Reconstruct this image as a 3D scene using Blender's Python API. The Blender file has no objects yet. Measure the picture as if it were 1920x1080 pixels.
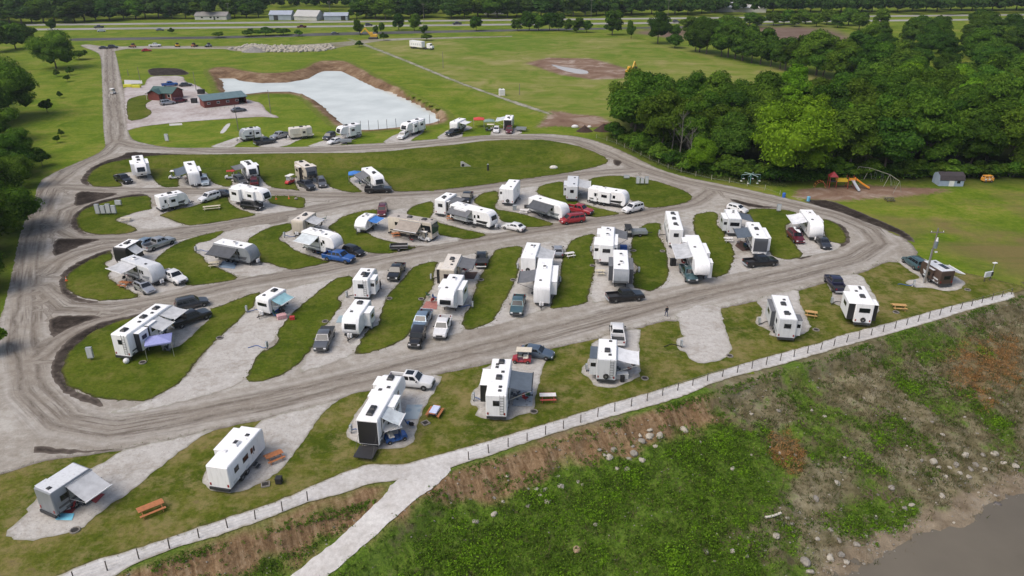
import bpy, bmesh, math, random
import numpy as np
from mathutils import Vector, Matrix, noise as mnoise
from mathutils.geometry import delaunay_2d_cdt
random.seed(7); rng = np.random.default_rng(7)
R = math.radians
SC = bpy.context.scene; COL = SC.collection

# ---------------------------------------------------------------- camera
F, YH, H = 1400.0, -115.0, 51.0
TH = math.atan((540 - YH) / F); CT, ST = math.cos(TH), math.sin(TH)
cam = bpy.data.cameras.new('camera'); camo = bpy.data.objects.new('camera', cam); COL.objects.link(camo)
cam.sensor_width = 36; cam.lens = F / 1920 * 36; cam.clip_start = .5; cam.clip_end = 4000
camo.location = (0, 0, H); camo.rotation_euler = (math.pi / 2 - TH, 0, 0); SC.camera = camo

# ---------------------------------------------------------------- sky, sun, exposure (overcast)
SUN_EL, SUN_AZ = R(56), R(235)      # azimuth clockwise from +Y
w = bpy.data.worlds.new('World'); SC.world = w; w.use_nodes = True
nt = w.node_tree; bg = nt.nodes['Background']
sky = nt.nodes.new('ShaderNodeTexSky'); sky.sky_type = 'NISHITA'; sky.sun_disc = False
sky.sun_elevation = SUN_EL; sky.sun_rotation = SUN_AZ; sky.air_density = 1.0; sky.dust_density = 5.0; sky.ozone_density = 1.0
nt.links.new(sky.outputs[0], bg.inputs[0]); bg.inputs[1].default_value = .15
sl = bpy.data.lights.new('sun', 'SUN'); sl.energy = 1.2; sl.angle = R(40); sl.color = (1, .96, .9)
so = bpy.data.objects.new('sun', sl); COL.objects.link(so)
d = Vector((math.sin(SUN_AZ) * math.cos(SUN_EL), math.cos(SUN_AZ) * math.cos(SUN_EL), math.sin(SUN_EL)))
so.rotation_euler = d.to_track_quat('Z', 'Y').to_euler(); so.location = (0, 0, 120)
SC.view_settings.view_transform = 'Standard'; SC.view_settings.look = 'None'
SC.view_settings.exposure = .15; SC.view_settings.gamma = 1; SC.view_settings.use_curve_mapping = False
SC.cycles.max_bounces = 5; SC.cycles.diffuse_bounces = 2; SC.cycles.transparent_max_bounces = 6
SC.cycles.use_denoising = True

# ---------------------------------------------------------------- helpers
def G(u, v, z=0.0):
    a = (u - 960) / F; b = (v - 540) / F; t = (H - z) / (ST + b * CT)
    return (a * t, (CT - b * ST) * t)
def GP(pts, z=0.0): return [G(u, v, z) for u, v in pts]

def tag(o, label=None, cat=None, group=None, kind=None):
    if label: o['label'] = label
    if cat: o['category'] = cat
    if group: o['group'] = group
    if kind: o['kind'] = kind
    return o
def empty(name, loc, rz=0, label=None, cat=None, group=None):
    o = bpy.data.objects.new(name, None); COL.objects.link(o); o.location = loc; o.rotation_euler = (0, 0, rz)
    o.empty_display_size = .2
    return tag(o, label, cat, group)
def link(name, me, parent=None, mat=None):
    o = bpy.data.objects.new(name, me); COL.objects.link(o)
    if parent: o.parent = parent
    if mat is not None:
        if len(me.materials) == 0: me.materials.append(None)
        o.material_slots[0].link = 'OBJECT'; o.material_slots[0].material = mat
    return o
def np_mesh(name, v, f, smooth=False):
    me = bpy.data.meshes.new(name); v = np.asarray(v, np.float32); f = np.asarray(f, np.int32)
    n, k = f.shape
    me.vertices.add(len(v)); me.vertices.foreach_set('co', v.ravel())
    me.loops.add(n * k); me.loops.foreach_set('vertex_index', f.ravel())
    me.polygons.add(n); me.polygons.foreach_set('loop_start', np.arange(0, n * k, k, dtype=np.int32))
    if smooth: me.polygons.foreach_set('use_smooth', np.ones(n, bool))
    me.update(); me.validate(); return me

class MB:
    """collects simple shapes for ONE mesh"""
    def __init__(s): s.v = []; s.f = []
    def add(s, vs, fs):
        o = len(s.v); s.v += [tuple(p) for p in vs]; s.f += [[i + o for i in q] for q in fs]; return s
    def box(s, x0, x1, y0, y1, z0, z1, ch=0.0):
        c = min(ch, (x1 - x0) / 2.2, (y1 - y0) / 2.2, (z1 - z0) / 1.2)
        if c <= 0:
            return s.add([(x0,y0,z0),(x1,y0,z0),(x1,y1,z0),(x0,y1,z0),(x0,y0,z1),(x1,y0,z1),(x1,y1,z1),(x0,y1,z1)],
                [[3,2,1,0],[4,5,6,7],[0,1,5,4],[1,2,6,5],[2,3,7,6],[3,0,4,7]])
        zc = z1 - c
        return s.add([(x0,y0,z0),(x1,y0,z0),(x1,y1,z0),(x0,y1,z0),(x0,y0,zc),(x1,y0,zc),(x1,y1,zc),(x0,y1,zc),
            (x0+c,y0+c,z1),(x1-c,y0+c,z1),(x1-c,y1-c,z1),(x0+c,y1-c,z1)],
            [[3,2,1,0],[0,1,5,4],[1,2,6,5],[2,3,7,6],[3,0,4,7],[4,5,9,8],[5,6,10,9],[6,7,11,10],[7,4,8,11],[8,9,10,11]])
    def cyl(s, p, q, r, r2=None, n=10, cap=True):
        p, q = Vector(p), Vector(q); r2 = r if r2 is None else r2
        ax = (q - p).normalized(); up = Vector((0, 0, 1)) if abs(ax.z) < .9 else Vector((1, 0, 0))
        a = ax.cross(up).normalized(); b = ax.cross(a)
        vs = []
        for c, rr in ((p, r), (q, r2)):
            for i in range(n):
                t = 2 * math.pi * i / n; vs.append(c + a * (rr * math.cos(t)) + b * (rr * math.sin(t)))
        fs = [[i, (i + 1) % n, n + (i + 1) % n, n + i] for i in range(n)]
        if cap: fs += [list(range(n))[::-1], list(range(n, 2 * n))]
        return s.add(vs, fs)
    def bar(s, p, q, w, h=None):
        h = h or w; p, q = Vector(p), Vector(q); ax = (q - p).normalized()
        up = Vector((0, 0, 1)) if abs(ax.z) < .95 else Vector((1, 0, 0))
        a = ax.cross(up).normalized() * w / 2; b = a.cross(ax).normalized() * h / 2
        return s.add([p - a - b, p + a - b, p + a + b, p - a + b, q - a - b, q + a - b, q + a + b, q - a + b],
            [[0,1,2,3],[7,6,5,4],[0,4,5,1],[1,5,6,2],[2,6,7,3],[3,7,4,0]])
    def loft(s, rings, cap=True):
        n = len(rings[0]); vs = [p for r in rings for p in r]; fs = []
        for k in range(len(rings) - 1):
            for i in range(n):
                j = (i + 1) % n; fs.append([k * n + i, k * n + j, (k + 1) * n + j, (k + 1) * n + i])
        if cap: fs += [list(range(n))[::-1], [(len(rings) - 1) * n + i for i in range(n)]]
        return s.add(vs, fs)
    def quad(s, a, b, c, d, t=.012):
        a, b, c, d = map(Vector, (a, b, c, d)); nn = (b - a).cross(d - a).normalized() * t
        return s.add([a, b, c, d, a + nn, b + nn, c + nn, d + nn], [[3,2,1,0],[4,5,6,7],[0,1,5,4],[1,2,6,5],[2,3,7,6],[3,0,4,7]])
    def mesh(s, name, smooth=False):
        me = bpy.data.meshes.new(name); me.from_pydata(s.v, [], s.f); 
        bm = bmesh.new(); bm.from_mesh(me); bmesh.ops.recalc_face_normals(bm, faces=bm.faces); bm.to_mesh(me); bm.free()
        if smooth:
            me.polygons.foreach_set('use_smooth', np.ones(len(me.polygons), bool)); me.set_sharp_from_angle(angle=R(38))
        return me
    def build(s, name, mat, parent=None, smooth=False):
        me = s.mesh(name, smooth); me.materials.append(mat)
        o = bpy.data.objects.new(name, me); COL.objects.link(o)
        if parent: o.parent = parent
        return o

# ---------------------------------------------------------------- materials
MATS = {}
def nodes(name):
    m = bpy.data.materials.new(name); m.use_nodes = True; t = m.node_tree
    return m, t, t.nodes['Principled BSDF']
def N(t, typ, **kw):
    n = t.nodes.new(typ)
    for k, v in kw.items():
        if k in n.inputs: n.inputs[k].default_value = v
        else: setattr(n, k, v)
    return n
def ramp(t, fac, stops, interp='LINEAR'):
    r = t.nodes.new('ShaderNodeValToRGB'); e = r.color_ramp.elements; r.color_ramp.interpolation = interp
    while len(e) < len(stops): e.new(.5)
    for q, (p, c) in zip(e, stops): q.position = p; q.color = (*c, 1) if len(c) == 3 else (c[0],) * 3 + (1,)
    t.links.new(fac, r.inputs[0]); return r.outputs[0]
def mixc(t, fac, a, b, mode='MIX'):
    n = t.nodes.new('ShaderNodeMix'); n.data_type = 'RGBA'; n.blend_type = mode
    for s_, x in ((0, fac), (6, a), (7, b)):
        if hasattr(x, 'links') or isinstance(x, bpy.types.NodeSocket): t.links.new(x, n.inputs[s_])
        elif s_ == 0: n.inputs[0].default_value = x
        else: n.inputs[s_].default_value = (*x, 1)
    return n.outputs[2]
def math_(t, op, a, b=None, clamp=False):
    n = t.nodes.new('ShaderNodeMath'); n.operation = op; n.use_clamp = clamp
    for i, x in enumerate((a, b)):
        if x is None: continue
        if isinstance(x, bpy.types.NodeSocket): t.links.new(x, n.inputs[i])
        else: n.inputs[i].default_value = x
    return n.outputs[0]
def noise_(t, vec, scale, detail=4, rough=.55, dist=0):
    n = N(t, 'ShaderNodeTexNoise'); n.inputs['Scale'].default_value = scale; n.inputs['Detail'].default_value = detail
    n.inputs['Roughness'].default_value = rough; n.inputs['Distortion'].default_value = dist
    if vec is not None: t.links.new(vec, n.inputs['Vector'])
    return n.outputs[0]
def attr(t, name):
    n = t.nodes.new('ShaderNodeAttribute'); n.attribute_name = name; return n
def mat(name, col, rough=.6, var=.12, scale=3., metal=0, spec=.5, coat=0, bump=0, emis=None):
    if name in MATS: return MATS[name]
    m, t, b = nodes(name); b.inputs['Roughness'].default_value = rough; b.inputs['Metallic'].default_value = metal
    b.inputs['Specular IOR Level'].default_value = spec; b.inputs['Coat Weight'].default_value = coat
    if var > 0:
        tc = t.nodes.new('ShaderNodeTexCoord')
        n1 = noise_(t, tc.outputs['Object'], scale, 5, .6)
        lo = tuple(c * (1 - var * 1.6) for c in col); hi = tuple(min(1, c * (1 + var)) for c in col)
        t.links.new(ramp(t, n1, [(.25, lo), (.55, col), (.8, hi)]), b.inputs['Base Color'])
        if bump:
            bp = t.nodes.new('ShaderNodeBump'); bp.inputs['Strength'].default_value = bump; bp.inputs['Distance'].default_value = .03
            t.links.new(noise_(t, tc.outputs['Object'], scale * 6, 4), bp.inputs['Height']); t.links.new(bp.outputs[0], b.inputs['Normal'])
    else: b.inputs['Base Color'].default_value = (*col, 1)
    MATS[name] = m; return m

def ground_mat(name, stops, sc1=.12, sc2=1.3, fine=.25, edge=None, edgew=.8, rough=.95, extra=None, bump=.3):
    """natural ground: broad patches x mottling x fine speckle, optional colour near the sheet's edge"""
    m, t, b = nodes(name); b.inputs['Roughness'].default_value = rough; b.inputs['Specular IOR Level'].default_value = .03
    P = t.nodes.new('ShaderNodeNewGeometry').outputs['Position']
    n1 = noise_(t, P, sc1, 5, .6); n2 = noise_(t, P, sc2, 5, .65); n3 = noise_(t, P, 9, 3, .7)
    f = math_(t, 'ADD', math_(t, 'MULTIPLY', n1, .62), math_(t, 'MULTIPLY', n2, .38))
    f = math_(t, 'ADD', math_(t, 'MULTIPLY', math_(t, 'SUBTRACT', f, .5), 1.9), .5, True)
    c = ramp(t, f, stops)
    n35 = noise_(t, P, 2.4, 3, .6)
    k = math_(t, 'ADD', math_(t, 'ADD', math_(t, 'MULTIPLY', math_(t, 'SUBTRACT', n3, .5), fine * 2.4), math_(t, 'MULTIPLY', math_(t, 'SUBTRACT', n35, .5), fine * 2.2)), 1.0)
    kk = t.nodes.new('ShaderNodeCombineColor')
    for i in range(3): t.links.new(k, kk.inputs[i])
    c = mixc(t, 1.0, c, kk.outputs[0], 'MULTIPLY')
    if edge is not None:
        e = attr(t, 'edge').outputs['Fac']
        e = math_(t, 'ADD', e, math_(t, 'MULTIPLY', math_(t, 'SUBTRACT', n2, .5), edgew * 2.2))
        e = math_(t, 'SUBTRACT', 1.0, math_(t, 'DIVIDE', e, edgew), True)
        c = mixc(t, e, c, edge)
    if extra: c = extra(t, c, P, n1, n2, n3)
    t.links.new(c, b.inputs['Base Color'])
    if bump:
        bp = t.nodes.new('ShaderNodeBump'); bp.inputs['Strength'].default_value = bump; bp.inputs['Distance'].default_value = .12
        t.links.new(n2 if bump < .2 else noise_(t, P, 5, 4, .7), bp.inputs['Height']); t.links.new(bp.outputs[0], b.inputs['Normal'])
    MATS[name] = m; return m

# ---------------------------------------------------------------- draped sheets traced on the ground
def inside(poly, pts):
    x, y = pts[:, 0], pts[:, 1]; r = np.zeros(len(pts), bool); P = np.asarray(poly); Q = np.roll(P, -1, 0)
    for (x0, y0), (x1, y1) in zip(P, Q):
        if y0 == y1: continue
        c = ((y0 > y) != (y1 > y)) & (x < (x1 - x0) * (y - y0) / (y1 - y0) + x0); r ^= c
    return r
def dist_line(pts, line, closed=False):
    A = np.asarray(line, float); B = np.roll(A, -1, 0) if closed else A[1:]; A = A if closed else A[:-1]
    best = np.full(len(pts), 1e9)
    for a, b in zip(A, B):
        ab = b - a; L = (ab ** 2).sum() + 1e-9
        tt = np.clip(((pts - a) @ ab) / L, 0, 1); best = np.minimum(best, np.hypot(*(pts - a - tt[:, None] * ab).T))
    return best
def chaikin(P, n=1):
    P = np.asarray(P, float)
    for _ in range(n):
        Q = np.roll(P, -1, 0); P = np.stack([P * .8 + Q * .2, P * .2 + Q * .8], 1).reshape(-1, 2)
    return P
def densify(P, step):
    out = []; Q = np.roll(P, -1, 0)
    for a, b in zip(P, Q):
        n = max(1, int(math.hypot(*(b - a)) / step)); out += [a + (b - a) * i / n for i in range(n)]
    return np.array(out)
def wob(P, amp, sc=.9, off=0.):
    d_ = np.roll(P, -1, 0) - np.roll(P, 1, 0); n = np.stack([-d_[:, 1], d_[:, 0]], 1); n /= np.linalg.norm(n, axis=1)[:, None] + 1e-9
    k = np.array([mnoise.noise((x * sc, y * sc, 3.1 + off)) * .8 + mnoise.noise((x * sc * 3.3, y * sc * 3.3, 9.)) * .8 for x, y in P])
    return P + n * (k * amp)[:, None]
def zflat(p): return np.zeros(len(p))
EDGES = []
def sheet(name, poly, z, mat_, step=.5, res=2.0, amp=.28, smooth=1, zf=zflat, flow=None, px=True, kind='structure', label=None, attrs=None):
    P = np.array(GP(poly) if px else poly)
    P = wob(densify(chaikin(P, smooth), step), amp)
    if name == 'lawn': EDGES.append((P, z, zf))
    lo, hi = P.min(0), P.max(0)
    gx, gy = np.meshgrid(np.arange(lo[0], hi[0], res), np.arange(lo[1], hi[1], res)); g = np.stack([gx.ravel(), gy.ravel()], 1)
    g += rng.uniform(-.2, .2, g.shape) * res; g = g[inside(P, g)]
    if len(g): g = g[dist_line(g, P, True) > max(res * .5, min(1.6, res * .8))]
    for off_ in (.45, 1.1):      # two inset rings so that wear along the edge stays narrow
        d0 = np.roll(P, -1, 0) - np.roll(P, 1, 0); n0 = np.stack([-d0[:, 1], d0[:, 0]], 1); n0 /= np.linalg.norm(n0, axis=1)[:, None] + 1e-9
        q0 = np.vstack([(P + n0 * off_)[::2], (P - n0 * off_)[::2]]); q0 = q0[inside(P, q0)]
        if len(q0): q0 = q0[dist_line(q0, P, True) > off_ * .8]
        if len(q0): g = np.vstack([g, q0]) if len(g) else q0
    n = len(P); allp = np.vstack([P, g]) if len(g) else P
    v, e, f, *_ = delaunay_2d_cdt([Vector(p) for p in allp], [(i, (i + 1) % n) for i in range(n)], [], 1, 1e-3)
    v = np.array([tuple(q) for q in v]); f = [q for q in f if len(q) == 3]
    me = np_mesh(name, np.column_stack([v, zf(v) + z]), f, True)
    # faces up
    if len(me.polygons) and me.polygons[0].normal.z < 0: me.flip_normals()
    a = me.attributes.new('edge', 'FLOAT', 'POINT'); a.data.foreach_set('value', dist_line(v, P, True).astype(np.float32)[:len(me.vertices)])
    if flow is not None:
        fl = np.zeros((len(v), 3), np.float32); best = np.full(len(v), 1e9)
        for line in flow:
            A = np.array(line); acc = 0.
            for p_, q_ in zip(A[:-1], A[1:]):
                ab = q_ - p_; L = np.hypot(*ab); u_ = ab / L; tt = np.clip((v - p_) @ u_, 0, L); dd = np.hypot(*(v - p_ - tt[:, None] * u_).T)
                k = dd < best; side = (v - p_) @ np.array([-u_[1], u_[0]])
                fl[k, 0] = (acc + ((v - p_) @ u_))[k]; fl[k, 1] = np.where(dd < abs(side) + .5, side, np.sign(side) * dd)[k]; best[k] = dd[k]; acc += L
        a = me.attributes.new('flow', 'FLOAT_VECTOR', 'POINT'); a.data.foreach_set('vector', fl.ravel())
    for k_, fn in (attrs or {}).items():
        a = me.attributes.new(k_, 'FLOAT', 'POINT'); a.data.foreach_set('value', fn(v).astype(np.float32))
    me.materials.append(mat_); o = bpy.data.objects.new(name, me); COL.objects.link(o); o['kind'] = kind
    if label: o['label'] = label
    return o
# ================================================================= ground materials
def gravel_extra(t, c, P, n1, n2, n3):
    fl = attr(t, 'flow').outputs['Vector']
    mp = N(t, 'ShaderNodeMapping'); mp.inputs['Scale'].default_value = (.035, .75, 1); t.links.new(fl, mp.inputs[0])
    s1 = noise_(t, mp.outputs[0], 1.0, 6, .6, .4)
    mp2 = N(t, 'ShaderNodeMapping'); mp2.inputs['Scale'].default_value = (.12, 2.6, 1); t.links.new(fl, mp2.inputs[0])
    s2 = noise_(t, mp2.outputs[0], 1.0, 4, .6)
    sep = t.nodes.new('ShaderNodeSeparateXYZ'); t.links.new(fl, sep.inputs[0])
    lat = math_(t, 'ABSOLUTE', sep.outputs[1])
    ins = math_(t, 'SUBTRACT', 1.0, math_(t, 'DIVIDE', math_(t, 'SUBTRACT', lat, 2.2), 2.0), True)   # inside the driven strip
    k = ramp(t, math_(t, 'ADD', math_(t, 'MULTIPLY', s1, .6), math_(t, 'MULTIPLY', n1, .4)), [(.42, (0,)), (.52, (.5,)), (.62, (1,))])
    c = mixc(t, math_(t, 'MULTIPLY', math_(t, 'MULTIPLY', k, ins), .78), c, (.2, .172, .14))
    k2 = ramp(t, s2, [(.47, (0,)), (.6, (1,))])
    c = mixc(t, math_(t, 'MULTIPLY', math_(t, 'MULTIPLY', math_(t, 'MULTIPLY', k2, ramp(t, n1, [(.4, (0,)), (.6, (1,))])), ins), .8), c, (.12, .1, .082))
    # wheel ruts either side of the middle
    rut = math_(t, 'SUBTRACT', 1.0, math_(t, 'DIVIDE', math_(t, 'ABSOLUTE', math_(t, 'SUBTRACT', lat, math_(t, 'ADD', 1.15, math_(t, 'MULTIPLY', math_(t, 'SUBTRACT', n1, .5), 3.)))), .5), True)
    c = mixc(t, math_(t, 'MULTIPLY', rut, math_(t, 'MULTIPLY', ramp(t, n2, [(.33, (.1,)), (.6, (1,))]), .9)), c, (.12, .1, .082))
    ridge = math_(t, 'SUBTRACT', 1.0, math_(t, 'DIVIDE', math_(t, 'ABSOLUTE', math_(t, 'SUBTRACT', lat, math_(t, 'ADD', 2.7, math_(t, 'MULTIPLY', math_(t, 'SUBTRACT', n1, .5), 2.)))), .8), True)
    c = mixc(t, math_(t, 'MULTIPLY', ridge, math_(t, 'MULTIPLY', n2, .9)), c, (.44, .42, .385))
    c = mixc(t, ramp(t, noise_(t, P, 4.5, 3, .6), [(.6, (0,)), (.72, (.5,))]), c, (.42, .4, .375))
    c = mixc(t, ramp(t, noise_(t, P, 3.1, 3, .6), [(.63, (0,)), (.72, (.6,))]), c, (.16, .14, .115))
    return c
M_ROAD = ground_mat('gravel_road', [(.3, (.24, .212, .178)), (.5, (.315, .29, .252)), (.7, (.41, .39, .352))], .09, .8, .16, edge=(.17, .15, .125), edgew=.7, extra=gravel_extra)
def pad_extra(t, c, P, n1, n2, n3):
    # thin spots with soil showing, dark scatter
    sp = noise_(t, P, 2.6, 3, .5)
    c = mixc(t, ramp(t, sp, [(.62, (0,)), (.74, (.55,))]), c, (.25, .235, .22))
    c = mixc(t, ramp(t, noise_(t, P, 7., 2, .5), [(.64, (0,)), (.7, (.7,))]), c, (.2, .19, .185))
    c = mixc(t, ramp(t, noise_(t, P, .45, 5, .7), [(.54, (0,)), (.68, (.55,))]), c, (.33, .3, .265))
    return mixc(t, ramp(t, n1, [(.52, (0,)), (.7, (.6,))]), c, (.3, .265, .23))
M_PAD = ground_mat('pale_gravel', [(.3, (.33, .305, .27)), (.5, (.435, .415, .385)), (.72, (.52, .51, .485))], .16, 1.1, .2, edge=(.3, .29, .24), edgew=.35, extra=pad_extra)
M_LOT = ground_mat('pinkish_gravel', [(.3, (.31, .27, .25)), (.5, (.42, .38, .365)), (.72, (.5, .48, .47))], .08, .7, .16, edge=(.25, .22, .19), edgew=.8)
M_PATH = ground_mat('path_gravel', [(.3, (.42, .40, .375)), (.5, (.49, .475, .455)), (.72, (.56, .55, .53))], .2, 1.6, .2, edge=(.3, .28, .22), edgew=.3)
M_SOIL = ground_mat('dark_soil', [(.3, (.022, .018, .015)), (.5, (.038, .031, .026)), (.72, (.075, .062, .052))], .25, 1.2, .3, edge=(.12, .1, .085), edgew=.5)
def lawn_extra(t, c, P, n1, n2, n3):
    n4 = noise_(t, P, .28, 8, .75, 0); n5 = noise_(t, P, 3.5, 4, .7)
    c = mixc(t, ramp(t, n4, [(.51, (0,)), (.64, (.8,))]), c, (.122, .13, .026))
    c = mixc(t, ramp(t, noise_(t, P, .7, 6, .7), [(.6, (0,)), (.7, (.4,))]), c, (.15, .125, .06))
    c = mixc(t, ramp(t, n4, [(.3, (.75,)), (.44, (0,))]), c, (.036, .068, .006))
    return mixc(t, ramp(t, n5, [(.58, (0,)), (.75, (.5,))]), c, (.16, .15, .075))
M_LAWN = ground_mat('lawn_grass', [(.3, (.045, .072, .006)), (.46, (.068, .097, .008)), (.58, (.09, .112, .013)), (.74, (.135, .13, .032))], .06, .8, .42, edge=(.055, .05, .022), edgew=.42, extra=lawn_extra)
def lawn2_extra(t, c, P, n1, n2, n3):
    n4 = noise_(t, P, .4, 8, .78, 0)
    c = mixc(t, ramp(t, n4, [(.48, (0,)), (.62, (.8,))]), c, (.21, .175, .075))
    return mixc(t, ramp(t, n2, [(.62, (0,)), (.72, (.6,))]), c, (.13, .1, .055))
M_LAWN2 = ground_mat('dry_patched_lawn', [(.3, (.048, .072, .007)), (.46, (.08, .1, .012)), (.58, (.12, .122, .026)), (.72, (.185, .155, .058))], .12, .9, .4, edge=(.075, .068, .028), edgew=.4, extra=lawn2_extra)

# ================================================================= river bank geometry
P0 = np.array([-7.0, 63.6]); DT = np.array([.8968, .4424]); DN = np.array([.4424, -.8968])
RAMP = [(835, 868, 0.), (800, 893, 0.), (757, 925, -.3), (705, 975, -.8), (655, 1020, -1.35), (600, 1065, -1.9), (540, 1115, -2.5), (480, 1170, -3.1)]
RW = np.array([(*G(u, v, z), z) for u, v, z in RAMP])
def fbm(p, sc, o=4, seed=0.):
    return np.array([mnoise.fractal((x * sc, y * sc, seed), 1.0, 2.0, o) for x, y in p])
def bank_z(p, rough=True):
    p = np.asarray(p, float); s = (p - P0) @ DN; tt = (p - P0) @ DT
    if rough:
        s = s + fbm(p, .13, 3, 2.) * np.clip(s / 3, 0, 1) * 1.1
    z = np.interp(s, [-5, .5, 1.1, 2.7, 5.5, 11, 17, 22.5, 25, 30, 70], [0, 0, -.15, -1.55, -2.2, -3.6, -5.1, -6.55, -7.02, -8, -9])
    if rough: z = z - np.abs(fbm(np.column_stack([tt, s * .25]), .35, 3, 15.)) * np.clip((s - .8) / 1.5, 0, 1) * np.clip((9 - s) / 4, 0, 1) * .8 + fbm(p, .5, 4, 7.) * np.clip((s - .8) / 2, 0, 1) * .5 * np.clip((26 - s) / 3, .1, 1)
    best = np.full(len(p), 1e9); zr = np.zeros(len(p))
    for a, b in zip(RW[:-1], RW[1:]):
        ab = (b - a)[:2]; k = np.clip(((p - a[:2]) @ ab) / (ab @ ab), 0, 1); dd = np.hypot(*(p - a[:2] - k[:, None] * ab).T)
        m_ = dd < best; best[m_] = dd[m_]; zr[m_] = (a[2] + (b[2] - a[2]) * k)[m_]
    w_ = np.clip(1 - (best - 1.7) / 2.6, 0, 1); w_ = w_ * w_ * (3 - 2 * w_)
    return np.where(s > .2, z * (1 - w_) + zr * w_, z)
def GB(u, v):
    z = 0.
    for _ in range(14): x, y = G(u, v, z); z = .5 * z + .5 * float(bank_z([(x, y)])[0])
    return (x, y, float(bank_z([(x, y)])[0]))
def proj(p3):
    x, y, z = p3[:, 0], p3[:, 1], p3[:, 2] - H
    d_ = y * CT - z * ST; up = y * ST + z * CT
    return np.column_stack([960 + F * x / d_, 540 - F * up / d_])
def pxmask(p3, poly, soft):
    q = proj(p3); dd = dist_line(q, poly, True); return np.clip(.5 + np.where(inside(poly, q), dd, -dd) / soft, 0, 1)

def build_bank():
    ts = np.arange(-42, 150, .55); ss = np.concatenate([np.arange(-3, 28, .42), np.arange(28, 62, 2.)])
    T, S = np.meshgrid(ts, ss, indexing='ij'); p = P0 + T.reshape(-1, 1) * DT + S.reshape(-1, 1) * DN
    z = bank_z(p); z = np.where(S.ravel() < .3, -.06, z)
    nt_, ns_ = T.shape; i = np.arange(nt_ * ns_).reshape(nt_, ns_)
    f = np.stack([i[:-1, :-1], i[1:, :-1], i[1:, 1:], i[:-1, 1:]], -1).reshape(-1, 4)
    p3 = np.column_stack([p, z]); me = np_mesh('river_bank', p3, f, True)
    if me.polygons[0].normal.z < 0: me.flip_normals()
    s, tt = S.ravel(), T.ravel(); n = fbm(p, .25, 4, 5.); n2 = fbm(p, .07, 3, 8.)
    cut = np.clip((s - .4) / .5, 0, 1) * np.clip((4.2 - s + n * 2.2) / 1.2, 0, 1) * np.clip((40 - tt + n2 * 40) / 12, 0, 1)
    cut = np.maximum(cut, pxmask(p3, [(560, 950), (650, 905), (735, 905), (700, 950), (640, 1000), (560, 1070), (330, 1085), (220, 1085), (420, 1005)], 25) * np.clip(.75 + n, 0, 1))
    cut = np.maximum(cut, pxmask(p3, [(880, 870), (1000, 830), (1100, 800), (1250, 760), (1290, 790), (1200, 820), (1080, 850), (960, 880), (860, 905), (760, 960), (690, 1020), (800, 920)], 22) * np.clip(.8 + n, 0, 1))
    sand = np.clip((s - 22.3 + n * 2.5) / 1., 0, 1) * np.clip((tt - 25) / 8, 0, 1)
    rust = np.maximum(pxmask(p3, [(1440, 815), (1480, 805), (1510, 850), (1500, 895), (1470, 880), (1440, 850)], 12), pxmask(p3, [(1770, 670), (1830, 640), (1905, 640), (1910, 710), (1850, 760), (1790, 720)], 40) * .8) * np.clip(.7 + n, 0, 1)
    lush = np.clip(.45 + n2 * 1.5 + (42 - tt) / 60, 0, 1)
    lush = np.maximum(lush, pxmask(p3, [(1000, 870), (1300, 800), (1430, 800), (1500, 880), (1450, 960), (1330, 1030), (1100, 1090), (650, 1090), (800, 960)], 60))
    for k, a_ in (('cut', cut), ('sand', sand), ('rust', rust), ('lush', lush)):
        a = me.attributes.new(k, 'FLOAT', 'POINT'); a.data.foreach_set('value', a_.astype(np.float32))
    m, t, b = nodes('bank_earth'); b.inputs['Roughness'].default_value = .95; b.inputs['Specular IOR Level'].default_value = .03
    P = t.nodes.new('ShaderNodeNewGeometry').outputs['Position']
    n1 = noise_(t, P, .5, 6, .65); n2_ = noise_(t, P, 3., 5, .7); n3 = noise_(t, P, 11, 3, .7)
    dry = ramp(t, n1, [(.35, (.1, .09, .045)), (.5, (.165, .145, .085)), (.65, (.25, .225, .15))])
    green = ramp(t, n2_, [(.36, (.045, .09, .007)), (.5, (.08, .15, .013)), (.64, (.13, .195, .026))])
    lu = math_(t, 'ADD', attr(t, 'lush').outputs['Fac'], math_(t, 'MULTIPLY', math_(t, 'SUBTRACT', n1, .5), 2.2))
    c = mixc(t, ramp(t, lu, [(.38, (0,)), (.72, (.92,))]), dry, green)
    c = mixc(t, attr(t, 'rust').outputs['Fac'], c, ramp(t, n2_, [(.3, (.13, .075, .03)), (.7, (.24, .15, .07))]))
    dotv = t.nodes.new('ShaderNodeVectorMath'); dotv.operation = 'DOT_PRODUCT'; t.links.new(P, dotv.inputs[0]); dotv.inputs[1].default_value = (DT[0], DT[1], 0)
    dotn = t.nodes.new('ShaderNodeVectorMath'); dotn.operation = 'DOT_PRODUCT'; t.links.new(P, dotn.inputs[0]); dotn.inputs[1].default_value = (DN[0], DN[1], 0)
    cv = t.nodes.new('ShaderNodeCombineXYZ'); t.links.new(math_(t, 'MULTIPLY', dotv.outputs['Value'], 1.6), cv.inputs[0]); t.links.new(math_(t, 'MULTIPLY', dotn.outputs['Value'], .3), cv.inputs[1])
    nst = noise_(t, cv.outputs[0], 1., 6, .65, .5)
    brown = ramp(t, math_(t, 'ADD', math_(t, 'MULTIPLY', nst, .6), math_(t, 'MULTIPLY', n2_, .4)), [(.34, (.09, .055, .03)), (.46, (.18, .115, .062)), (.56, (.27, .185, .108)), (.68, (.36, .28, .19))])
    c = mixc(t, attr(t, 'cut').outputs['Fac'], c, brown)
    c = mixc(t, attr(t, 'sand').outputs['Fac'], c, ramp(t, n1, [(.35, (.16, .125, .085)), (.6, (.25, .205, .145)), (.75, (.3, .26, .2))]))
    k = t.nodes.new('ShaderNodeCombineColor'); kv = math_(t, 'ADD', math_(t, 'MULTIPLY', math_(t, 'SUBTRACT', n3, .5), .9), 1.)
    for q in range(3): t.links.new(kv, k.inputs[q])
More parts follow.
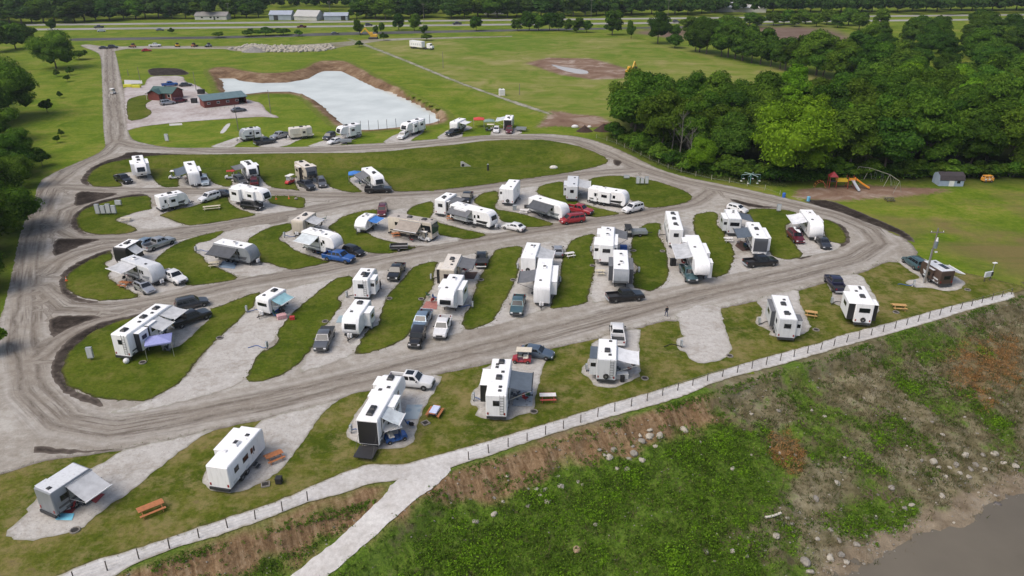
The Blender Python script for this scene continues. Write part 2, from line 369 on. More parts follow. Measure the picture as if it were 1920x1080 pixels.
    t.links.new(mixc(t, 1., c, k.outputs[0], 'MULTIPLY'), b.inputs['Base Color'])
    bp = t.nodes.new('ShaderNodeBump'); bp.inputs['Strength'].default_value = .7; bp.inputs['Distance'].default_value = .2
    t.links.new(n2_, bp.inputs['Height']); t.links.new(bp.outputs[0], b.inputs['Normal'])
    me.materials.append(m); o = bpy.data.objects.new('river_bank', me); COL.objects.link(o); o['kind'] = 'structure'
    return p3, s, tt, cut, sand, rust, lush
BANK = build_bank()

def water_mat(name, col, rough, scale, strength, deep=None):
    m, t, b = nodes(name); b.inputs['Roughness'].default_value = rough; b.inputs['IOR'].default_value = 1.33
    P = t.nodes.new('ShaderNodeNewGeometry').outputs['Position']
    n1 = noise_(t, P, .08, 4, .6)
    t.links.new(ramp(t, n1, [(.3, tuple(c * .85 for c in col)), (.7, tuple(c * 1.1 for c in col))]), b.inputs['Base Color'])
    bp = t.nodes.new('ShaderNodeBump'); bp.inputs['Strength'].default_value = strength; bp.inputs['Distance'].default_value = .05
    t.links.new(noise_(t, P, scale, 3, .6), bp.inputs['Height']); t.links.new(bp.outputs[0], b.inputs['Normal'])
    return m
me = MB(); a_, b_ = P0 + DT * -80 + DN * 21, P0 + DT * 260 + DN * 21; c_, d_ = P0 + DT * 260 + DN * 130, P0 + DT * -80 + DN * 130
me.add([(*a_, -7), (*b_, -7), (*c_, -7), (*d_, -7)], [[0, 1, 2, 3]])
o = me.build('river_water', water_mat('muddy_water', (.14, .122, .092), .14, 1.6, .12)); o['kind'] = 'structure'

# ================================================================= pond
POND = [(405,147),(442,147),(453,152),(487,156),(537,155),(578,148),(595,137),(607,133),(640,133),(665,145),(707,165),(740,174),(790,197),(822,216),(829,226),(817,232),(783,236),(742,241),(700,244.5),(677,246),(655,240),(637,233),(620,220),(608,205),(582,187),(562,176),(545,172),(500,172.5),(463,177),(425,178.5),(418,174),(415,167),(413,155)]
RIM = [(378,131),(400,125),(432,124),(455,129),(490,136),(530,135),(565,128),(580,118),(600,113),(640,112),(662,116),(690,131),(720,147),(750,160),(790,182),(840,206),(856,220),(846,231),(818,237),(783,241),(742,246),(700,249.5),(668,251),(640,246),(618,237),(598,222),(580,203),(563,187),(545,178),(500,177.5),(463,181),(424,182.5),(408,181),(396,172),(392,155)]
POW = np.array(GP(POND, -1.6)); RIW = np.array(GP(RIM))
def pond_z(v):
    dr = np.maximum(dist_line(v, RIW, True) - 4.3, 0); dw = dist_line(v, POW, True); inw = inside(POW, v)
    t_ = dr / (dr + dw + 1e-6); z = np.where(inw, -1.6 - np.clip(dw * .3, 0, 1.2), -1.6 * t_)
    return z + .05
def pond_extra(t, c, P, n1, n2, n3):
    e = attr(t, 'edge').outputs['Fac']
    return mixc(t, math_(t, 'MULTIPLY', ramp(t, math_(t, 'ADD', math_(t, 'MULTIPLY', e, .1), math_(t, 'MULTIPLY', n1, .25)), [(.28, (1,)), (.42, (0,))]), .95), c, ramp(t, n2, [(.35, (.085, .13, .012)), (.65, (.15, .17, .035))]))
M_PBANK = ground_mat('pond_clay', [(.3, (.115, .07, .04)), (.5, (.185, .12, .072)), (.7, (.29, .215, .14))], .1, .5, .3, extra=pond_extra)
sheet('pond_bank', RIM, 0, M_PBANK, step=1.2, res=2.2, amp=.5, zf=pond_z)
mw = water_mat('pond_water_milky', (.64, .67, .63), .06, .35, .012)
o = sheet('pond_water', [(p[0], p[1]) for p in np.array(POW) + (np.array(POW) - np.array(POW).mean(0)) * .035], -1.6, mw, px=False, step=3, res=8, amp=0, smooth=0)

# ================================================================= the wide ground sheet
def hill(p):
    y = p[:, 1]; x = p[:, 0]
    return np.clip((y - 640) / 500, 0, 1) ** 1.3 * 75 + np.clip((-x - 330) / 220, 0, 1) * np.clip((y - 330) / 300, 0, 1) * 22
D_ISL = [(162,338),(173,320),(198,307),(240,298),(282,293),(307,290.5),(460,289),(503,288),(603,287),(670,287),(740,283),(767,279),(850,272),(900,265),(950,262),(1020,262),(1077,272),(1110,283),(1135,295),(1141,302),(1135,308),(1110,315),(1060,325),(1010,332),(967,338),(900,348),(817,357),(750,360),(737,358),(728,345),(720,337),(690,322),(670,328),(652,337),(670,352),(682,361),(653,361),(620,352),(612,345),(603,338),(587,333),(553,332),(550,338),(562,358),(557,357),(513,353),(500,347),(492,338),(487,330),(453,327),(432,333),(437,345),(430,352),(400,345),(390,333),(382,323),(340,330),(334,338),(337,351),(307,352),(292,342),(283,328),(273,323),(243,323),(215,327),(213,332),(230,347),(228,351),(190,351),(170,348)]
DITCH = np.array(GP([(215, 309), (330, 303), (450, 302), (560, 303), (690, 303), (790, 304), (870, 302), (960, 298), (1050, 296)]))
DISW = np.array(GP(D_ISL))
def ditch_z(v):
    dd = dist_line(v, DITCH); ed = dist_line(v, DISW, True)
    return -1.7 * np.exp(-(dd / 4.6) ** 2) * np.clip((ed - 3.2) / 4, 0, 1)
def build_ground():
    xs = np.concatenate([np.arange(-1500, -330, 45.), np.arange(-330, 330, 2.6), np.arange(330, 1500, 45.)])
    ys = np.concatenate([np.arange(-120, 36, 12.), np.arange(36, 470, 2.6), np.arange(470, 1900, 22.)])
    X, Y = np.meshgrid(xs, ys, indexing='ij'); p = np.column_stack([X.ravel(), Y.ravel()])
    z = hill(p); nx, ny = X.shape; i = np.arange(nx * ny).reshape(nx, ny)
    f = np.stack([i[:-1, :-1], i[1:, :-1], i[1:, 1:], i[:-1, 1:]], -1).reshape(-1, 4)
    s = (p - P0) @ DN; kill = (s > -.2)
    inr = inside(RIW, p); ind = inside(DISW, p) & (dist_line(p, DISW, True) > .3)
    kf = kill[f].any(1) | inr[f].all(1) | ind[f].all(1)
    # east of the fence the bank keeps going, so keep the near land only north of it
    f = f[~kf]; me = np_mesh('ground', np.column_stack([p, z]), f, True)
    if me.polygons[0].normal.z < 0: me.flip_normals()
    def zone(poly, soft):
        W = np.array(GP(poly)); dd = dist_line(p, W, True); return np.clip(.5 + np.where(inside(W, p), dd, -dd) / soft, 0, 1)
    field = zone([(660, 80), (760, 70), (960, 66), (1180, 74), (1300, 92), (1450, 122), (1640, 160), (1700, 190), (1500, 230), (1200, 235), (1000, 205), (850, 150)], 18)
    dirt = np.maximum.reduce([zone([(985, 118), (1030, 108), (1110, 110), (1160, 124), (1190, 135), (1170, 147), (1110, 149), (1050, 140)], 8),
        zone([(1035, 206), (1075, 214), (1125, 218), (1150, 235), (1100, 240), (1040, 236), (1005, 240), (1025, 220)], 5),
        zone([(1490, 355), (1600, 345), (1740, 352), (1800, 358), (1700, 368), (1560, 378), (1490, 372)], 4) * .9])
    brown = np.maximum.reduce([zone([(1400, 48), (1560, 54), (1640, 90), (1700, 110), (1560, 105), (1430, 68)], 12), zone([(1190, 62), (1240, 48), (1300, 50), (1280, 75)], 8)])
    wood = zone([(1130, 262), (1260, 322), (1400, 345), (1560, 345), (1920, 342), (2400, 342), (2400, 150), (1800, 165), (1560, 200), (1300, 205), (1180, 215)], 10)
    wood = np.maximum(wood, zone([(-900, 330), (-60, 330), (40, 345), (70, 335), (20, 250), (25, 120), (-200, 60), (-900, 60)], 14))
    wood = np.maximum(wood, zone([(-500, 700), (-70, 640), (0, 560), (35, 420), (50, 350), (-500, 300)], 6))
    east = zone([(1600, 385), (1730, 360), (2100, 345), (2300, 420), (1950, 540), (1760, 470)], 14)
    road = np.zeros(len(p))
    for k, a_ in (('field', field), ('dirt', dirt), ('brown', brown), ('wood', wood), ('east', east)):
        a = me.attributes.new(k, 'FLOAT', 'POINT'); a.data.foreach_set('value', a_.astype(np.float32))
    m, t, b = nodes('wide_grass'); b.inputs['Roughness'].default_value = .95; b.inputs['Specular IOR Level'].default_value = .03
    P = t.nodes.new('ShaderNodeNewGeometry').outputs['Position']
    n0 = noise_(t, P, .013, 5, .6, .6); n1 = noise_(t, P, .09, 6, .65, .8); n2 = noise_(t, P, .9, 5, .7); n3 = noise_(t, P, 6, 3, .7)
    mow = N(t, 'ShaderNodeMapping'); mow.inputs['Scale'].default_value = (.02, .3, 1); mow.inputs['Rotation'].default_value = (0, 0, .5); t.links.new(P, mow.inputs[0])
    n4 = noise_(t, mow.outputs[0], 1., 5, .65)
    f1 = math_(t, 'ADD', math_(t, 'MULTIPLY', math_(t, 'ADD', math_(t, 'MULTIPLY', n1, .6), math_(t, 'MULTIPLY', n2, .4)), 1.8), -.4)
    c = ramp(t, f1, [(.32, (.08, .135, .01)), (.48, (.125, .175, .017)), (.6, (.165, .195, .028)), (.75, (.215, .2, .055))])
    fc = ramp(t, math_(t, 'ADD', math_(t, 'MULTIPLY', math_(t, 'ADD', math_(t, 'MULTIPLY', n0, .5), math_(t, 'MULTIPLY', n1, .5)), 1.6), -.3), [(.34, (.1, .165, .016)), (.48, (.165, .195, .038)), (.6, (.225, .22, .07)), (.74, (.3, .26, .125))])
    c = mixc(t, attr(t, 'field').outputs['Fac'], c, fc)
    c = mixc(t, math_(t, 'MULTIPLY', attr(t, 'east').outputs['Fac'], ramp(t, noise_(t, P, .045, 4, .6), [(.42, (0,)), (.56, (.85,))])), c, (.165, .125, .055))
    c = mixc(t, ramp(t, n4, [(.5, (0,)), (.64, (.3,))]), c, (.06, .11, .01))
    dc = ramp(t, n1, [(.3, (.13, .075, .05)), (.5, (.21, .14, .1)), (.68, (.36, .3, .25))])
    dm = math_(t, 'ADD', attr(t, 'dirt').outputs['Fac'], math_(t, 'MULTIPLY', math_(t, 'SUBTRACT', n2, .5), 1.3))
    c = mixc(t, ramp(t, dm, [(.3, (0,)), (.65, (1,))]), c, dc)
    c = mixc(t, attr(t, 'brown').outputs['Fac'], c, ramp(t, n1, [(.3, (.12, .08, .06)), (.7, (.19, .14, .11))]))
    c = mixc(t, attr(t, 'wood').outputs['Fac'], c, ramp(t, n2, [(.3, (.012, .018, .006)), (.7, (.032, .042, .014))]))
    k = t.nodes.new('ShaderNodeCombineColor'); kv = math_(t, 'ADD', math_(t, 'MULTIPLY', math_(t, 'SUBTRACT', n3, .5), .7), 1.)
    for q in range(3): t.links.new(kv, k.inputs[q])
    t.links.new(mixc(t, 1., c, k.outputs[0], 'MULTIPLY'), b.inputs['Base Color'])
    bp = t.nodes.new('ShaderNodeBump'); bp.inputs['Strength'].default_value = .4; bp.inputs['Distance'].default_value = .3
    t.links.new(n2, bp.inputs['Height']); t.links.new(bp.outputs[0], b.inputs['Normal'])
    me.materials.append(m); o = bpy.data.objects.new('ground', me); COL.objects.link(o); o['kind'] = 'structure'
build_ground()
tag(sheet('lawn', D_ISL, .07, M_LAWN, res=1.7, zf=ditch_z), kind='structure')

# ================================================================= roads
FLOW = [GP(l) for l in (
 [(207,60),(205,90),(207,150),(215,220),(217,265),(190,290),(130,320),(95,350),(75,400),(60,460),(50,540),(45,640),(60,730),(120,790),(210,805),(330,785),(500,752),(700,705),(900,655),(1100,605),(1300,555),(1480,515),(1600,485),(1650,455),(1630,430),(1570,405),(1500,388),(1400,365),(1280,340),(1200,315),(1130,285),(1080,265),(1000,257),(900,258),(760,273),(600,281),(400,283),(260,275),(217,265)],
 [(110,350),(150,352),(230,357),(350,358),(480,360),(600,366),(700,366),(850,358),(1000,338),(1100,325),(1200,318)],
 [(110,430),(125,395),(160,378),(200,366),(260,360)],
 [(100,420),(150,445),(250,443),(400,425),(500,408),(600,390),(700,372)],
 [(90,510),(110,490),(140,475),(190,462),(300,450),(420,432),(520,412)],
 [(80,540),(120,575),(200,580),(300,565),(450,530),(600,505),(750,475),(900,448),(1050,425),(1200,402),(1300,380),(1330,360)],
 [(75,670),(110,640),(150,615),(200,600),(300,580)])]
RMAIN = [(250,264),(290,273),(323,277),(373,277.5),(420,276.5),(570,275.5),(637,272),(712,268.5),(775,264),(867,257),(920,253),(1000,251),(1027,251),(1077,255),(1110,262),(1143,273),(1177,288),(1210,305),(1243,320),(1280,331),(1360,347),(1410,357),(1460,368),(1510,380),(1543,387),(1577,397),(1610,408),(1643,422),(1668,436),(1692,445),(1713,460),(1722,478),(1700,491),(1683,493),(1663,491),(1613,514),(1547,531),(1500,545),(1413,567),(1353,579),(1300,590),(1272,602),(1243,603),(1200,616),(1110,638),(1030,655),(910,685),(857,695),(807,706),(703,733),(667,736),(633,752),(600,765),(497,786),(407,806),(300,831),(233,845),(150,856),(70,868),(30,882),(-30,900),(-120,930),(-160,860),(-100,760),(-40,690),(3,593),(20,527),(40,427),(62,385),(73,340),(105,322),(140,307),(180,290),(198,277),(196,262),(193,230),(192,167),(190,117),(187,102),(177,96),(147,85),(165,83),(190,86.5),(213,88),(330,88.5),(430,90),(430,92),(330,91),(214,92),(220,113),(227,147),(233,173),(237,187),(238,230),(241,250)]
def road_z(v): return np.where(inside(DISW, v) & (dist_line(v, DISW, True) > .8), ditch_z(v) - .25, 0.)
sheet('gravel_road', RMAIN, .03, M_ROAD, step=.6, res=1.1, amp=.22, flow=FLOW, zf=road_z)
LOT = [(231,162),(270,162),(275,150),(283,143),(343,142),(347,153),(370,160),(387,173),(397,181),(430,184),(463,186),(493,195),(500,210),(530,222),(487,219),(430,223),(370,227),(303,233),(262,238),(236,246),(236,230),(232,190)]
sheet('gravel_lot', LOT, .054, M_LOT, step=1.2, res=4, amp=.35)

# lawns between the roads
ISL = [
 [(143,413),(150,398),(168,388),(202,378),(243,369),(283,367),(284,388),(287,392),(260,397),(235,405),(215,412),(227,417),(243,422),(260,431),(243,438),(210,440),(173,440),(153,433),(145,423)],
 [(298,405),(310,399),(333,392),(360,388),(382,380),(402,373),(427,368),(430,380),(440,388),(453,394),(463,397),(483,403),(460,408),(410,417),(360,423),(352,423),(330,417),(310,408)],
 [(500,373),(502,368),(527,367),(560,369),(573,372),(572,388),(565,392),(527,386),(507,382)],
 [(128,513),(157,493),(187,480),(208,470),(212,486),(197,493),(200,500),(213,503),(200,520),(227,537),(267,557),(233,562),(187,565),(150,558),(127,545),(123,530)],
 [(290,487),(320,463),(353,448),(417,432),(420,435),(400,450),(367,457),(363,470),(383,483),(387,493),(427,510),(450,523),(400,532),(353,537),(347,527),(313,507),(293,500)],
 [(460,452),(500,427),(547,417),(547,433),(530,438),(523,449),(538,457),(552,470),(577,478),(610,489),(620,492),(593,498),(547,507),(527,502),(505,494),(488,492),(487,475),(477,462)],
 [(613,428),(627,418),(643,405),(680,396),(705,392),(722,403),(690,405),(670,420),(665,432),(692,437),(702,445),(730,453),(753,458),(783,464),(760,470),(723,477),(693,475),(682,472),(647,462),(640,447),(630,436)],
 [(760,400),(777,385),(813,376),(814,402),(803,408),(820,417),(843,423),(868,430),(917,440),(893,448),(877,449),(843,445),(822,441),(812,428),(780,410)],
 [(885,378),(902,363),(935,357),(935,377),(928,385),(930,393),(960,397),(1000,407),(1020,413),(1042,422),(1003,427),(983,426),(965,420),(940,416),(932,400),(905,390)],
 [(1003,362),(1015,347),(1058,339),(1057,360),(1063,372),(1080,371),(1083,380),(1112,388),(1140,395),(1167,401),(1120,408),(1103,406),(1090,400),(1060,385),(1030,372)],
 [(1103,348),(1105,335),(1137,330),(1170,330),(1203,335),(1230,340),(1262,350),(1288,360),(1299,370),(1292,378),(1270,385),(1220,391),(1205,386),(1187,378),(1175,370),(1130,355)],
 [(115,693),(123,670),(143,647),(173,623),(213,605),(247,597),(290,580),(340,570),(393,580),(417,573),(467,553),(490,548),(480,560),(477,577),(463,583),(450,600),(400,643),(367,680),(340,718),(320,728),(277,753),(233,752),(187,748),(143,733),(123,720)],
 [(660,516),(627,523),(605,540),(577,563),(553,583),(533,605),(518,623),(523,633),(520,643),(503,657),(493,657),(480,670),(459,718),(483,718),(533,703),(563,680),(585,653),(607,615),(620,600),(633,583),(642,570),(633,560),(645,547),(662,538)],
 [(823,488),(777,498),(752,528),(727,553),(717,580),(713,593),(712,607),(690,620),(677,638),(667,657),(665,665),(690,663),(740,647),(763,632),(778,612),(787,597),(790,580),(800,553),(813,540),(814,507)],
 [(930,467),(980,460),(977,480),(967,493),(973,503),(970,520),(950,560),(930,593),(920,607),(873,622),(867,607),(870,590),(880,580),(887,560),(893,533),(907,507),(920,483)],
 [(1073,448),(1117,437),(1108,460),(1110,477),(1117,493),(1113,520),(1103,553),(1102,570),(1040,580),(1030,577),(1040,550),(1053,527),(1050,513),(1053,493),(1060,470)],
 [(1207,420),(1237,417),(1240,430),(1232,440),(1247,460),(1255,510),(1247,533),(1220,548),(1203,543),(1187,540),(1188,517),(1197,503),(1183,487),(1182,460),(1187,443)],
 [(1298,403),(1337,396),(1348,403),(1343,417),(1347,427),(1360,432),(1360,447),(1373,460),(1378,480),(1367,513),(1337,523),(1327,507),(1330,490),(1318,465),(1302,440)],
 [(1397,393),(1437,391),(1490,396),(1500,410),(1485,417),(1473,424),(1473,433),(1490,458),(1495,468),(1507,475),(1503,483),(1477,488),(1453,483),(1443,475),(1430,450),(1407,412)],
 [(1540,410),(1560,415),(1573,423),(1585,440),(1587,453),(1578,458),(1553,453),(1545,438)]]
for P in ISL: sheet('lawn', P, .07, M_LAWN, res=1.8)
sheet('lawn', [(243,185),(267,178),(285,180),(290,186),(273,195),(275,203),(284,208),(285,214),(270,223),(241,228),(237,210),(238,190)], .07, M_LAWN, step=1, res=3)
SLAWN = [(-160,960),(-80,905),(0,890),(38,877),(70,865),(117,854),(233,840),(407,801),(497,780),(600,760),(667,732),(703,729),(807,702),(910,681),(1030,651),(1110,634),(1200,612),(1243,599),(1272,598),(1353,575),(1413,562),(1500,541),(1547,527),(1613,510),(1663,486),(1750,500),(1850,520),(1930,540),(1905,549),(1860,558),(1780,575),(1700,598),(1630,616),(1580,629),(1530,646),(1480,659),(1435,671),(1347,698),(1257,726),(1140,759),(1040,791),(940,821),(873,841),(807,858),(757,873),(690,871),(640,888),(567,921),(500,948),(400,981),(333,1004),(253,1031),(167,1054),(110,1081),(-40,1130),(-160,1160)]
sheet('lawn', SLAWN, .012, M_LAWN2, res=2.0, amp=.12)
# gravel pads between the lawns
PADS = [[(243,323),(275,318),(290,340),(310,353),(228,352),(213,330)],[(336,330),(382,320),(400,343),(430,353),(335,353)],[(432,330),(487,326),(500,347),(520,354),(425,354)],[(550,332),(600,330),(620,350),(640,358),(560,358)],[(650,337),(670,325),(720,335),(738,360),(682,362)],
 [(215,412),(285,388),(355,368),(430,362),(405,375),(330,395),(298,403),(330,418),(352,424),(262,432),(240,420)],[(430,375),(505,375),(527,387),(566,393),(480,404),(440,388)],
 [(197,490),(260,468),(350,447),(415,434),(350,452),(318,465),(290,490),(300,505),(345,525),(354,538),(268,558),(200,520)],[(365,458),(425,433),(500,419),(512,424),(460,452),(488,492),(546,507),(452,523),(385,490),(362,470)],
 [(525,445),(548,420),(600,407),(662,397),(640,407),(615,428),(640,450),(650,463),(692,476),(622,492),(550,470)],[(665,432),(690,410),(730,396),(772,386),(762,400),(820,430),(876,450),(786,465),(700,446)],
 [(800,405),(815,376),(860,367),(902,363),(885,380),(935,405),(983,427),(918,441),(845,424)],[(928,385),(937,360),(1013,347),(1003,362),(1060,385),(1102,407),(1044,423),(960,397)],[(1060,362),(1060,339),(1105,334),(1110,350),(1180,375),(1213,390),(1168,402),(1085,380)],
 [(195,775),(277,755),(340,718),(400,644),(465,583),(478,560),(545,540),(650,517),(605,541),(550,585),(522,630),(495,657),(460,720),(330,758),(250,775)],
 [(555,700),(585,655),(645,560),(665,516),(775,498),(725,555),(712,610),(665,665),(600,690)],[(763,634),(813,540),(823,488),(928,468),(893,530),(868,600),(873,622),(820,638)],[(875,622),(930,595),(970,520),(980,460),(1072,448),(1053,500),(1040,555),(1030,578),(950,606)],
 [(1103,570),(1115,500),(1110,450),(1120,437),(1207,420),(1185,445),(1190,510),(1188,540),(1218,548),(1150,562)],[(1222,547),(1250,520),(1245,450),(1237,417),(1298,403),(1305,440),(1330,490),(1337,523)],[(1338,523),(1370,500),(1360,440),(1347,402),(1395,392),(1410,420),(1445,475),(1480,488),(1420,505)],[(1478,487),(1500,470),(1475,425),(1490,400),(1535,402),(1548,440),(1578,458),(1570,470),(1520,480)]]
SPADS = [[(407,804),(380,817),(290,883),(247,920),(200,953),(147,997),(43,1017),(5,1003),(53,963),(50,953),(105,900),(187,872),(225,848),(235,842),(320,825)],
 [(493,786),(560,770),(640,748),(610,768),(590,797),(567,830),(533,877),(500,903),(457,920),(423,927),(380,912),(383,882),(440,830),(480,800)],
 [(700,729),(810,703),(832,708),(800,757),(782,797),(773,838),(703,845),(662,829),(647,818),(660,788),(690,745)],
 [(908,684),(1030,653),(1025,672),(1015,700),(1007,733),(1003,758),(1000,773),(977,777),(950,790),(890,783),(898,763),(880,760),(885,732),(900,725)],
 [(1112,637),(1202,613),(1198,643),(1197,668),(1203,703),(1180,717),(1147,728),(1113,725),(1107,710),(1092,702),(1090,687),(1102,680)],
 [(1272,600),(1278,627),(1282,632),(1267,637),(1270,657),(1287,662),(1293,675),(1313,682),(1347,678),(1363,668),(1373,657),(1360,615),(1352,590),(1353,574),(1310,570),(1262,588)],
 [(1415,563),(1428,577),(1428,593),(1417,595),(1418,610),(1442,620),(1443,630),(1483,638),(1523,618),(1510,592),(1497,560),(1498,543),(1450,550)],
 [(1547,529),(1563,552),(1557,562),(1563,570),(1583,578),(1592,592),(1603,600),(1630,602),(1653,578),(1630,537),(1613,514),(1580,515)],
 [(1680,489),(1703,507),(1730,522),(1693,527),(1713,540),(1742,540),(1775,548),(1800,543),(1812,532),(1793,518),(1723,480),(1700,480)],
 [(390,276.5),(420,266),(445,257),(490,250),(498,256),(470,262),(448,268),(438,277)],[(477,276),(503,263),(540,255),(587,250),(590,253),(562,262),(533,276)],[(570,276),(603,265),(620,257),(670,248),(680,255),(662,262),(637,273)],[(713,270),(740,252),(790,238),(797,247),(770,263),(773,266)],[(813,262),(842,242),(875,235),(888,240),(867,248),(868,258)],[(918,255),(923,243),(967,238),(983,252)]]
for P in PADS + SPADS: sheet('gravel_pad', P, .054, M_PAD, res=2.2, amp=.25)
sheet('gravel_pad', [(296,660),(335,652),(370,622),(398,592),(392,572),(350,560),(318,575)], .085, M_PAD, res=2.2, amp=.25)
sheet('concrete_slab', [(317,232),(341,231),(342,234.5),(318,236)], .03, mat('concrete', (.5, .49, .47), .8, .1, 1.), amp=.02, smooth=0)
sheet('concrete_walk', [(411,250),(424,233),(432,231),(431,236),(420,250)], .03, mat('concrete', (.5, .49, .47)), amp=.1)
# dark soil rims and triangles
SOIL = [[(240,284.5),(300,287.5),(360,289.5),(300,292),(282,294),(240,300),(198,309),(173,322),(165,338),(168,349),(156,346),(150,338),(165,318),(195,302),(225,294)],
 [(143,358),(188,361),(227,363),(193,373),(160,383),(138,388)],[(102,448),(135,447),(193,449),(160,458),(127,472),(98,483)],[(90,592),(200,592),(150,607),(122,620),(95,637)],
 [(132,417),(140,400),(165,384),(200,373),(260,363),(283,366),(243,372),(202,381),(168,392),(152,402),(146,415),(150,428),(160,438),(180,443),(150,438),(138,430)],
 [(110,530),(118,510),(140,495),(175,478),(208,467),(210,473),(187,484),(157,497),(133,513),(127,530),(130,547),(150,560),(190,567),(160,569),(130,561),(114,548)],
 [(95,693),(103,665),(120,645),(150,622),(190,604),(250,592),(290,578),(292,583),(250,600),(213,608),(175,627),(146,650),(127,673),(119,700),(128,722),(150,736),(190,751),(195,765),(160,755),(120,738),(100,715)],
 [(67,835),(117,842),(183,845),(235,841),(150,850),(65,852)],[(1368,372),(1423,385),(1467,390),(1412,390),(1372,378)],[(1150,298),(1168,303),(1160,312),(1150,308)],
 [(1500,374),(1560,376),(1610,397),(1660,418),(1700,436),(1719,456),(1700,450),(1680,438),(1650,427),(1610,412),(1577,399),(1530,386)],
 [(1556,413),(1580,422),(1593,438),(1594,455),(1578,464),(1560,460),(1578,457),(1585,450),(1583,440),(1572,426)],[(1490,484),(1506,474),(1528,478),(1505,487)],
 [(275,131),(290,127.5),(338,128),(357,138),(345,141),(310,141),(283,143)]]
for P in SOIL: sheet('dark_soil', P, .042, M_SOIL, res=2.0, amp=.3)
# fence path with its branch down the bank
PATH = [(1900,546),(1860,557),(1780,574),(1700,597),(1630,615),(1580,628),(1530,645),(1480,658),(1435,670),(1347,697),(1257,725),(1140,758),(1040,790),(940,820),(873,840),(807,857),(757,872),(690,870),(640,887),(567,920),(500,947),(400,980),(333,1003),(253,1030),(167,1053),(110,1080),(0,1120),(60,1160),(217,1080),(233,1067),(300,1037),(400,1007),(500,973),(580,940),(640,927),(690,907),(743,902),(820,893),(837,880),(873,867),(923,853),(1007,823),(1073,803),(1140,783),(1273,747),(1350,713),(1480,680),(1580,650),(1680,623),(1780,593),(1847,573),(1903,560)]
sheet('gravel_path', PATH, .03, M_PATH, res=1.6, amp=.16)
def ramp_path():
    c = RW.copy(); d_ = np.gradient(c[:, :2], axis=0); n = np.stack([-d_[:, 1], d_[:, 0]], 1); n /= np.linalg.norm(n, axis=1)[:, None]
    hw = np.array([1.2, 1.9, 1.6, 1.4, 1.35, 1.4, 1.4, 1.4])[:, None]; A = c[:, :2] + n * hw; B = (c[:, :2] - n * hw)[::-1]
    return np.vstack([A, B])
M_PATH2 = ground_mat('ramp_gravel', [(.3, (.42, .40, .375)), (.5, (.49, .475, .455)), (.72, (.56, .55, .53))], .2, 1.6, .2)
sheet('gravel_path', ramp_path(), .06, M_PATH2, px=False, step=.4, res=.8, amp=.2, zf=lambda v: np.minimum(bank_z(v, False) + .02, 0.))
# far roads: frontage road, highway with two carriageways, field lane
M_ASPH = ground_mat('asphalt', [(.3, (.07, .07, .072)), (.7, (.12, .12, .12))], .02, .3, .1)
M_CONC = ground_mat('pale_concrete', [(.3, (.25, .245, .23)), (.7, (.34, .33, .31))], .02, .3, .1)
sheet('frontage_road', [(130,72),(200,71),(450,67.5),(640,60.5),(900,56),(1250,50),(1500,44),(1500,46),(1250,53),(900,60),(640,66),(450,72),(200,75.5),(130,77)], .03, M_ASPH, step=6, res=20, amp=.2)
def carriageway(a, b):
    """far highway carriageway: straight strip with painted edge lines"""
    sheet('highway', [a[0], a[1], b[1], b[0]], .03, M_CONC, step=8, res=20, amp=0, smooth=0)
carriageway([(-700, 61.5), (-700, 65)], [(2600, 27.5), (2600, 30.2)])
carriageway([(-700, 53), (-700, 56.2)], [(2600, 19.3), (2600, 21.8)])
M_LANE = ground_mat('pale_two_track', [(.3, (.15, .165, .08)), (.5, (.26, .25, .2)), (.7, (.36, .34, .3))], .15, 1.1, .2, edge=(.12, .15, .04), edgew=.6)
sheet('field_lane', [(648,72),(664,74),(760,111),(860,152.5),(940,181),(1000,200.5),(1040,214),(1030,215),(985,202.5),(930,181.8),(850,153.5),(750,111.5),(655,75.5)], .035, M_LANE, step=1.5, res=3, amp=.4)
M_YARD = ground_mat('dusty_yard', [(.3, (.17, .16, .09)), (.5, (.25, .235, .19)), (.7, (.33, .31, .28))], .04, .4, .2)
sheet('gravel_yard', [(205,87.5),(300,86),(430,87),(560,84),(640,79),(700,73),(960,67),(960,69.5),(720,75.5),(640,88),(600,97),(440,97),(420,91),(300,89.5),(205,90.5)], .02, M_YARD, step=3, res=8, amp=.8)
sheet('dirt_patch', [(1030,120),(1060,126),(1100,132),(1105,138),(1085,139),(1055,132)], .03, mat('standing_water', (.5,.46,.43), .15, .05), step=2, res=6, amp=.4)
# ================================================================= caravans and motorhomes
def rvpaint(name, col, streak=.09, rough=.35):
    if name in MATS: return MATS[name]
    m, t, b = nodes(name); b.inputs['Roughness'].default_value = rough
    tc = t.nodes.new('ShaderNodeTexCoord'); oi = t.nodes.new('ShaderNodeObjectInfo')
    mp = N(t, 'ShaderNodeMapping'); mp.inputs['Scale'].default_value = (2.2, 2.2, .35)
    va = t.nodes.new('ShaderNodeVectorMath'); va.operation = 'ADD'; t.links.new(tc.outputs['Object'], va.inputs[0]); t.links.new(oi.outputs['Random'], va.inputs[1])
    t.links.new(va.outputs[0], mp.inputs[0]); n = noise_(t, mp.outputs[0], 1.6, 6, .65)
    t.links.new(ramp(t, n, [(.3, tuple(c * (1 - streak * 2) for c in col)), (.5, col), (.75, tuple(min(.9, c * 1.03) for c in col))]), b.inputs['Base Color'])
    MATS[name] = m; return m
WHITE = rvpaint('white_gelcoat', (.82, .825, .83), .07); CREAM = rvpaint('cream_gelcoat', (.66, .62, .54)); GREY = rvpaint('grey_gelcoat', (.23, .25, .27))
LGREY = rvpaint('pale_grey_gelcoat', (.58, .6, .62)); DGREY = rvpaint('charcoal_gelcoat', (.07, .075, .085)); BEIGE = rvpaint('beige_gelcoat', (.5, .45, .37)); BLACKP = rvpaint('black_gelcoat', (.02, .02, .022))
BROWNP = rvpaint('dark_brown_gelcoat', (.075, .05, .04))
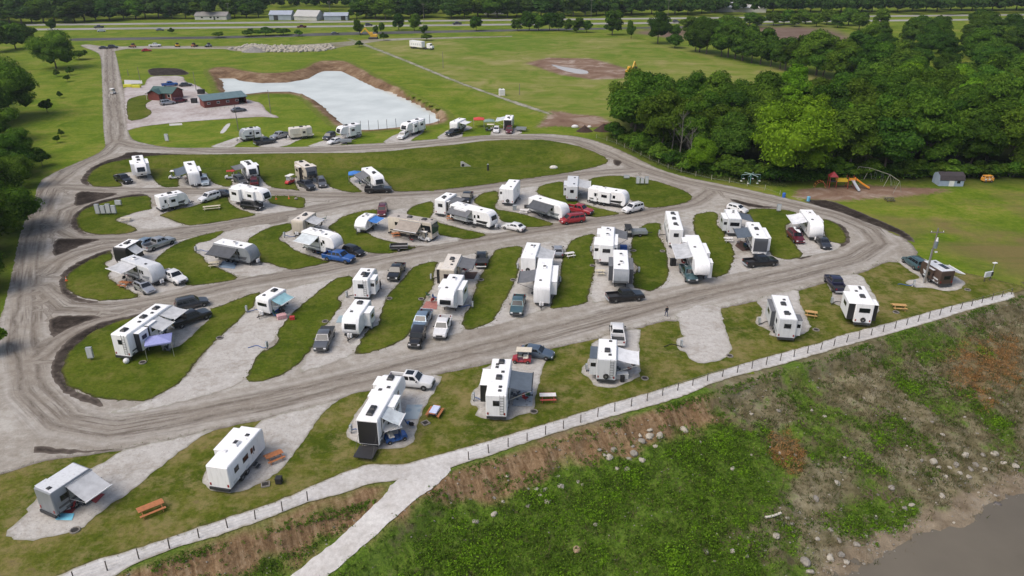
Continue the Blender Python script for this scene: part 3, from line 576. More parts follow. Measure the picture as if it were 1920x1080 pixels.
ROOFW = rvpaint('white_roof_membrane', (.86, .865, .86), .07, .6); ROOFC = rvpaint('cream_roof_membrane', (.68, .63, .56), .14, .65); ROOFG = rvpaint('grey_roof_membrane', (.6, .62, .64), .1, .6); ROOFB = rvpaint('brownish_roof_membrane', (.42, .38, .34), .15, .65)
GLASS = mat('tinted_glass', (.012, .014, .017), .08, 0, spec=.6); TYRE = mat('tyre_rubber', (.018, .018, .018), .85, .1); RIM_M = mat('steel_rim', (.5, .5, .5), .4, .05, metal=.6)
DARKM = mat('dark_plastic', (.035, .037, .04), .55, .15); ALU = mat('aluminium', (.6, .61, .62), .35, .08, metal=.7); STEEL = mat('black_steel', (.03, .03, .032), .5, .1)
ACW = mat('white_ac_shroud', (.72, .72, .72), .5, .05); LAMP = mat('red_lens', (.25, .01, .01), .3, 0)
FAB = {k: mat('awning_' + k, c, .8, .16, 1.2) for k, c in dict(grey=(.14, .145, .155), dark=(.075, .08, .09), slate=(.09, .115, .145), silver=(.5, .51, .52), white=(.72, .73, .74), tan=(.32, .28, .24), blue=(.05, .2, .55), teal=(.25, .45, .5), pale=(.55, .6, .62)).items()}
PAINT = dict(white=WHITE, cream=CREAM, grey=GREY, lgrey=LGREY, dgrey=DGREY, beige=BEIGE, black=BLACKP, brown=BROWNP)
ROOFS = dict(white=ROOFW, cream=ROOFC, grey=ROOFG, brown=ROOFB)
_w = MB()
WHEELS = {}
def wheel(parent, x, y, r, wd, sgn, name='wheel'):
    key = (round(r, 2), round(wd, 2))
    if key not in WHEELS:
        a = MB(); n = 18; rings = []
        for yy, rr in ((-wd / 2, r * .62), (-wd / 2, r * .9), (-wd / 2 * .7, r), (wd / 2 * .7, r), (wd / 2, r * .9), (wd / 2, r * .62)):
            rings.append([(rr * math.cos(2 * math.pi * i / n), yy, rr * math.sin(2 * math.pi * i / n)) for i in range(n)])
        a.loft(rings); b = MB(); q = wd / 2 * .8
        b.cyl((0, -q, 0), (0, q, 0), r * .6, n=12)
        for i in range(5):
            c, s_ = math.cos(i * 1.2566), math.sin(i * 1.2566); b.bar((0, q * 1.12, 0), (r * .55 * c, q * 1.12, r * .55 * s_), r * .16, .03); b.bar((0, -q * 1.12, 0), (r * .55 * c, -q * 1.12, r * .55 * s_), r * .16, .03)
        WHEELS[key] = (a.mesh('tyre', True), b.mesh('rim', True))
    ty, ri = WHEELS[key]
    o = link(name, ty, parent, TYRE); o.location = (x, y, r)
    link('rim', ri, o, RIM_M)
    return o
def side_of(ang, s):
    """+1 / -1 : which local side (y) faces L(eft), R(ight), N(ear), F(ar)"""
    yx, yy = -math.sin(ang), math.cos(ang)
    return {'L': 1 if yx < 0 else -1, 'R': 1 if yx > 0 else -1, 'N': 1 if yy < 0 else -1, 'F': 1 if yy > 0 else -1}[s]

def profile(kind, nose, L, h):
    a, b = -L / 2, L / 2; f = .6
    if kind == 'fifth':
        ov = min(2.5, L * .27)
        return [(a, .72), (a, h - .12), (a + .12, h), (b - 1.1, h), (b - .45, h - .32), (b - .12, h - .95), (b, 2.25), (b - .25, 1.8), (b - ov, 1.72), (b - ov - .1, .72)]
    if kind == 'bus': return [(a, .45), (a - .02, h - .15), (a + .12, h), (b - .3, h), (b - .08, h - .25), (b, 1.5), (b + .06, 1.1), (b, .5)]
    if nose == 'flat': return [(a, f), (a, h - .1), (a + .1, h), (b - .2, h), (b - .05, h - .2), (b, h - .6), (b, 1.1), (b - .15, f)]
    if nose == 'tear': return [(a + .35, f), (a, 1.1), (a + .08, h - .75), (a + .5, h - .15), (a + 1.1, h), (b - 1.6, h), (b - .75, h - .3), (b - .2, h - .95), (b, 1.3), (b - .1, .8), (b - .3, f)]
    return [(a, f), (a, h - .1), (a + .1, h), (b - 1.0, h), (b - .45, h - .35), (b - .12, h - .95), (b, h - 1.6), (b - .02, 1.15), (b - .4, f)]

RVN = {'fifth': ('fifth_wheel_camper', 'camper'), 'trailer': ('travel_trailer', 'camper'), 'bus': ('motorhome', 'motorhome')}
def rv(label, kind, rear, front, h=3.3, nose='wedge', body='white', roof='white', slides=(), awns=(), ac=(.5,), acc='dark', vents=(.2, .8),
       stripe='dgrey', cap=None, rearwin=0, rearblack=False, frontwin=None, door=True, ladder=False, spare=False, ramp_=False, win=True, w=2.45, Lx=None, skirt='dgrey', spots=0, solar=False, dz=.085):
    p, q = np.array(G(*rear, h)), np.array(G(*front, h)); dv = q - p; L = float(np.hypot(*dv)) if Lx is None else Lx
    ang = math.atan2(dv[1], dv[0]); c = (p + q) / 2; L = max(L, 4.2)
    nm, cat = RVN[kind]; root = empty(nm, (c[0], c[1], dz), ang, label, cat, 'campers parked on the gravel pads')
    bm = PAINT[body]; pr = profile(kind, nose, L, h); a, b = -L / 2, L / 2; hw = w / 2; lo = {'fifth': .72, 'bus': .45}.get(kind, .6)
    # body shell with softened edges
    cx, cz = sum(x for x, _ in pr) / len(pr), (h + lo) / 2
    inn = [(cx + (x - cx) * (1 - .16 / L), cz + (z - cz) * (1 - .14 / (h - lo))) for x, z in pr]
    B = MB(); B.loft([[(x, -hw, z) for x, z in inn], [(x, -hw + .08, z) for x, z in pr], [(x, hw - .08, z) for x, z in pr], [(x, hw, z) for x, z in inn]])
    B.build('body', bm, root, True)
    # roof skin
    rx1 = b - {'fifth': 1.15, 'bus': .4}.get(kind, .3 if nose == 'flat' else (1.7 if nose == 'tear' else 1.1)); rx0 = a + (1.15 if nose == 'tear' else .14)
    rf = MB().box(rx0, rx1, -hw + .1, hw - .1, h + .002, h + .035, .03).build('roof', ROOFS[roof], root)
    acm = DARKM if acc == 'dark' else ACW
    for k in ac:
        x = rx0 + (rx1 - rx0) * k; m_ = MB().box(x - .45, x + .45, -.36, .36, h + .03, h + .33, .13)
        m_.build('air_conditioner', acm, root)
        MB().box(x - .3, x + .3, -.2, .2, h + .331, h + .345).build('grille', STEEL, rf)
    for k in vents:
        x = rx0 + (rx1 - rx0) * k; y = .45 if int(k * 100) % 2 else -.35
        MB().box(x - .2, x + .2, y - .2, y + .2, h + .03, h + .16, .06).build('roof_vent', acm if k < .5 else DARKM, root)
    for k in range(2):
        x = rx0 + (rx1 - rx0) * (.33 + .37 * k); MB().cyl((x, .75 - k * 1.4, h + .03), (x, .75 - k * 1.4, h + .14), .05, n=6).build('vent_pipe', ACW, root)
    if solar:
        MB().box(rx0 + .8, rx0 + 2.6, -.9, -.1, h + .04, h + .09).build('solar_panel', GLASS, root)
    # chassis
    fx = b - (2.6 if kind == 'fifth' else .1)
    MB().box(a + .1, fx, -hw + .25, hw - .25, lo - .22, lo + .02).build('chassis', STEEL, root)
    wheels = [-.12 * L - .48, -.12 * L + .48] if L > 5.6 else [-.05 * L]
    if kind == 'bus': wheels = [a + 2.4, b - 1.7]
    rr = .47 if kind == 'bus' else .37
    for sg in (-1, 1):
        for x in wheels: wheel(root, x, sg * (hw - .12), rr, .26, sg)
        # wheel arch skirts
        MB().box(wheels[0] - .45, wheels[-1] + .45, sg * (hw - .01) - .02, sg * (hw - .01) + .03, lo - .04, lo + .22).build('wheel_skirt', DARKM, root)
    SP = PAINT.get(stripe)
    aside = side_of(ang, awns[0][0]) if awns else -1
    for sg in (-1, 1):
        y = sg * hw; sw = lambda m_, y0=0, y1=.014: None
        def plate(x0, x1, z0, z1, t0, t1, nm_, mt, par=root):
            ya, yb = sorted((y + sg * t0, y + sg * t1)); return MB().box(x0, x1, ya, yb, z0, z1).build(nm_, mt, par)
        xe = b - (2.7 if kind == 'fifth' else 1.0)
        if SP:
            plate(a + .25, xe, lo + .06, lo + .32, -.07, .012, 'lower_stripe', SP)
            S = MB(); z0 = lo + .55
            pts = [(xe - .15, z0 - .12), (xe + .3, z0 + .5), (a + L * .55, z0 + .3), (a + .4, z0 + .2), (a + .4, z0 - .02), (a + L * .5, z0 - .02)]
            S.loft([[(x, y - sg * .06, z) for x, z in pts], [(x, y + sg * .013, z) for x, z in pts]]); S.build('swoosh_stripe', SP, root)
        if win:
            xs = [(.2, .8), (.52, 1.0), (.8, .55)] if L > 7 else [(.3, .9), (.68, .6)]
            for k, ww in xs:
                x = a + .35 + (L - 1.6) * k
                if kind == 'fifth' and k > .7: x = min(x, b - 1.6)
                if any(side_of(ang, s_[0]) == sg and a + L * s_[1] - ww < x < a + L * s_[2] + ww for s_ in slides): continue
                o = plate(x - ww / 2, x + ww / 2, h - 1.45, h - .8, -.06, .022, 'window', DARKM)
                plate(x - ww / 2 + .05, x + ww / 2 - .05, h - 1.4, h - .85, .022, .03, 'pane', GLASS, o)
        if door and sg == aside:
            x = a + L * (.62 if kind != 'bus' else .8)
            if any(side_of(ang, s_[0]) == sg and a + L * s_[1] - .6 < x < a + L * s_[2] + .6 for s_ in slides): x = a + L * .2
            o = plate(x - .36, x + .36, lo + .1, lo + 2.05, -.06, .03, 'door', bm)
            plate(x - .2, x + .2, lo + 1.2, lo + 1.85, .03, .04, 'door_window', GLASS, o); plate(x + .24, x + .3, lo + .95, lo + 1.1, .03, .06, 'handle', DARKM, o)
            st = MB()
            for k in range(2):
                ya, yb = sorted((y + sg * (.08 + .28 * k), y + sg * (.36 + .28 * k))); st.box(x - .34, x + .34, ya, yb, lo - .16 - .2 * k, lo - .12 - .2 * k)
            st.build('entry_step', STEEL, root)
        for k in (.08, .42): plate(a + L * k, a + L * k + .7, lo + .12, lo + .5, -.06, .02, 'hatch', LGREY if body == 'white' else bm)
    # ends
    xr = a - (.02 if kind == 'bus' else 0)
    if rearblack: MB().box(xr - .02, xr + .05, -hw + .12, hw - .12, lo + .05, h - .12).build('rear_panel', BLACKP, root)
    if rearwin:
        o = MB().box(xr - .03, xr + .05, -rearwin / 2, rearwin / 2, h - 1.45, h - .75).build('rear_window', DARKM, root)
        MB().box(xr - .04, xr - .028, -rearwin / 2 + .06, rearwin / 2 - .06, h - 1.39, h - .81).build('pane', GLASS, o)
    if not ramp_: 
        MB().box(xr - .14, xr + .05, -hw + .1, hw - .1, lo - .28, lo + .04).build('bumper', DARKM, root)
        for sg in (-1, 1): MB().box(xr - .03, xr + .02, sg * (hw - .25) - .09, sg * (hw - .25) + .09, lo + .22, lo + .52).build('tail_light', LAMP, root)
    if ladder:
        l_ = MB(); yl = -hw + .35
        for k in (0, .42): l_.bar((xr - .12, yl + k, lo + .3), (xr - .12, yl + k, h + .1), .035)
        for k in range(7): l_.bar((xr - .12, yl, lo + .4 + k * .36), (xr - .12, yl + .42, lo + .4 + k * .36), .03)
        l_.build('ladder', DARKM, root)
    if spare:
        o = wheel(root, 0, 0, .36, .22, 1, 'spare_wheel'); o.location = (xr - .16, 0, lo + .55); o.rotation_euler = (0, 0, math.pi / 2)
    if ramp_:
        MB().box(xr - 2.1, xr - .03, -hw + .15, hw - .15, .42, .5).build('ramp_deck', STEEL, root)
        for sg in (-1, 1): MB().bar((xr - 2.05, sg * (hw - .2), .5), (xr - .05, sg * (hw - .2), 2.2), .025).build('ramp_cable', DARKM, root)
        MB().box(xr - .01, xr + .06, -hw + .12, hw - .12, lo + .05, h - .25).build('garage_opening', BLACKP, root)
    # front
    nz = pr[3:8] if kind != 'bus' else None
    if kind == 'bus':
        o = MB().quad((b + .035, hw - .12, 1.45), (b + .035, -hw + .12, 1.45), (b - .07, -hw + .12, h - .35), (b - .07, hw - .12, h - .35), -.03)
        o.build('windshield', mat('green_tinted_glass', (.02, .05, .045), .06, 0), root)
        for sg in (-1, 1):
            MB().box(b - .02, b + .09, sg * .85 - .16, sg * .85 + .16, .8, 1.02).build('headlight', ACW, root)
            MB().box(b - .2, b - .05, sg * (hw + .25) - .08, sg * (hw + .25) + .08, 1.9, 2.3).build('mirror', DARKM, root)
            MB().box(b - 2.3, b - .3, min(sg * (hw - .03), sg * (hw + .025)), max(sg * (hw - .03), sg * (hw + .025)), 1.75, h - .6).build('cab_window', GLASS, root)
    else:
        pts = [p_ for p_ in pr if p_[0] > b - 1.15 and p_[1] > (1.7 if kind == 'fifth' else 1.0)]
        def strip(pp, y0, y1, off, nm_, mt):
            M_ = MB(); n_ = len(pp); r1, r2 = [], []
            nrm = []
            for i in range(n_):
                d_ = np.array(pp[min(i + 1, n_ - 1)]) - np.array(pp[max(i - 1, 0)]); d_ = d_ / (np.hypot(*d_) + 1e-6); nrm.append((-d_[1], d_[0]))
            sgn = -1 if sum(n0[0] for n0 in nrm) > 0 else 1
            top = [(x - sgn * nx * off, z - sgn * nz_ * off) for (x, z), (nx, nz_) in zip(pp, nrm)]; bot = [(x + sgn * nx * .05, z + sgn * nz_ * .05) for (x, z), (nx, nz_) in zip(pp, nrm)]
            ring = top + bot[::-1]; M_.loft([[(x, y0, z) for x, z in ring], [(x, y1, z) for x, z in ring]]); return M_.build(nm_, mt, root, True)
        if cap: strip(pts, -hw + .05, hw - .05, .016, 'front_cap', PAINT[cap])
        if frontwin:
            z0, z1 = frontwin
            zz = sorted(set([z0, z1] + [z for _, z in pts if z0 < z < z1]), reverse=True); P_ = sorted(pts, key=lambda q_: -q_[1])
            pw = [(float(np.interp(-z, [-q_[1] for q_ in P_], [q_[0] for q_ in P_])), z) for z in zz]
            strip(pw, -hw * .68, hw * .68, .03, 'front_window', GLASS)
        if kind == 'fifth':
            MB().box(b - 1.5, b - .9, -.22, .22, 1.35, 1.75).build('pin_box', STEEL, root)
            for sg in (-1, 1): MB().box(b - 2.75, b - 2.6, sg * .85 - .07, sg * .85 + .07, .0, 1.0).build('landing_leg', STEEL, root)
        else:
            hm = MB()
            for sg in (-1, 1): hm.bar((b - .3, sg * .75, .48), (b + 1.15, 0, .45), .09, .12)
            hm.bar((b + 1.1, 0, .42), (b + 1.4, 0, .45), .12); hm.bar((b + 1.0, 0, .0), (b + 1.0, 0, .75), .07); hm.build('hitch', STEEL, root)
            for sg in (-1, 1): MB().cyl((b + .42, sg * .19, .5), (b + .42, sg * .19, 1.05), .16, n=10).build('propane_tank', ACW, root)
    for xj in (a + .4, fx - .5):
        for sg in (-1, 1): MB().bar((xj, sg * .8, 0), (xj, sg * .8, lo), .07).build('jack', STEEL, root)
    # slide-outs
    for s_ in slides:
        sg = side_of(ang, s_[0]); x0, x1 = a + L * s_[1], a + L * s_[2]; dp = s_[3]; em = PAINT[s_[4]] if len(s_) > 4 and s_[4] else bm
        z0, z1 = lo + .25, h - .3; ya, yb = sorted((sg * (hw - .1), sg * (hw + dp)))
        MB().box(x0, x1, ya, yb, z0, z1).build('slide_out', em, root)
        o = MB().box(x0 - .05, x1 + .05, min(sg * (hw + .005), sg * (hw + dp + .05)), max(sg * (hw + .005), sg * (hw + dp + .05)), z1 + .003, z1 + .06, .02).build('slide_roof', ROOFS[roof] if len(s_) < 6 else FAB[s_[5]], root)
        yf = sg * (hw + dp)
        f_ = MB().box(x0 + .06, x1 - .06, min(yf, yf + sg * .012), max(yf, yf + sg * .012), z0 + .05, z1 - .05).build('slide_face', bm, root)
        xm = (x0 + x1) / 2; ww = min(1.5, (x1 - x0) * .5)
        wo = MB().box(xm - ww / 2, xm + ww / 2, min(yf, yf + sg * .03), max(yf, yf + sg * .03), h - 1.45, h - .85).build('window', DARKM, root)
        MB().box(xm - ww / 2 + .05, xm + ww / 2 - .05, min(yf + sg * .03, yf + sg * .04), max(yf + sg * .03, yf + sg * .04), h - 1.4, h - .9).build('pane', GLASS, wo)
        if len(s_) < 5 or not s_[4]:
            MB().box(x0 - .012, x0 + .02, min(sg * (hw + .12), yf - sg * .12), max(sg * (hw + .12), yf - sg * .12), h - 1.45, h - .9).build('end_window', GLASS, root)
    # awnings
    for s_ in awns:
        sg = side_of(ang, s_[0]); x0, x1 = a + L * s_[1], a + L * s_[2]; dp, drop, fab = s_[3], s_[4], FAB[s_[5]]
        zt = h - .22; n = 6; r1, r2 = [], []
        ex = [(hw + .03 + dp * k / n, zt - drop * (k / n) - .10 * math.sin(math.pi * k / n)) for k in range(n + 1)]
        ring = [(y_, z_) for y_, z_ in ex] + [(y_, z_ - .02) for y_, z_ in ex[::-1]]
        A = MB(); A.loft([[(x0, sg * y_, z_) for y_, z_ in ring], [(x1, sg * y_, z_) for y_, z_ in ring]]); aw = A.build('awning', fab, root, True)
        MB().cyl((x0 - .08, sg * (hw + .06 + dp), zt - drop), (x1 + .08, sg * (hw + .06 + dp), zt - drop), .07, n=8).build('roller', ACW if s_[5] not in ('dark', 'grey', 'slate') else DARKM, aw)
        MB().box(x0 - .06, x1 + .06, min(sg * hw, sg * (hw + .09)), max(sg * hw, sg * (hw + .09)), zt - .05, zt + .07).build('awning_rail', ALU, aw)
        for xx in (x0, x1):
            MB().bar((xx, sg * (hw + .03), 1.5), (xx, sg * (hw + dp + .03), zt - drop - .06), .045).build('awning_arm', DARKM if s_[5] in ('dark', 'grey') else ALU, aw)
            MB().bar((xx, sg * (hw + .03), zt - .1), (xx, sg * (hw + .03), 1.0), .05).build('awning_post', DARKM, aw)
    return root

def O(x, y, *r): return tuple((x + a / 6, y + b / 6) for a, b in r)
# row by the pond
rv('white travel trailer with grey nose nearest the concrete walk by pond', 'trailer', (486,238.7), (449,243.7), 3.2, cap='grey', slides=[('N',.05,.4,.6,'dgrey')], ac=(.5,), roof='grey')
rv('cream travel trailer with bright roof between pond and pickup', 'trailer', (583,237), (541,241), 3.1, body='cream', roof='cream', nose='flat', ac=(.45,), stripe='beige', slides=[('N',.25,.5,.4)])
rv('white fifth wheel beside pond with dark nose window facing two cars', 'fifth', (672,231.5), (633,239), 3.7, frontwin=(2.2,3.2), slides=[('N',.3,.6,.5)], ac=(.3,.7))
rv('long white fifth wheel at pond corner behind white SUV', 'fifth', (791,222), (756,233), 3.7, frontwin=(2.2,3.2), slides=[('N',.15,.4,.5),('N',.5,.7,.5)], ac=(.3,.8), stripe='grey')
rv('short white trailer with awning behind black pickup at pond end', 'trailer', (867,222), (850,230), 3.0, awns=[('R',.2,.8,2.2,.3,'white')], nose='flat', ac=())
rv('white camper with dark rear beside the red canopy', 'trailer', (952.5,224), (956,216), 3.3, rearblack=True, awns=[('L',.1,.8,2.4,.5,'pale')], Lx=7.5, ac=(.4,))
# ditch row
rv('white fifth wheel with side slides nearest the road junction', 'fifth', (257,292), (263,311), 3.8, frontwin=(2.3,3.3), slides=[('L',.3,.7,.7),('R',.3,.75,.7)], ac=(.25,.55), cap='white')
rv('white trailer with dark grey left awning beside pale blue van', 'trailer', (354,303), (363,325), 3.3, nose='flat', awns=[('L',.25,.85,2.4,.5,'slate')], slides=[('R',.4,.8,.6,'black')], ac=(.3,), stripe='black')
rv('white fifth wheel with grey awning above dark red SUV', 'fifth', (460,301.5), (473,314), 3.8, frontwin=(2.1,3.3), awns=[('L',.2,.8,2.4,.3,'grey')], slides=[('R',.3,.7,.7,'black')], ac=(.4,.7))
rv('beige and black fifth wheel with slides both sides', 'fifth', (561,302), (584,316), 3.8, body='beige', roof='cream', cap='dgrey', frontwin=(2.1,3.0), slides=[('L',.25,.6,.7,'black'),('R',.4,.75,.7,'dgrey')], ac=(.2,.8), stripe='brown')
rv('white fifth wheel behind long black pickup near blue canopy', 'fifth', (687,314), (711,332), 3.8, frontwin=(2.1,3.1), awns=[('L',.15,.7,2.3,.7,'grey')], ac=(.7,))
# second row
rv('white travel trailer with black window line beside picnic lawn', 'trailer', (293,369), (347,357.5), 3.2, slides=[('N',.3,.6,.3)], ac=(.55,), stripe='dgrey')
rv('big white fifth wheel with dark nose beside traffic cones', 'fifth', (441,347), (500,358), 3.8, frontwin=(2.1,3.3), slides=[('N',.02,.32,.8),('N',.5,.75,.5)], ac=(.5,), acc='w', stripe='dgrey')
# third row
rv('white roofed trailer with black front end by silver pickup', 'trailer', (252,450), (223,466), 3.3, nose='flat', cap='black', body='black', awns=[('R',.35,.85,1.4,.9,'silver')], ac=(.5,), stripe=None)
rv('pale grey trailer with silver awning beside white pickup', 'trailer', (238,482), (295,501), 3.2, body='lgrey', roof='grey', awns=[('L',.05,.55,2.8,.3,'silver')], ac=(.3,), acc='w', stripe='grey')
rv('dark grey trailer under large charcoal awning on wide pad', 'trailer', (408,452), (476,464), 3.2, body='grey', cap='grey', awns=[('N',.02,.68,2.2,1.0,'dark')], ac=(.55,), acc='w', roof='white', stripe='dgrey')
# fourth row
rv('small beige trailer with silver awning behind big white fifth wheel', 'trailer', (582,398), (556,415), 3.1, body='beige', roof='cream', nose='flat', awns=[('R',.2,.8,2.2,.6,'silver')], ac=(.4,), stripe=None)
rv('big white fifth wheel with pale awning behind blue pickup', 'fifth', (573,430), (634,444), 3.8, awns=[('N',.05,.55,2.4,.8,'pale')], ac=(.3,.55), acc='w', stripe='grey', slides=[('F',.3,.6,.6)])
rv('tiny rounded white trailer beside blue awning', 'trailer', (694,401), (678,411), 2.6, nose='tear', awns=[('R',.2,.8,2.0,.3,'blue')], ac=(.5,), acc='w', stripe=None, Lx=5.2)
rv('brown and black motorhome with tan awning', 'bus', (733,403), (815,416), 3.6, body='beige', roof='brown', stripe='black', awns=[('N',.28,.78,2.2,1.2,'tan')], ac=(.45,.8), vents=(.2,.95), solar=False)
rv('white camper with grey awning and black pickup behind long trailer', 'trailer', (825,376), (847,362), 3.5, nose='flat', rearwin=1.0, awns=[('R',.1,.8,2.5,.3,'grey')], ac=(.35,), slides=[('R',.05,.25,.4,'black')])
rv('very long white trailer with black stripes beside white sedan', 'trailer', (850,381), (927,399), 3.4, slides=[('N',.15,.45,.5)], awns=[('N',.05,.55,1.8,.9,'grey')], frontwin=(1.9,2.7), ac=(.3,), acc='w', stripe='black')
rv('tall white camper with spare wheel on its rear', 'trailer', (952,355), (965,337), 3.7, nose='flat', spare=True, slides=[('L',.1,.5,.7)], ac=(), stripe=None, win=False, w=2.5)
rv('white trailer with dark awning behind two red vehicles', 'trailer', (998,368), (1062,386), 3.3, awns=[('N',.15,.75,2.2,1.0,'dark')], ac=(), vents=(.3,), stripe='grey')
rv('grey ended camper with silver awning on east lawn', 'trailer', (1073,348), (1075,332), 3.4, nose='flat', rearwin=.8, body='lgrey', awns=[('R',.1,.8,2.6,.4,'silver')], slides=[('L',.2,.6,.6)], ac=(), roof='grey', Lx=8)
rv('long white trailer with black bands behind white SUV', 'trailer', (1107,350), (1178,361), 3.4, stripe='black', slides=[('N',.3,.6,.4)], ac=(.4,), acc='w')
# main row
rv('long white toy hauler with two silver awnings by purple canopy', 'fifth', (221.7,629), (314,565.5), 3.9, rearwin=.6, slides=[('R',.12,.3,.8,'black'),('R',.34,.5,.6,'black')], awns=[('R',.36,.62,2.4,.7,'silver'),('R',.64,.93,2.4,.4,'silver')], ac=(.12,.55,.85), vents=(.7,.4), ladder=True)
rv('old white trailer with pale teal awning beside colourful clutter', 'trailer', (524,541), (491,560.5), 2.9, nose='flat', frontwin=(1.7,2.2), awns=[('R',.15,.85,1.9,.5,'teal')], ac=(.3,), stripe=None, w=2.4)
rv('white trailer with rear window and right slide near black pickup', 'trailer', (675,525.5), (693.5,499), 3.6, rearwin=.9, ladder=True, slides=[('R',.15,.5,.8)], ac=(.45,), vents=(.3,.8), stripe='grey', solar=True)
rv('white trailer with wide dark front window and right slide', 'trailer', (681,562), (654.5,598.5), 3.2, frontwin=(1.5,2.3), slides=[('R',.25,.6,.9)], ac=(.25,), stripe=None, nose='wedge')
rv('beige camper with dark grey awning and brown mat', 'trailer', (838,507), (853.5,476), 3.6, body='beige', roof='cream', nose='flat', rearwin=1.1, slides=[('L',.1,.5,.6,'black')], awns=[('R',.3,.9,2.5,.3,'grey')], ac=(.65,), vents=(.3,.5), stripe=None)
rv('white fifth wheel with front window beside red mat', 'fifth', (857,515), (834,554), 3.8, frontwin=(2.2,2.9), slides=[('L',.2,.6,.6),('R',.2,.65,.8)], ac=(.3,), acc='w', stripe=None)
rv('white trailer with spare wheel and silver awning by silver sedan', 'trailer', (990,484), (1001,455), 3.3, nose='flat', spare=True, awns=[('R',.15,.85,2.6,.7,'silver')], ac=(.7,), acc='w', stripe=None)
rv('long white trailer with dark left awning behind teal pickup', 'trailer', (1023.5,485), (1016,540), 3.3, nose='flat', awns=[('L',.35,.75,2.6,.5,'grey')], slides=[('R',.2,.75,.9)], ac=(.35,), acc='w', stripe=None, w=2.5)
rv('big white fifth wheel with large dark rear window', 'fifth', (1137.5,460), (1140.5,422), 3.9, rearwin=1.3, slides=[('L',.05,.4,.9),('L',.55,.85,.6),('R',.1,.6,.6)], awns=[('R',.5,.9,2.2,.5,'grey')], ac=(.5,.8), acc='w', stripe=None)
rv('white fifth wheel with grey nose behind black crew pickup', 'fifth', (1163.5,469), (1165.5,511), 3.8, cap='grey', slides=[('L',.3,.7,.7,'dgrey','grey'),('R',.3,.8,.7,'dgrey','grey')], ac=(.7,.3), acc='w')
rv('tall white camper with striped rear on fifth pad', 'trailer', (1269,431), (1259.5,396), 3.7, nose='flat', rearwin=.9, ac=(.25,.55,.85), stripe='grey')
rv('white fifth wheel with round nose and silver awning', 'fifth', (1297,441), (1319,495), 3.9, awns=[('L',.25,.75,2.6,.4,'silver')], slides=[('L',.05,.22,.6),('R',.25,.6,.7),('R',.78,.92,.5)], ac=(), vents=(.5,), stripe='black')
rv('white camper with wide rear window and left slide', 'trailer', (1379,411), (1369.5,392.5), 3.5, rearwin=1.7, nose='flat', body='lgrey', slides=[('L',.1,.7,.8)], awns=[('R',.15,.85,2.3,.5,'slate')], ac=(.5,), acc='w')
rv('white trailer with charcoal front cap and slate awning', 'trailer', (1411,417), (1428,449), 3.5, cap='dgrey', nose='flat', awns=[('L',.25,.8,2.5,.4,'slate')], slides=[('R',.25,.85,.7)], ac=(.45,), vents=(.2,.8))
rv('white trailer with pale awning beside dark red SUV', 'trailer', (1511,393.5), (1534,422), 3.3, awns=[('L',.15,.75,2.6,.6,'white')], ac=(.35,), acc='w', stripe=None, slides=[('R',.3,.7,.5)])
# along the fence
rv('grey sided trailer with silver awning at the south west corner', 'trailer', (78,922), (156,871.5), 3.2, body='grey', roof='grey', nose='flat', awns=[('R',.35,.98,2.5,1.0,'silver')], ac=(), vents=(.1,), stripe='dgrey', slides=[('L',.1,.35,.4)])
rv('plain white trailer with left slide beside orange picnic table', 'trailer', (405,877), (473,800.5), 3.2, nose='flat', slides=[('L',.4,.95,.8)], ac=(.55,), acc='w', vents=(.35,.8), stripe=None, awns=[])
rv('white toy hauler with open black rear ramp', 'fifth', (687.5,789), (741,697), 3.9, ramp_=True, slides=[('L',.48,.62,.35),('L',.72,.9,.6),('R',.32,.55,.8)], awns=[('R',.1,.32,2.0,.8,'pale')], ac=(.12,.22,.93), vents=(.65,.72), stripe='dgrey')
rv('white trailer with blue grey awning and patterned mat', 'trailer', (930,742.5), (942,672.5), 3.5, nose='flat', rearwin=.75, ladder=True, slides=[('L',.3,.72,.9,'black')], awns=[('R',.25,.72,2.7,.3,'slate')], ac=(.45,.9), vents=(.2,.1,.62,.75,.83), stripe=None, skirt='black')
rv('white and grey trailer with ladder and white awning', 'trailer', (1138,675.5), (1140,635.5), 3.5, nose='flat', ladder=True, slides=[('L',.1,.65,.9,None,'slate')], awns=[('R',.1,.7,2.7,.5,'white')], ac=(.4,), vents=(.2,.9), stripe='grey', body='lgrey', roof='white', spare=True)
rv('pale grey trailer with dark rear window nearest the empty pad', 'trailer', (1479,599.5), (1461.5,553.5), 3.5, nose='flat', rearwin=.95, body='lgrey', slides=[('L',.35,.85,.6,'dgrey','grey'),('R',.05,.28,.7,None,'grey')], ac=(.2,.6), stripe='grey')
rv('white fifth wheel with wide rear window and dark ended slides', 'fifth', (1624,570.5), (1601.5,530.5), 3.8, rearwin=1.5, slides=[('L',.05,.6,.9,'black'),('R',.05,.3,.6,'black')], ac=(.35,), vents=(.65,.8,.9), stripe='beige', spare=True)
rv('dark brown striped camper beside the power pole', 'trailer', (1779,510), (1741,488), 2.8, body='brown', roof='grey', nose='flat', stripe='lgrey', awns=[('R',.1,.85,2.2,.7,'silver')], ac=(), rearwin=1.2, solar=True, slides=[('L',.3,.6,.4)])
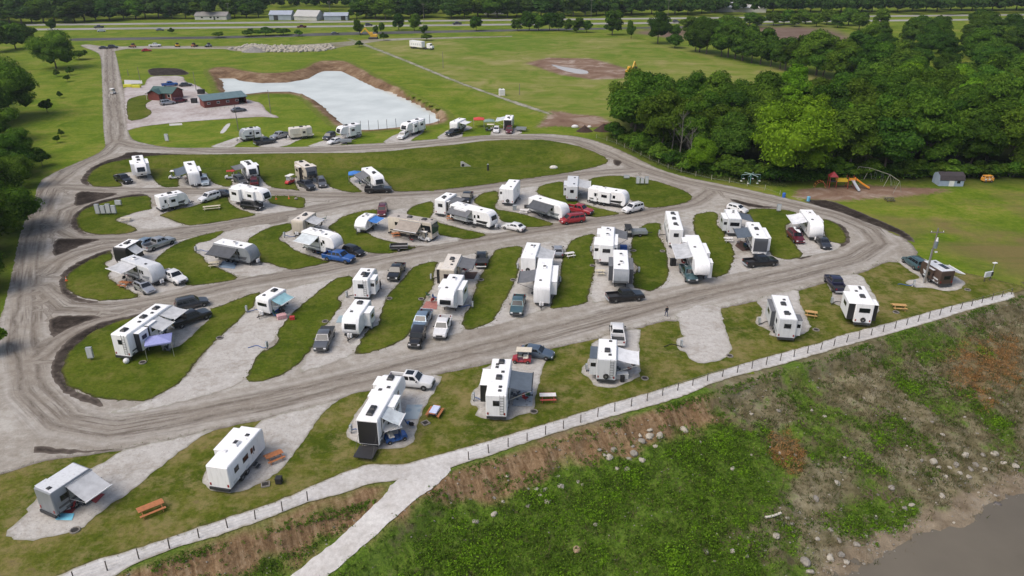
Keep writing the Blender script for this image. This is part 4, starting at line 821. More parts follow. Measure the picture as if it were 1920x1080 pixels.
# ================================================================= cars, pickups, carts
def carpaint(name, col, metal=.25, rough=.28):
    if name in MATS: return MATS[name]
    m, t, b = nodes(name); b.inputs['Base Color'].default_value = (*col, 1); b.inputs['Metallic'].default_value = metal
    b.inputs['Roughness'].default_value = rough; b.inputs['Coat Weight'].default_value = .6; b.inputs['Coat Roughness'].default_value = .08
    tc = t.nodes.new('ShaderNodeTexCoord'); n = noise_(t, tc.outputs['Object'], 2.2, 5, .6)
    t.links.new(ramp(t, n, [(.3, tuple(c * .88 for c in col)), (.7, col)]), b.inputs['Base Color'])
    MATS[name] = m; return m
CP = {k: carpaint('paint_' + k, c, m) for k, (c, m) in dict(black=((.012, .012, .014), .1), white=((.74, .74, .74), 0), silver=((.42, .43, .45), .5), grey=((.14, .145, .155), .4), dark=((.045, .048, .055), .3), red=((.35, .018, .025), .1), maroon=((.12, .012, .02), .2), blue=((.02, .1, .35), .2), teal=((.08, .15, .17), .4), slate=((.11, .15, .2), .4), steelblue=((.22, .3, .38), .4), navy=((.03, .03, .07), .3), green=((.015, .05, .045), .2), paleblue=((.45, .52, .56), .2), yellow=((.65, .42, .03), 0), brightred=((.5, .02, .02), 0)).items()}
HEADL = mat('headlight_lens', (.75, .76, .78), .15, 0)
SPEC = {  # L, W, ground clearance, hood z, belt z, roof z, cab base x0 x1, cab top x0 x1 (x from rear, fraction), hood front drop
 'sedan': (4.7, 1.82, .25, .92, .95, 1.45, .10, .72, .24, .58), 'suv': (4.75, 1.9, .3, 1.08, 1.1, 1.78, .02, .74, .06, .60),
 'pickup': (5.85, 2.0, .36, 1.2, 1.2, 1.9, .33, .74, .37, .63), 'van': (5.0, 1.95, .26, 1.05, 1.08, 1.8, .01, .84, .05, .66),
 'jeep': (4.3, 1.85, .4, 1.12, 1.12, 1.85, .03, .66, .04, .6), 'hatch': (4.3, 1.78, .26, .95, .98, 1.52, .02, .76, .1, .58)}
CARM = {}
def car_meshes(kind, variant):
    key = (kind, variant)
    if key in CARM: return CARM[key]
    L, W, g, hz, bz, rz, c0, c1, t0, t1 = SPEC[kind]; a = -L / 2; X = lambda k: a + L * k; hw = W / 2
    parts = []
    def ring(x, w_, z0, z1): # rounded half section -> closed ring
        return [(x, -w_ * .9, z0), (x, -w_, z0 + .14), (x, -w_, z1 - .13), (x, -w_ * .9, z1), (x, w_ * .9, z1), (x, w_, z1 - .13), (x, w_, z0 + .14), (x, w_ * .9, z0)]
    B = MB(); zc = bz
    bedx = X(c0) + .02
    if kind == 'pickup':
        st = [(X(.335), hw, g, bz), (X(.5), hw, g, bz), (X(.72), hw, g, hz), (X(.93), hw * .97, g + .02, hz - .08), (X(.985), hw * .92, g + .1, hz - .2), (X(1), hw * .86, g + .2, hz - .42)]
    elif kind == 'jeep':
        st = [(X(0), hw * .95, g + .1, bz), (X(.03), hw, g, bz), (X(.66), hw, g, bz), (X(.67), hw * .8, g, hz), (X(.97), hw * .72, g, hz - .06), (X(1), hw * .7, g + .05, hz - .15)]
    else:
        tail = bz - (.04 if kind == 'sedan' else .0)
        st = [(X(0), hw * .86, g + .25, tail - .2), (X(.015), hw * .93, g + .08, tail - .05), (X(.06), hw * .98, g, tail), (X(.3), hw, g, bz), (X(.68), hw, g, bz), (X(.78), hw * .99, g, hz - .02), (X(.93), hw * .95, g + .02, hz - .16), (X(.985), hw * .86, g + .12, hz - .28), (X(1), hw * .78, g + .2, hz - .42)]
    B.loft([ring(*q) for q in st]); parts.append(('body', B.mesh('body', True), 'P'))
    # cabin shell
    tw = hw * (.76 if kind != 'jeep' else .9); bw = hw * .955
    lo = [(X(c0), -bw, zc - .03), (X(c1), -bw, zc - .03), (X(c1), bw, zc - .03), (X(c0), bw, zc - .03)]; hi = [(X(t0), -tw, rz - .06), (X(t1), -tw, rz - .06), (X(t1), tw, rz - .06), (X(t0), tw, rz - .06)]
    h2 = [(X(t0) + .12, -tw + .1, rz), (X(t1) - .12, -tw + .1, rz), (X(t1) - .12, tw - .1, rz), (X(t0) + .12, tw - .1, rz)]
    C_ = MB(); C_.loft([lo, hi, h2]); parts.append(('cabin', C_.mesh('cabin', True), 'P' if variant != 'softtop' else 'B'))
    lo_, hi_ = [Vector(p) for p in lo], [Vector(p) for p in hi]
    def pane(i, j, u0, u1, v0, v1, nm):
        f = lambda u, v: (lo_[i].lerp(lo_[j], u)).lerp(hi_[i].lerp(hi_[j], u), v)
        A = [f(u0, v0), f(u1, v0), f(u1, v1), f(u0, v1)]; cen = sum(A, Vector()) / 4; n = (A[1] - A[0]).cross(A[3] - A[0]); ref = cen - Vector((X((c0 + c1) / 2), 0, 1.2))
        if n.dot(ref) < 0: A = A[::-1]
        parts.append((nm, MB().quad(*A, .012).mesh(nm), 'G'))
    pane(1, 2, .06, .94, .12, .93, 'windshield'); pane(3, 0, .08, .92, .2, .9, 'rear_window')
    cuts = {'sedan': [(.2, .5), (.53, .84)], 'hatch': [(.12, .45), (.49, .84)], 'suv': [(.05, .27), (.3, .57), (.6, .87)], 'van': [(.05, .3), (.33, .6), (.63, .88)], 'pickup': [(.08, .44), (.5, .86)], 'jeep': [(.05, .45), (.52, .93)]}[kind]
    for u0, u1 in cuts: pane(0, 1, u0, u1, .22, .88, 'side_window'); pane(3, 2, u0, u1, .22, .88, 'side_window')
    if kind == 'pickup':
        x0, x1 = X(0), X(.34); w_ = MB()
        w_.box(x0 + .06, x1, -hw, -hw + .12, g + .05, bz - .02, .03); w_.box(x0 + .06, x1, hw - .12, hw, g + .05, bz - .02, .03); w_.box(x1 - .06, x1 + .02, -hw + .121, hw - .121, g + .05, bz - .02)
        w_.box(x0 + .062, x1 - .061, -hw + .122, hw - .122, g + .1, .74); parts.append(('bed', w_.mesh('bed'), 'P'))
        parts.append(('bed_liner', MB().box(x0 + .13, x1 - .07, -hw + .13, hw - .13, .742, .765).mesh('bed_liner'), 'D'))
        parts.append(('tailgate', MB().box(x0, x0 + .058, -hw + .03, hw - .03, g + .25, bz - .03, .02).mesh('tailgate'), 'P'))
        if variant == 'cover': parts.append(('tonneau_cover', MB().box(x0 + .07, x1 - .02, -hw + .04, hw - .04, bz - .015, bz + .04, .03).mesh('tonneau_cover'), 'D'))
        if variant == 'topper': parts.append(('bed_cap', MB().box(x0 + .07, x1 - .02, -hw + .06, hw - .06, bz - .015, rz - .08, .15).mesh('bed_cap'), 'P'))
    if kind in ('suv', 'van') or variant == 'rack':
        for s_ in (-1, 1): parts.append(('roof_rail', MB().bar((X(t0) + .25, s_ * tw * .85, rz + .05), (X(t1) - .3, s_ * tw * .85, rz + .05), .04, .05).mesh('roof_rail'), 'D'))
    if variant == 'sunroof': parts.append(('sunroof', MB().box(X(t0) + .25, X(t1) - .3, -tw * .65, tw * .65, rz + .002, rz + .012).mesh('sunroof'), 'G'))
    if kind == 'jeep': o_ = None
    zl = hz - .42 if kind != 'jeep' else hz - .3
    for s_ in (-1, 1):
        parts.append(('headlight', MB().box(X(.975), X(1) + .005, s_ * hw * .66 - .16, s_ * hw * .66 + .16, zl - .08, zl + .1, .03).mesh('headlight'), 'H'))
        parts.append(('tail_light', MB().box(X(0) - .015, X(.012), s_ * hw * .78 - .11, s_ * hw * .78 + .11, bz - .38, bz - .12).mesh('tail_light'), 'R'))
        parts.append(('mirror', MB().box(X(c1) - .42, X(c1) - .27, min(s_ * hw * .99, s_ * (hw + .19)), max(s_ * hw * .99, s_ * (hw + .19)), bz + .02, bz + .18, .03).mesh('mirror'), 'D'))
    parts.append(('grille', MB().box(X(.985), X(1) + .012, -hw * .45, hw * .45, g + .28, hz - .36 if kind != 'pickup' else hz - .34).mesh('grille'), 'D'))
    parts.append(('front_bumper', MB().box(X(.97), X(1) + .05, -hw * .84, hw * .84, g + .04, g + .26, .05).mesh('front_bumper'), 'D' if kind in ('pickup', 'jeep') else 'P'))
    parts.append(('rear_bumper', MB().box(X(0) - .08, X(.02), -hw * .88, hw * .88, g + .04, g + .25, .05).mesh('rear_bumper'), 'D' if kind != 'pickup' else 'A'))
    CARM[key] = parts; return parts
CARNAME = dict(sedan=('sedan', 'car'), suv=('suv', 'car'), pickup=('pickup_truck', 'pickup'), van=('passenger_van', 'van'), jeep=('jeep', 'car'), hatch=('hatchback', 'car'))
CARNAME['jeep'] = ('offroader', 'car')
def car(label, kind, col, rear, front, variant='', z=.8, dz=.085, group='vehicles parked at the campsites', sc=1.0):
    p, q = np.array(G(*rear, z)), np.array(G(*front, z)); c = (p + q) / 2; dv = q - p; ang = math.atan2(dv[1], dv[0])
    nm, cat = CARNAME[kind]; root = empty(nm, (c[0], c[1], dz), ang, label, cat, group); root.scale = (sc,) * 3
    MM = dict(P=CP[col], G=GLASS, D=DARKM, H=HEADL, R=LAMP, A=ALU, B=BLACKP)
    for n_, me_, k in car_meshes(kind, variant): link(n_, me_, root, MM[k])
    L, W = SPEC[kind][:2]; r = {'pickup': .4, 'jeep': .42, 'suv': .36}.get(kind, .33)
    for x in (-L / 2 + L * .19, L / 2 - L * (.17 if kind != 'jeep' else .14)):
        for s_ in (-1, 1): wheel(root, x, s_ * (W / 2 - .1), r, .26, s_)
    if kind == 'jeep':
        o = wheel(root, 0, 0, .38, .22, 1, 'spare_wheel'); o.location = (-L / 2 - .14, 0, .95); o.rotation_euler = (0, 0, math.pi / 2)
    return root
def cart(label, at_, ang, col, roofc, L=2.5, name='golf_cart', z=.6, dz=.085):
    c = G(*at_, z); root = empty(name, (c[0], c[1], dz), ang, label, 'cart', 'golf carts at the campsites'); a, b = -L / 2, L / 2
    B = MB(); B.loft([[(x, -y, .28), (x, -y, z1), (x, y, z1), (x, y, .28)] for x, y, z1 in ((a, .55, .75), (a + .9, .58, .78), (a + .95, .58, .38), (b - .8, .58, .38), (b - .75, .56, .85), (b - .1, .45, .72), (b, .4, .55))]); B.build('body', CP[col], root, True)
    MB().box(a + .45, a + 1.0, -.5, .5, .78, .92, .04).build('seat', CREAM, root); MB().box(a + .35, a + .47, -.5, .5, .85, 1.3, .04).build('seat_back', CREAM, root)
    MB().box(a - .1, b - .55, -.62, .62, 1.86, 1.94, .04).build('canopy', roofc, root)
    for x in (a + .1, b - .75):
        for s_ in (-1, 1): MB().bar((x, s_ * .52, .7), (x, s_ * .52, 1.87), .04).build('canopy_post', DARKM, root)
    MB().quad((b - .7, .5, .85), (b - .7, -.5, .85), (b - .78, -.5, 1.8), (b - .78, .5, 1.8), .01).build('windscreen', mat('clear_plastic', (.3, .33, .34), .1, 0), root)
    for x in (a + .4, b - .4):
        for s_ in (-1, 1): wheel(root, x, s_ * .52, .24, .2, s_)
    return root
C = car
# by the pond
C('dark grey pickup parked across from cream trailer', 'pickup', 'dark', (482,267), (511,262.5)); C('silver pickup with dark bed cover beside cream trailer', 'pickup', 'silver', (538,250.5), (511,257.5), 'cover')
C('dark grey SUV at the nose of the pondside fifth wheel', 'suv', 'dark', (627,251), (607,260)); C('white sedan beside dark SUV by the pond', 'sedan', 'white', (638,261), (618,266))
C('white SUV under nose of long pondside fifth wheel', 'suv', 'white', (764,249), (747,259)); C('black pickup in front of short white trailer', 'pickup', 'black', (866,244.5), (837,252))
C('white car parked next to red SUV below the canopies', 'hatch', 'white', (932,237), (929.5,248)); C('red SUV in front of camper with dark rear', 'suv', 'maroon', (957.5,237), (953,250))
# ditch row
C('black pickup facing away from first fifth wheel by junction', 'pickup', 'black', (216,329), (247,342)); C('pale blue van beside trailer with slate awning', 'suv', 'paleblue', (381,330), (386,348))
C('dark red SUV below fifth wheel with grey awning', 'suv', 'maroon', (477,346.5), (477.5,333)); C('grey SUV half hidden behind big white fifth wheel', 'suv', 'grey', (442,332.5), (461,343))
C('dark pickup in front of the beige fifth wheel', 'pickup', 'dark', (563,340), (587,353)); C('small grey SUV right of the dark pickup', 'suv', 'grey', (600,336), (606,348)); C('long black pickup across the nose of fifth wheel', 'pickup', 'black', (687,355), (731,354))
# second row
C('boxy white offroad wagon beside the picnic lawn', 'suv', 'white', (407,365), (377,374)); C('dark grey sedan behind white wagon', 'sedan', 'dark', (409,362.5), (431,362)); C('black SUV in front of big white fifth wheel', 'suv', 'black', (453,383), (493,388))
# third row
C('silver pickup beside trailer with black front', 'pickup', 'silver', (281,462), (315,450)); C('teal sedan squeezed behind black fronted trailer', 'sedan', 'steelblue', (264,457), (286,447.5)); C('silver hatchback with sunroof near orange picnic table', 'hatch', 'silver', (256,530), (285,545), 'sunroof'); C('white pickup in front of pale grey trailer', 'pickup', 'white', (306,510), (345,528))
# fourth row
C('bright blue pickup below big white fifth wheel', 'pickup', 'blue', (615,478), (656,485)); C('black hatchback next to bright blue pickup', 'hatch', 'black', (649,464.5), (677,473)); C('small dark red SUV behind the motorhome', 'suv', 'maroon', (719,388), (715,401))
C('black pickup behind camper with grey awning', 'pickup', 'black', (880,361), (871,379)); C('white sedan on the gravel below long trailer', 'sedan', 'white', (982,428), (945,420)); C('red pickup hitched by trailer with dark awning', 'pickup', 'red', (1067,389), (1106,397)); C('red minivan in front of red pickup', 'van', 'red', (1093,408), (1053,413)); C('white SUV in front of banded long trailer', 'suv', 'white', (1207,385), (1166,395))
# main row
C('dark SUV beside the toy hauler nose', 'suv', 'dark', (337,573), (382,563)); C('black pickup parked under toy hauler awnings', 'pickup', 'black', (326,607), (387,585)); C('slate grey pickup near the road below white trailer', 'pickup', 'grey', (615,618), (600,653), 'cover'); C('black pickup near middle road beside white trailer', 'pickup', 'black', (750,497), (736,521)); C('black pickup next to beige camper awning', 'pickup', 'black', (902,497), (903.5,474), 'cover')
C('steel blue pickup behind black offroader', 'pickup', 'steelblue', (798,588), (785,613)); C('black soft top offroader at lower road edge', 'jeep', 'black', (787,621), (776.5,647), 'softtop'); C('white pickup below white fifth wheel', 'pickup', 'white', (836,594), (823,632)); C('teal pickup facing lower road', 'pickup', 'teal', (975.5,552), (966.5,592)); C('silver sedan next to silver awning', 'sedan', 'silver', (1047,477), (1045,460))
C('black crew pickup crosswise below grey nosed fifth wheel', 'pickup', 'black', (1141,557), (1203,551.5)); C('teal grey pickup below round nosed fifth wheel', 'pickup', 'teal', (1283,498), (1300,527)); C('white car behind camper with wide rear window', 'hatch', 'white', (1371,387), (1394,393)); C('black pickup crosswise below charcoal capped trailer', 'pickup', 'black', (1402,492), (1450,488)); C('dark red SUV with kayak on its roof rack', 'suv', 'maroon', (1478,430), (1507,457)); C('dark grey coupe on the easternmost loop pad', 'sedan', 'dark', (1536,445), (1552,462))
# along the fence
C('white pickup with glass roof beside toy hauler', 'pickup', 'white', (726,709), (815,718), 'sunroof'); C('blue grey sedan behind red golf cart', 'sedan', 'slate', (983,655), (1029,662)); C('white pickup with open bed behind ladder trailer', 'pickup', 'white', (1159,642), (1156.5,609)); C('navy pickup beside fifth wheel with dark slides', 'pickup', 'navy', (1575,542), (1557.5,520)); C('dark teal SUV near the power pole', 'suv', 'teal', (1727,500), (1701,483)); C('dark green hatchback against the striped camper', 'hatch', 'green', (1743,513), (1729,497), sc=.9)
# by the lodge and in the yard beyond
C('silver SUV parked before the red lodge', 'suv', 'silver', (306,193), (322,191)); C('red SUV parked before the red lodge', 'suv', 'maroon', (331,189), (344,187)); C('grey sedan before the long red shed', 'sedan', 'grey', (439,206), (456,204)); C('blue and white pickup behind the red lodge', 'pickup', 'blue', (306,159), (330,157)); C('dark sedan behind the red lodge', 'sedan', 'dark', (340,158.5), (356,157.5))
for l_, k_, c_, a_, b_ in [('dark car at the top of entrance road', 'sedan', 'dark', (188,89), (201,88.5)), ('black SUV by the entrance road end', 'suv', 'black', (205,88), (219,87.5)), ('red car on grass beside gravel yard', 'sedan', 'brightred', (266,94), (283,93)), ('white pickup with dark load in gravel yard', 'pickup', 'white', (281,85), (300,84.5))]: C(l_, k_, c_, a_, b_, dz=.05)
HWY = [('dark pickup on far highway lane near left trees', 'pickup', 'dark', (192,50), (179,50.5)), ('pale blue sedan on the highway at left', 'sedan', 'paleblue', (183,57.5), (197,57)), ('dark blue sedan on highway above gravel yard', 'sedan', 'slate', (294,55.5), (306,55)), ('maroon pickup on highway near barns', 'pickup', 'maroon', (572,49.5), (559,50)), ('dark SUV with white van on highway', 'suv', 'dark', (685,46.5), (698,46)), ('dark pickup on highway left of round bush', 'pickup', 'dark', (863,43.5), (851,44)), ('grey sedan on frontage road', 'sedan', 'grey', (622,62), (634,61.5)), ('grey SUV on highway right of dark tree', 'suv', 'grey', (1262,40), (1273,39.5)), ('dark sedan on highway behind hedgerow', 'sedan', 'dark', (1334,39), (1346,38.5))]
for l_, k_, c_, a_, b_ in HWY: C(l_, k_, c_, a_, b_, dz=.05, group='vehicles on the highway')
CW, CB = mat('white_canvas', (.75, .74, .72), .7, .08), mat('cream_canvas', (.62, .56, .45), .7, .1)
cart('blue golf cart with white roof beside toy hauler ramp', (742,818), R(25), 'blue', CW); cart('red golf cart with cream roof behind blue grey sedan', (978,672), R(175), 'red', CB); cart('black golf cart with white roof before the motorhome', (797,446), R(-30), 'white', CW); cart('white golf cart driving on the entrance road', (212,173), R(90), 'white', CW, dz=.05)
cart('small dark cart below fifth wheel with grey awning', (432,331), R(200), 'white', mat('red_canvas', (.4, .03, .03), .7, .1)); cart('red and white cart beside beige fifth wheel', (543,340), R(250), 'brightred', CW); cart('dark cart next to white car by canopies', (918,242), R(180), 'dark', CB); cart('black side by side cart near caged trailer', (1177,436), R(90), 'black', mat('black_canvas', (.02, .02, .02), .7, .1), 2.9); cart('white cart left of slate awning trailer', (327,331), R(190), 'white', CW)
# ================================================================= site furniture
WOODO = mat('orange_stained_wood', (.42, .16, .06), .7, .2, 4); WOODY = mat('yellow_pine', (.5, .3, .11), .7, .2, 4); WOODP = mat('pale_weathered_wood', (.55, .5, .38), .75, .2, 4); WOODW = mat('white_painted_wood', (.7, .68, .66), .6, .12, 4); WOODR = mat('red_painted_wood', (.4, .07, .05), .6, .15, 4)
POSTW = mat('treated_post', (.1, .085, .07), .85, .25, 3)
PLANK = {}
def plank(parent, name, x0, x1, y0, y1, z0, z1, m_):
    k = tuple(round(q, 3) for q in (x0, x1, y0, y1, z0, z1))
    if k not in PLANK: PLANK[k] = MB().box(*k, .008).mesh(name)
    return link(name, PLANK[k], parent, m_)
def picnic(label, at_, deg, wood, L=1.9, wood2=None, dz=.02):
    x, y = G(*at_, .5); r = empty('picnic_table', (x, y, dz), R(deg), label, 'table', 'picnic tables on the lawns'); h = L / 2
    for k in range(5): plank(r, 'tabletop_plank', -h, h, -.37 + .15 * k, -.23 + .15 * k, .70, .745, wood)
    for s_ in (-1, 1):
        for k in range(2): plank(r, 'seat_plank', -h, h, s_ * .72 - .14 + .15 * k, s_ * .72 - .005 + .15 * k, .42, .46, wood2 or wood)
        X = s_ * (h - .3)
        for q in (-1, 1): MB().bar((X, q * .3, .7), (X, q * .75, 0), .05, .09).build('leg', wood2 or wood, r)
        MB().bar((X + .04, -.85, .39), (X + .04, .85, .39), .05, .09).build('cross_beam', wood2 or wood, r)
    return r
picnic('large orange picnic table on the lawn near lower left fence', (283,952), 38, WOODO, 2.4); picnic('orange picnic table beside plain white trailer', (514,855), 38, WOODO, 1.9)
t1 = picnic('picnic table under a blue white cloth by toy hauler', (815,771), 75, WOODO, 1.9)
picnic('white topped red picnic table right of patterned mat', (1027,743), 2, WOODW, 2.0, WOODR); picnic('yellow picnic table between the two eastern fence pads', (1521,587), -20, WOODY, 1.7); picnic('yellow picnic table near the fence right end', (1686,574), -8, WOODY, 2.0)
picnic('whitish picnic table on lawn right of silver sedan', (1068,477), 20, WOODW, 1.7, dz=.09); picnic('pale wooden table on pad left of grey nosed fifth wheel', (1125,510), 0, WOODP, 1.6, dz=.09); picnic('long pale bench table on the second row lawn', (397,389), 18, WOODP, 3.4, dz=.09); picnic('pale low table beside grey utility cabinets', (236,411), 5, WOODP, 2.0, dz=.09)
picnic('pale table left of blue patterned mat', (401,495), 15, WOODP, 1.7, dz=.09); picnic('orange table near silver hatchback', (234,532), -15, WOODO, 1.7, dz=.09); picnic('orange table below very long white trailer', (846,408), -10, WOODO, 1.8, dz=.09); picnic('brown table beside the motorhome wheel', (742,440), 15, WOODO, 1.6, dz=.09); picnic('pale table in front of trailer with dark awning', (983,396), -20, WOODW, 1.8, dz=.09); picnic('small table beside charcoal capped trailer pad', (1366,449), -5, WOODW, 1.6, dz=.09); picnic('dark bench table beside the swing set', (1668,373), 3, POSTW, 2.0)
x, y = G(815, 771, .5); cl = empty('tablecloth', (x, y, .02), R(75), 'blue white tablecloth draped over picnic table by toy hauler', 'tablecloth')
cm = mat('pale_blue_cloth', (.55, .6, .78), .8, .15, 3)
MB().box(-.8, .8, -.42, .42, .752, .765).build('cloth_top', cm, cl)
for s_ in (-1, 1): MB().box(-.8, .8, s_ * .43 - .008, s_ * .43 + .008, .5, .763).build('cloth_side', cm, cl)
MB().box(-.812, -.798, -.42, .42, .45, .763).build('cloth_end', mat('navy_cloth', (.03, .035, .08), .8, .1), cl)

STONE = mat('grey_concrete_block', (.24, .22, .19), .9, .2, 6); ASH = mat('ash', (.03, .028, .026), .95, .3, 5)
def firering(label, at_, sq=False, rad=.42, dz=.02):
    x, y = G(*at_); r = empty('fire_ring', (x, y, dz), rng.uniform(0, 1), label, 'fire ring', 'fire rings on the lawns')
    n = 8 if not sq else 4
    if sq:
        for k in range(4):
            o = MB().box(-rad, rad - .12, rad - .1, rad + .02, 0, .14, .02).build('kerb_block', STONE, r); o.rotation_euler = (0, 0, k * math.pi / 2)
    else:
        if 'fr' not in PLANK: PLANK['fr'] = MB().box(-.17, .17, rad - .07, rad + .05, 0, .13, .03).mesh('ring_stone')
        for k in range(10): o = link('ring_stone', PLANK['fr'], r, STONE); o.rotation_euler = (0, 0, k * math.pi / 5 + rng.uniform(-.05, .05))
    MB().cyl((0, 0, .005), (0, 0, .05), rad * .8, n=12).build('ash_bed', ASH, r)
for l_, p_, sq, z_ in [('fire ring below corner trailer pad', (141,995), 0, .02), ('square white framed fire pit below plain white trailer', (498,909), 1, .02), ('square block fire pit below cloth covered table', (798,794), 1, .02), ('fire ring at patterned mat pad corner', (1001,773), 0, .06), ('fire ring at ladder trailer pad corner', (1209,710), 0, .02), ('fire ring at the empty pad corner', (1368,668), 0, .02), ('fire ring beside pale grey trailer pad', (1530,619), 0, .02), ('fire ring below yellow table near fence end', (1680,586), 0, .02), ('fire ring below striped camper pad', (1814,544), 0, .02), ('fire ring on toy hauler lawn', (268,681), 0, .09), ('fire ring on lawn edge right of toy hauler', (412,635), 0, .09), ('fire ring on lawn right of white trailers', (730,561), 0, .09), ('fire ring on lawn left of long white trailer', (962,526), 0, .09), ('fire ring on lawn left of red mat', (790,562), 0, .09), ('fire ring on lawn right of big rear window camper', (1188,471), 0, .09), ('fire ring left of round nosed fifth wheel pad', (1242,472), 0, .09), ('fire ring on lawn left of white trailer pad', (610,604), 0, .09), ('pale fire ring on lawn right of beige camper', (902,526), 0, .09), ('fire ring left of pale wooden table', (1111,499), 0, .09)]: firering(l_, p_, sq, dz=z_)

def rug(label, pts, m_, z=.1, name='ground_mat'):
    P = GP(pts); a = np.array(P); n = len(P); M_ = MB()
    M_.add([(x, y, z) for x, y in P] + [(x, y, z + .012) for x, y in P], [list(range(n))[::-1], list(range(n, 2 * n))] + [[i, (i + 1) % n, n + (i + 1) % n, n + i] for i in range(n)])
    tag(M_.build(name, m_), label, 'mat', 'mats laid on the gravel')
def printmat(name, c1, c2, sc):
    m, t, b = nodes(name); b.inputs['Roughness'].default_value = .85; P = t.nodes.new('ShaderNodeNewGeometry').outputs['Position']
    v = N(t, 'ShaderNodeTexVoronoi'); v.inputs['Scale'].default_value = sc; t.links.new(P, v.inputs['Vector'])
    t.links.new(ramp(t, v.outputs['Distance'], [(.28, c1), (.42, c2)]), b.inputs['Base Color']); return m
rug('light blue mat on gravel below corner trailer', [(104,976),(114,964),(140,964),(135,977)], mat('sky_blue_mat', (.2, .58, .75), .8, .1)); rug('red mat under awning of corner trailer', [(160,934),(172,922),(197,928),(180,945)], mat('red_mat', (.3, .06, .06), .9, .2)); rug('red mat below grey corner trailer table', [(118,962),(128,950),(143,955),(135,964)], mat('red_mat', (.3, .06, .06)))
rug('pale blue grey mat beside toy hauler', [(756,788),(763,760),(793,760),(783,787)], printmat('blue_grey_mat', (.26, .33, .38), (.34, .4, .43), .8)); rug('black and white patterned mat by slate awning', [(960,763),(965,743),(982,724),(1000,727),(998,763)], printmat('patterned_mat', (.02, .025, .035), (.3, .33, .36), 1.3))
rug('red mat left of white fifth wheel', [(791,580),(799,566),(822,566),(819,581)], mat('brick_mat', (.35, .15, .13), .9, .2)); rug('brown mat below grey awning', [(868,523),(873,511),(896,511),(889,524)], mat('brown_mat', (.11, .065, .05), .9, .2)); rug('pale teal mat left of window trailer', [(630,606),(636,593),(650,592),(646,606)], mat('teal_mat', (.3, .4, .44), .9, .15)); rug('blue patterned mat below charcoal awning', [(410,502),(418,490),(446,492),(440,505)], printmat('blue_pattern_mat', (.03, .07, .16), (.2, .28, .38), 1.2)); rug('brown mat below charcoal capped trailer', [(1378,462),(1384,452),(1402,454),(1408,470),(1392,472)], mat('brown_mat', (.11, .065, .05)))

PEDM = mat('grey_utility_metal', (.33, .36, .38), .5, .12, 4, metal=.3)
def pedestal(label, at_, n=1, deg=0, hh=1.3, ww=.5, dz=.02, dx=.8):
    x, y = G(*at_, .6); r = empty('utility_cabinet', (x, y, dz), R(deg), label, 'utility box', 'utility cabinets')
    for k in range(n):
        X = (k - (n - 1) / 2) * dx; hz = hh * (1 if k % 2 == 0 else .85)
        b = MB().box(X - ww / 2, X + ww / 2, -.2, .2, .3, hz, .04).build('cabinet', PEDM, r)
        MB().box(X - ww / 2 + .05, X + ww / 2 - .05, -.215, -.2, .4, hz - .12).build('cabinet_door', LGREY, b)
        MB().box(X - .05, X + .05, -.06, .06, 0, .301).build('mount_post', POSTW, b)
pedestal('row of grey utility cabinets on the west lawn', (199,398), 4, 5, 2.3, .9, .09, 1.05); pedestal('grey cabinets on east end lawn', (1204,342), 3, 0, 1.9, .8, .09, 1.0); pedestal('lone grey cabinet on toy hauler lawn', (170,668), 1, 10, 1.9, .75, .09); pedestal('grey cabinet by the east junction', (1460,393), 1, 0, 1.7, .8, .09); pedestal('grey cabinet on lawn below the lodge drive', (313,262), 1, 0, 2.2, 1.0, .02); pedestal('dark cabinet near west utility row', (222,382), 1, 0, 1.3, 1.3, .09); pedestal('low dark cabinet behind east cabinets', (1175,332), 1, 0, 1.0, 1.3, .09)
for l_, p_ in [('hookup post left of plain old trailer', (462,580)), ('hookup post on pad of old white trailer', (500,648)), ('hookup post left of window slide trailer', (650,553)), ('hookup post right of wide front window trailer', (697,612)), ('hookup post left of beige camper', (808,520)), ('hookup post right of front window fifth wheel', (886,572)), ('hookup post left of spare wheel trailer', (971,500)), ('hookup post right of long white trailer', (1050,525)), ('hookup post left of rear window fifth wheel', (1108,468)), ('hookup post right of grey nosed fifth wheel', (1198,507)), ('hookup post left of tall striped camper', (1236,437)), ('hookup post right of round nosed fifth wheel', (1332,492)), ('hookup post left of slate awning fence trailer', (888,745)), ('hookup post left of ladder trailer', (1100,690)), ('hookup post on empty pad edge', (1278,645)), ('hookup post left of pale grey fence trailer', (1424,603)), ('hookup post left of dark slide fifth wheel', (1560,565)), ('hookup post below power pole', (1714,532)), ('hookup post left of toy hauler with ramp', (658,805)), ('hookup post left of big awning trailer', (367,468)), ('hookup post left of blue pickup fifth wheel', (533,441))]:
    pedestal(l_, p_, 1, rng.uniform(-20, 20), 1.15, .26, .07)
    x, y = G(*p_, .3); sx = 1 if ' left of' in l_ else -1; pts = [Vector((x + sx * k * .42, y + .35 * math.sin(k * 1.1 + x), .13)) for k in range(7)]; hz_ = MB()
    for a, b in zip(pts[:-1], pts[1:]): hz_.cyl(a, b, .05, n=5)
    tag(hz_.build('hose', TYRE if int(x * 7) % 2 else mat('blue_hose', (.04, .12, .35), .6, .1)), 'hose running from the ' + l_, 'hose', 'hoses on the gravel')

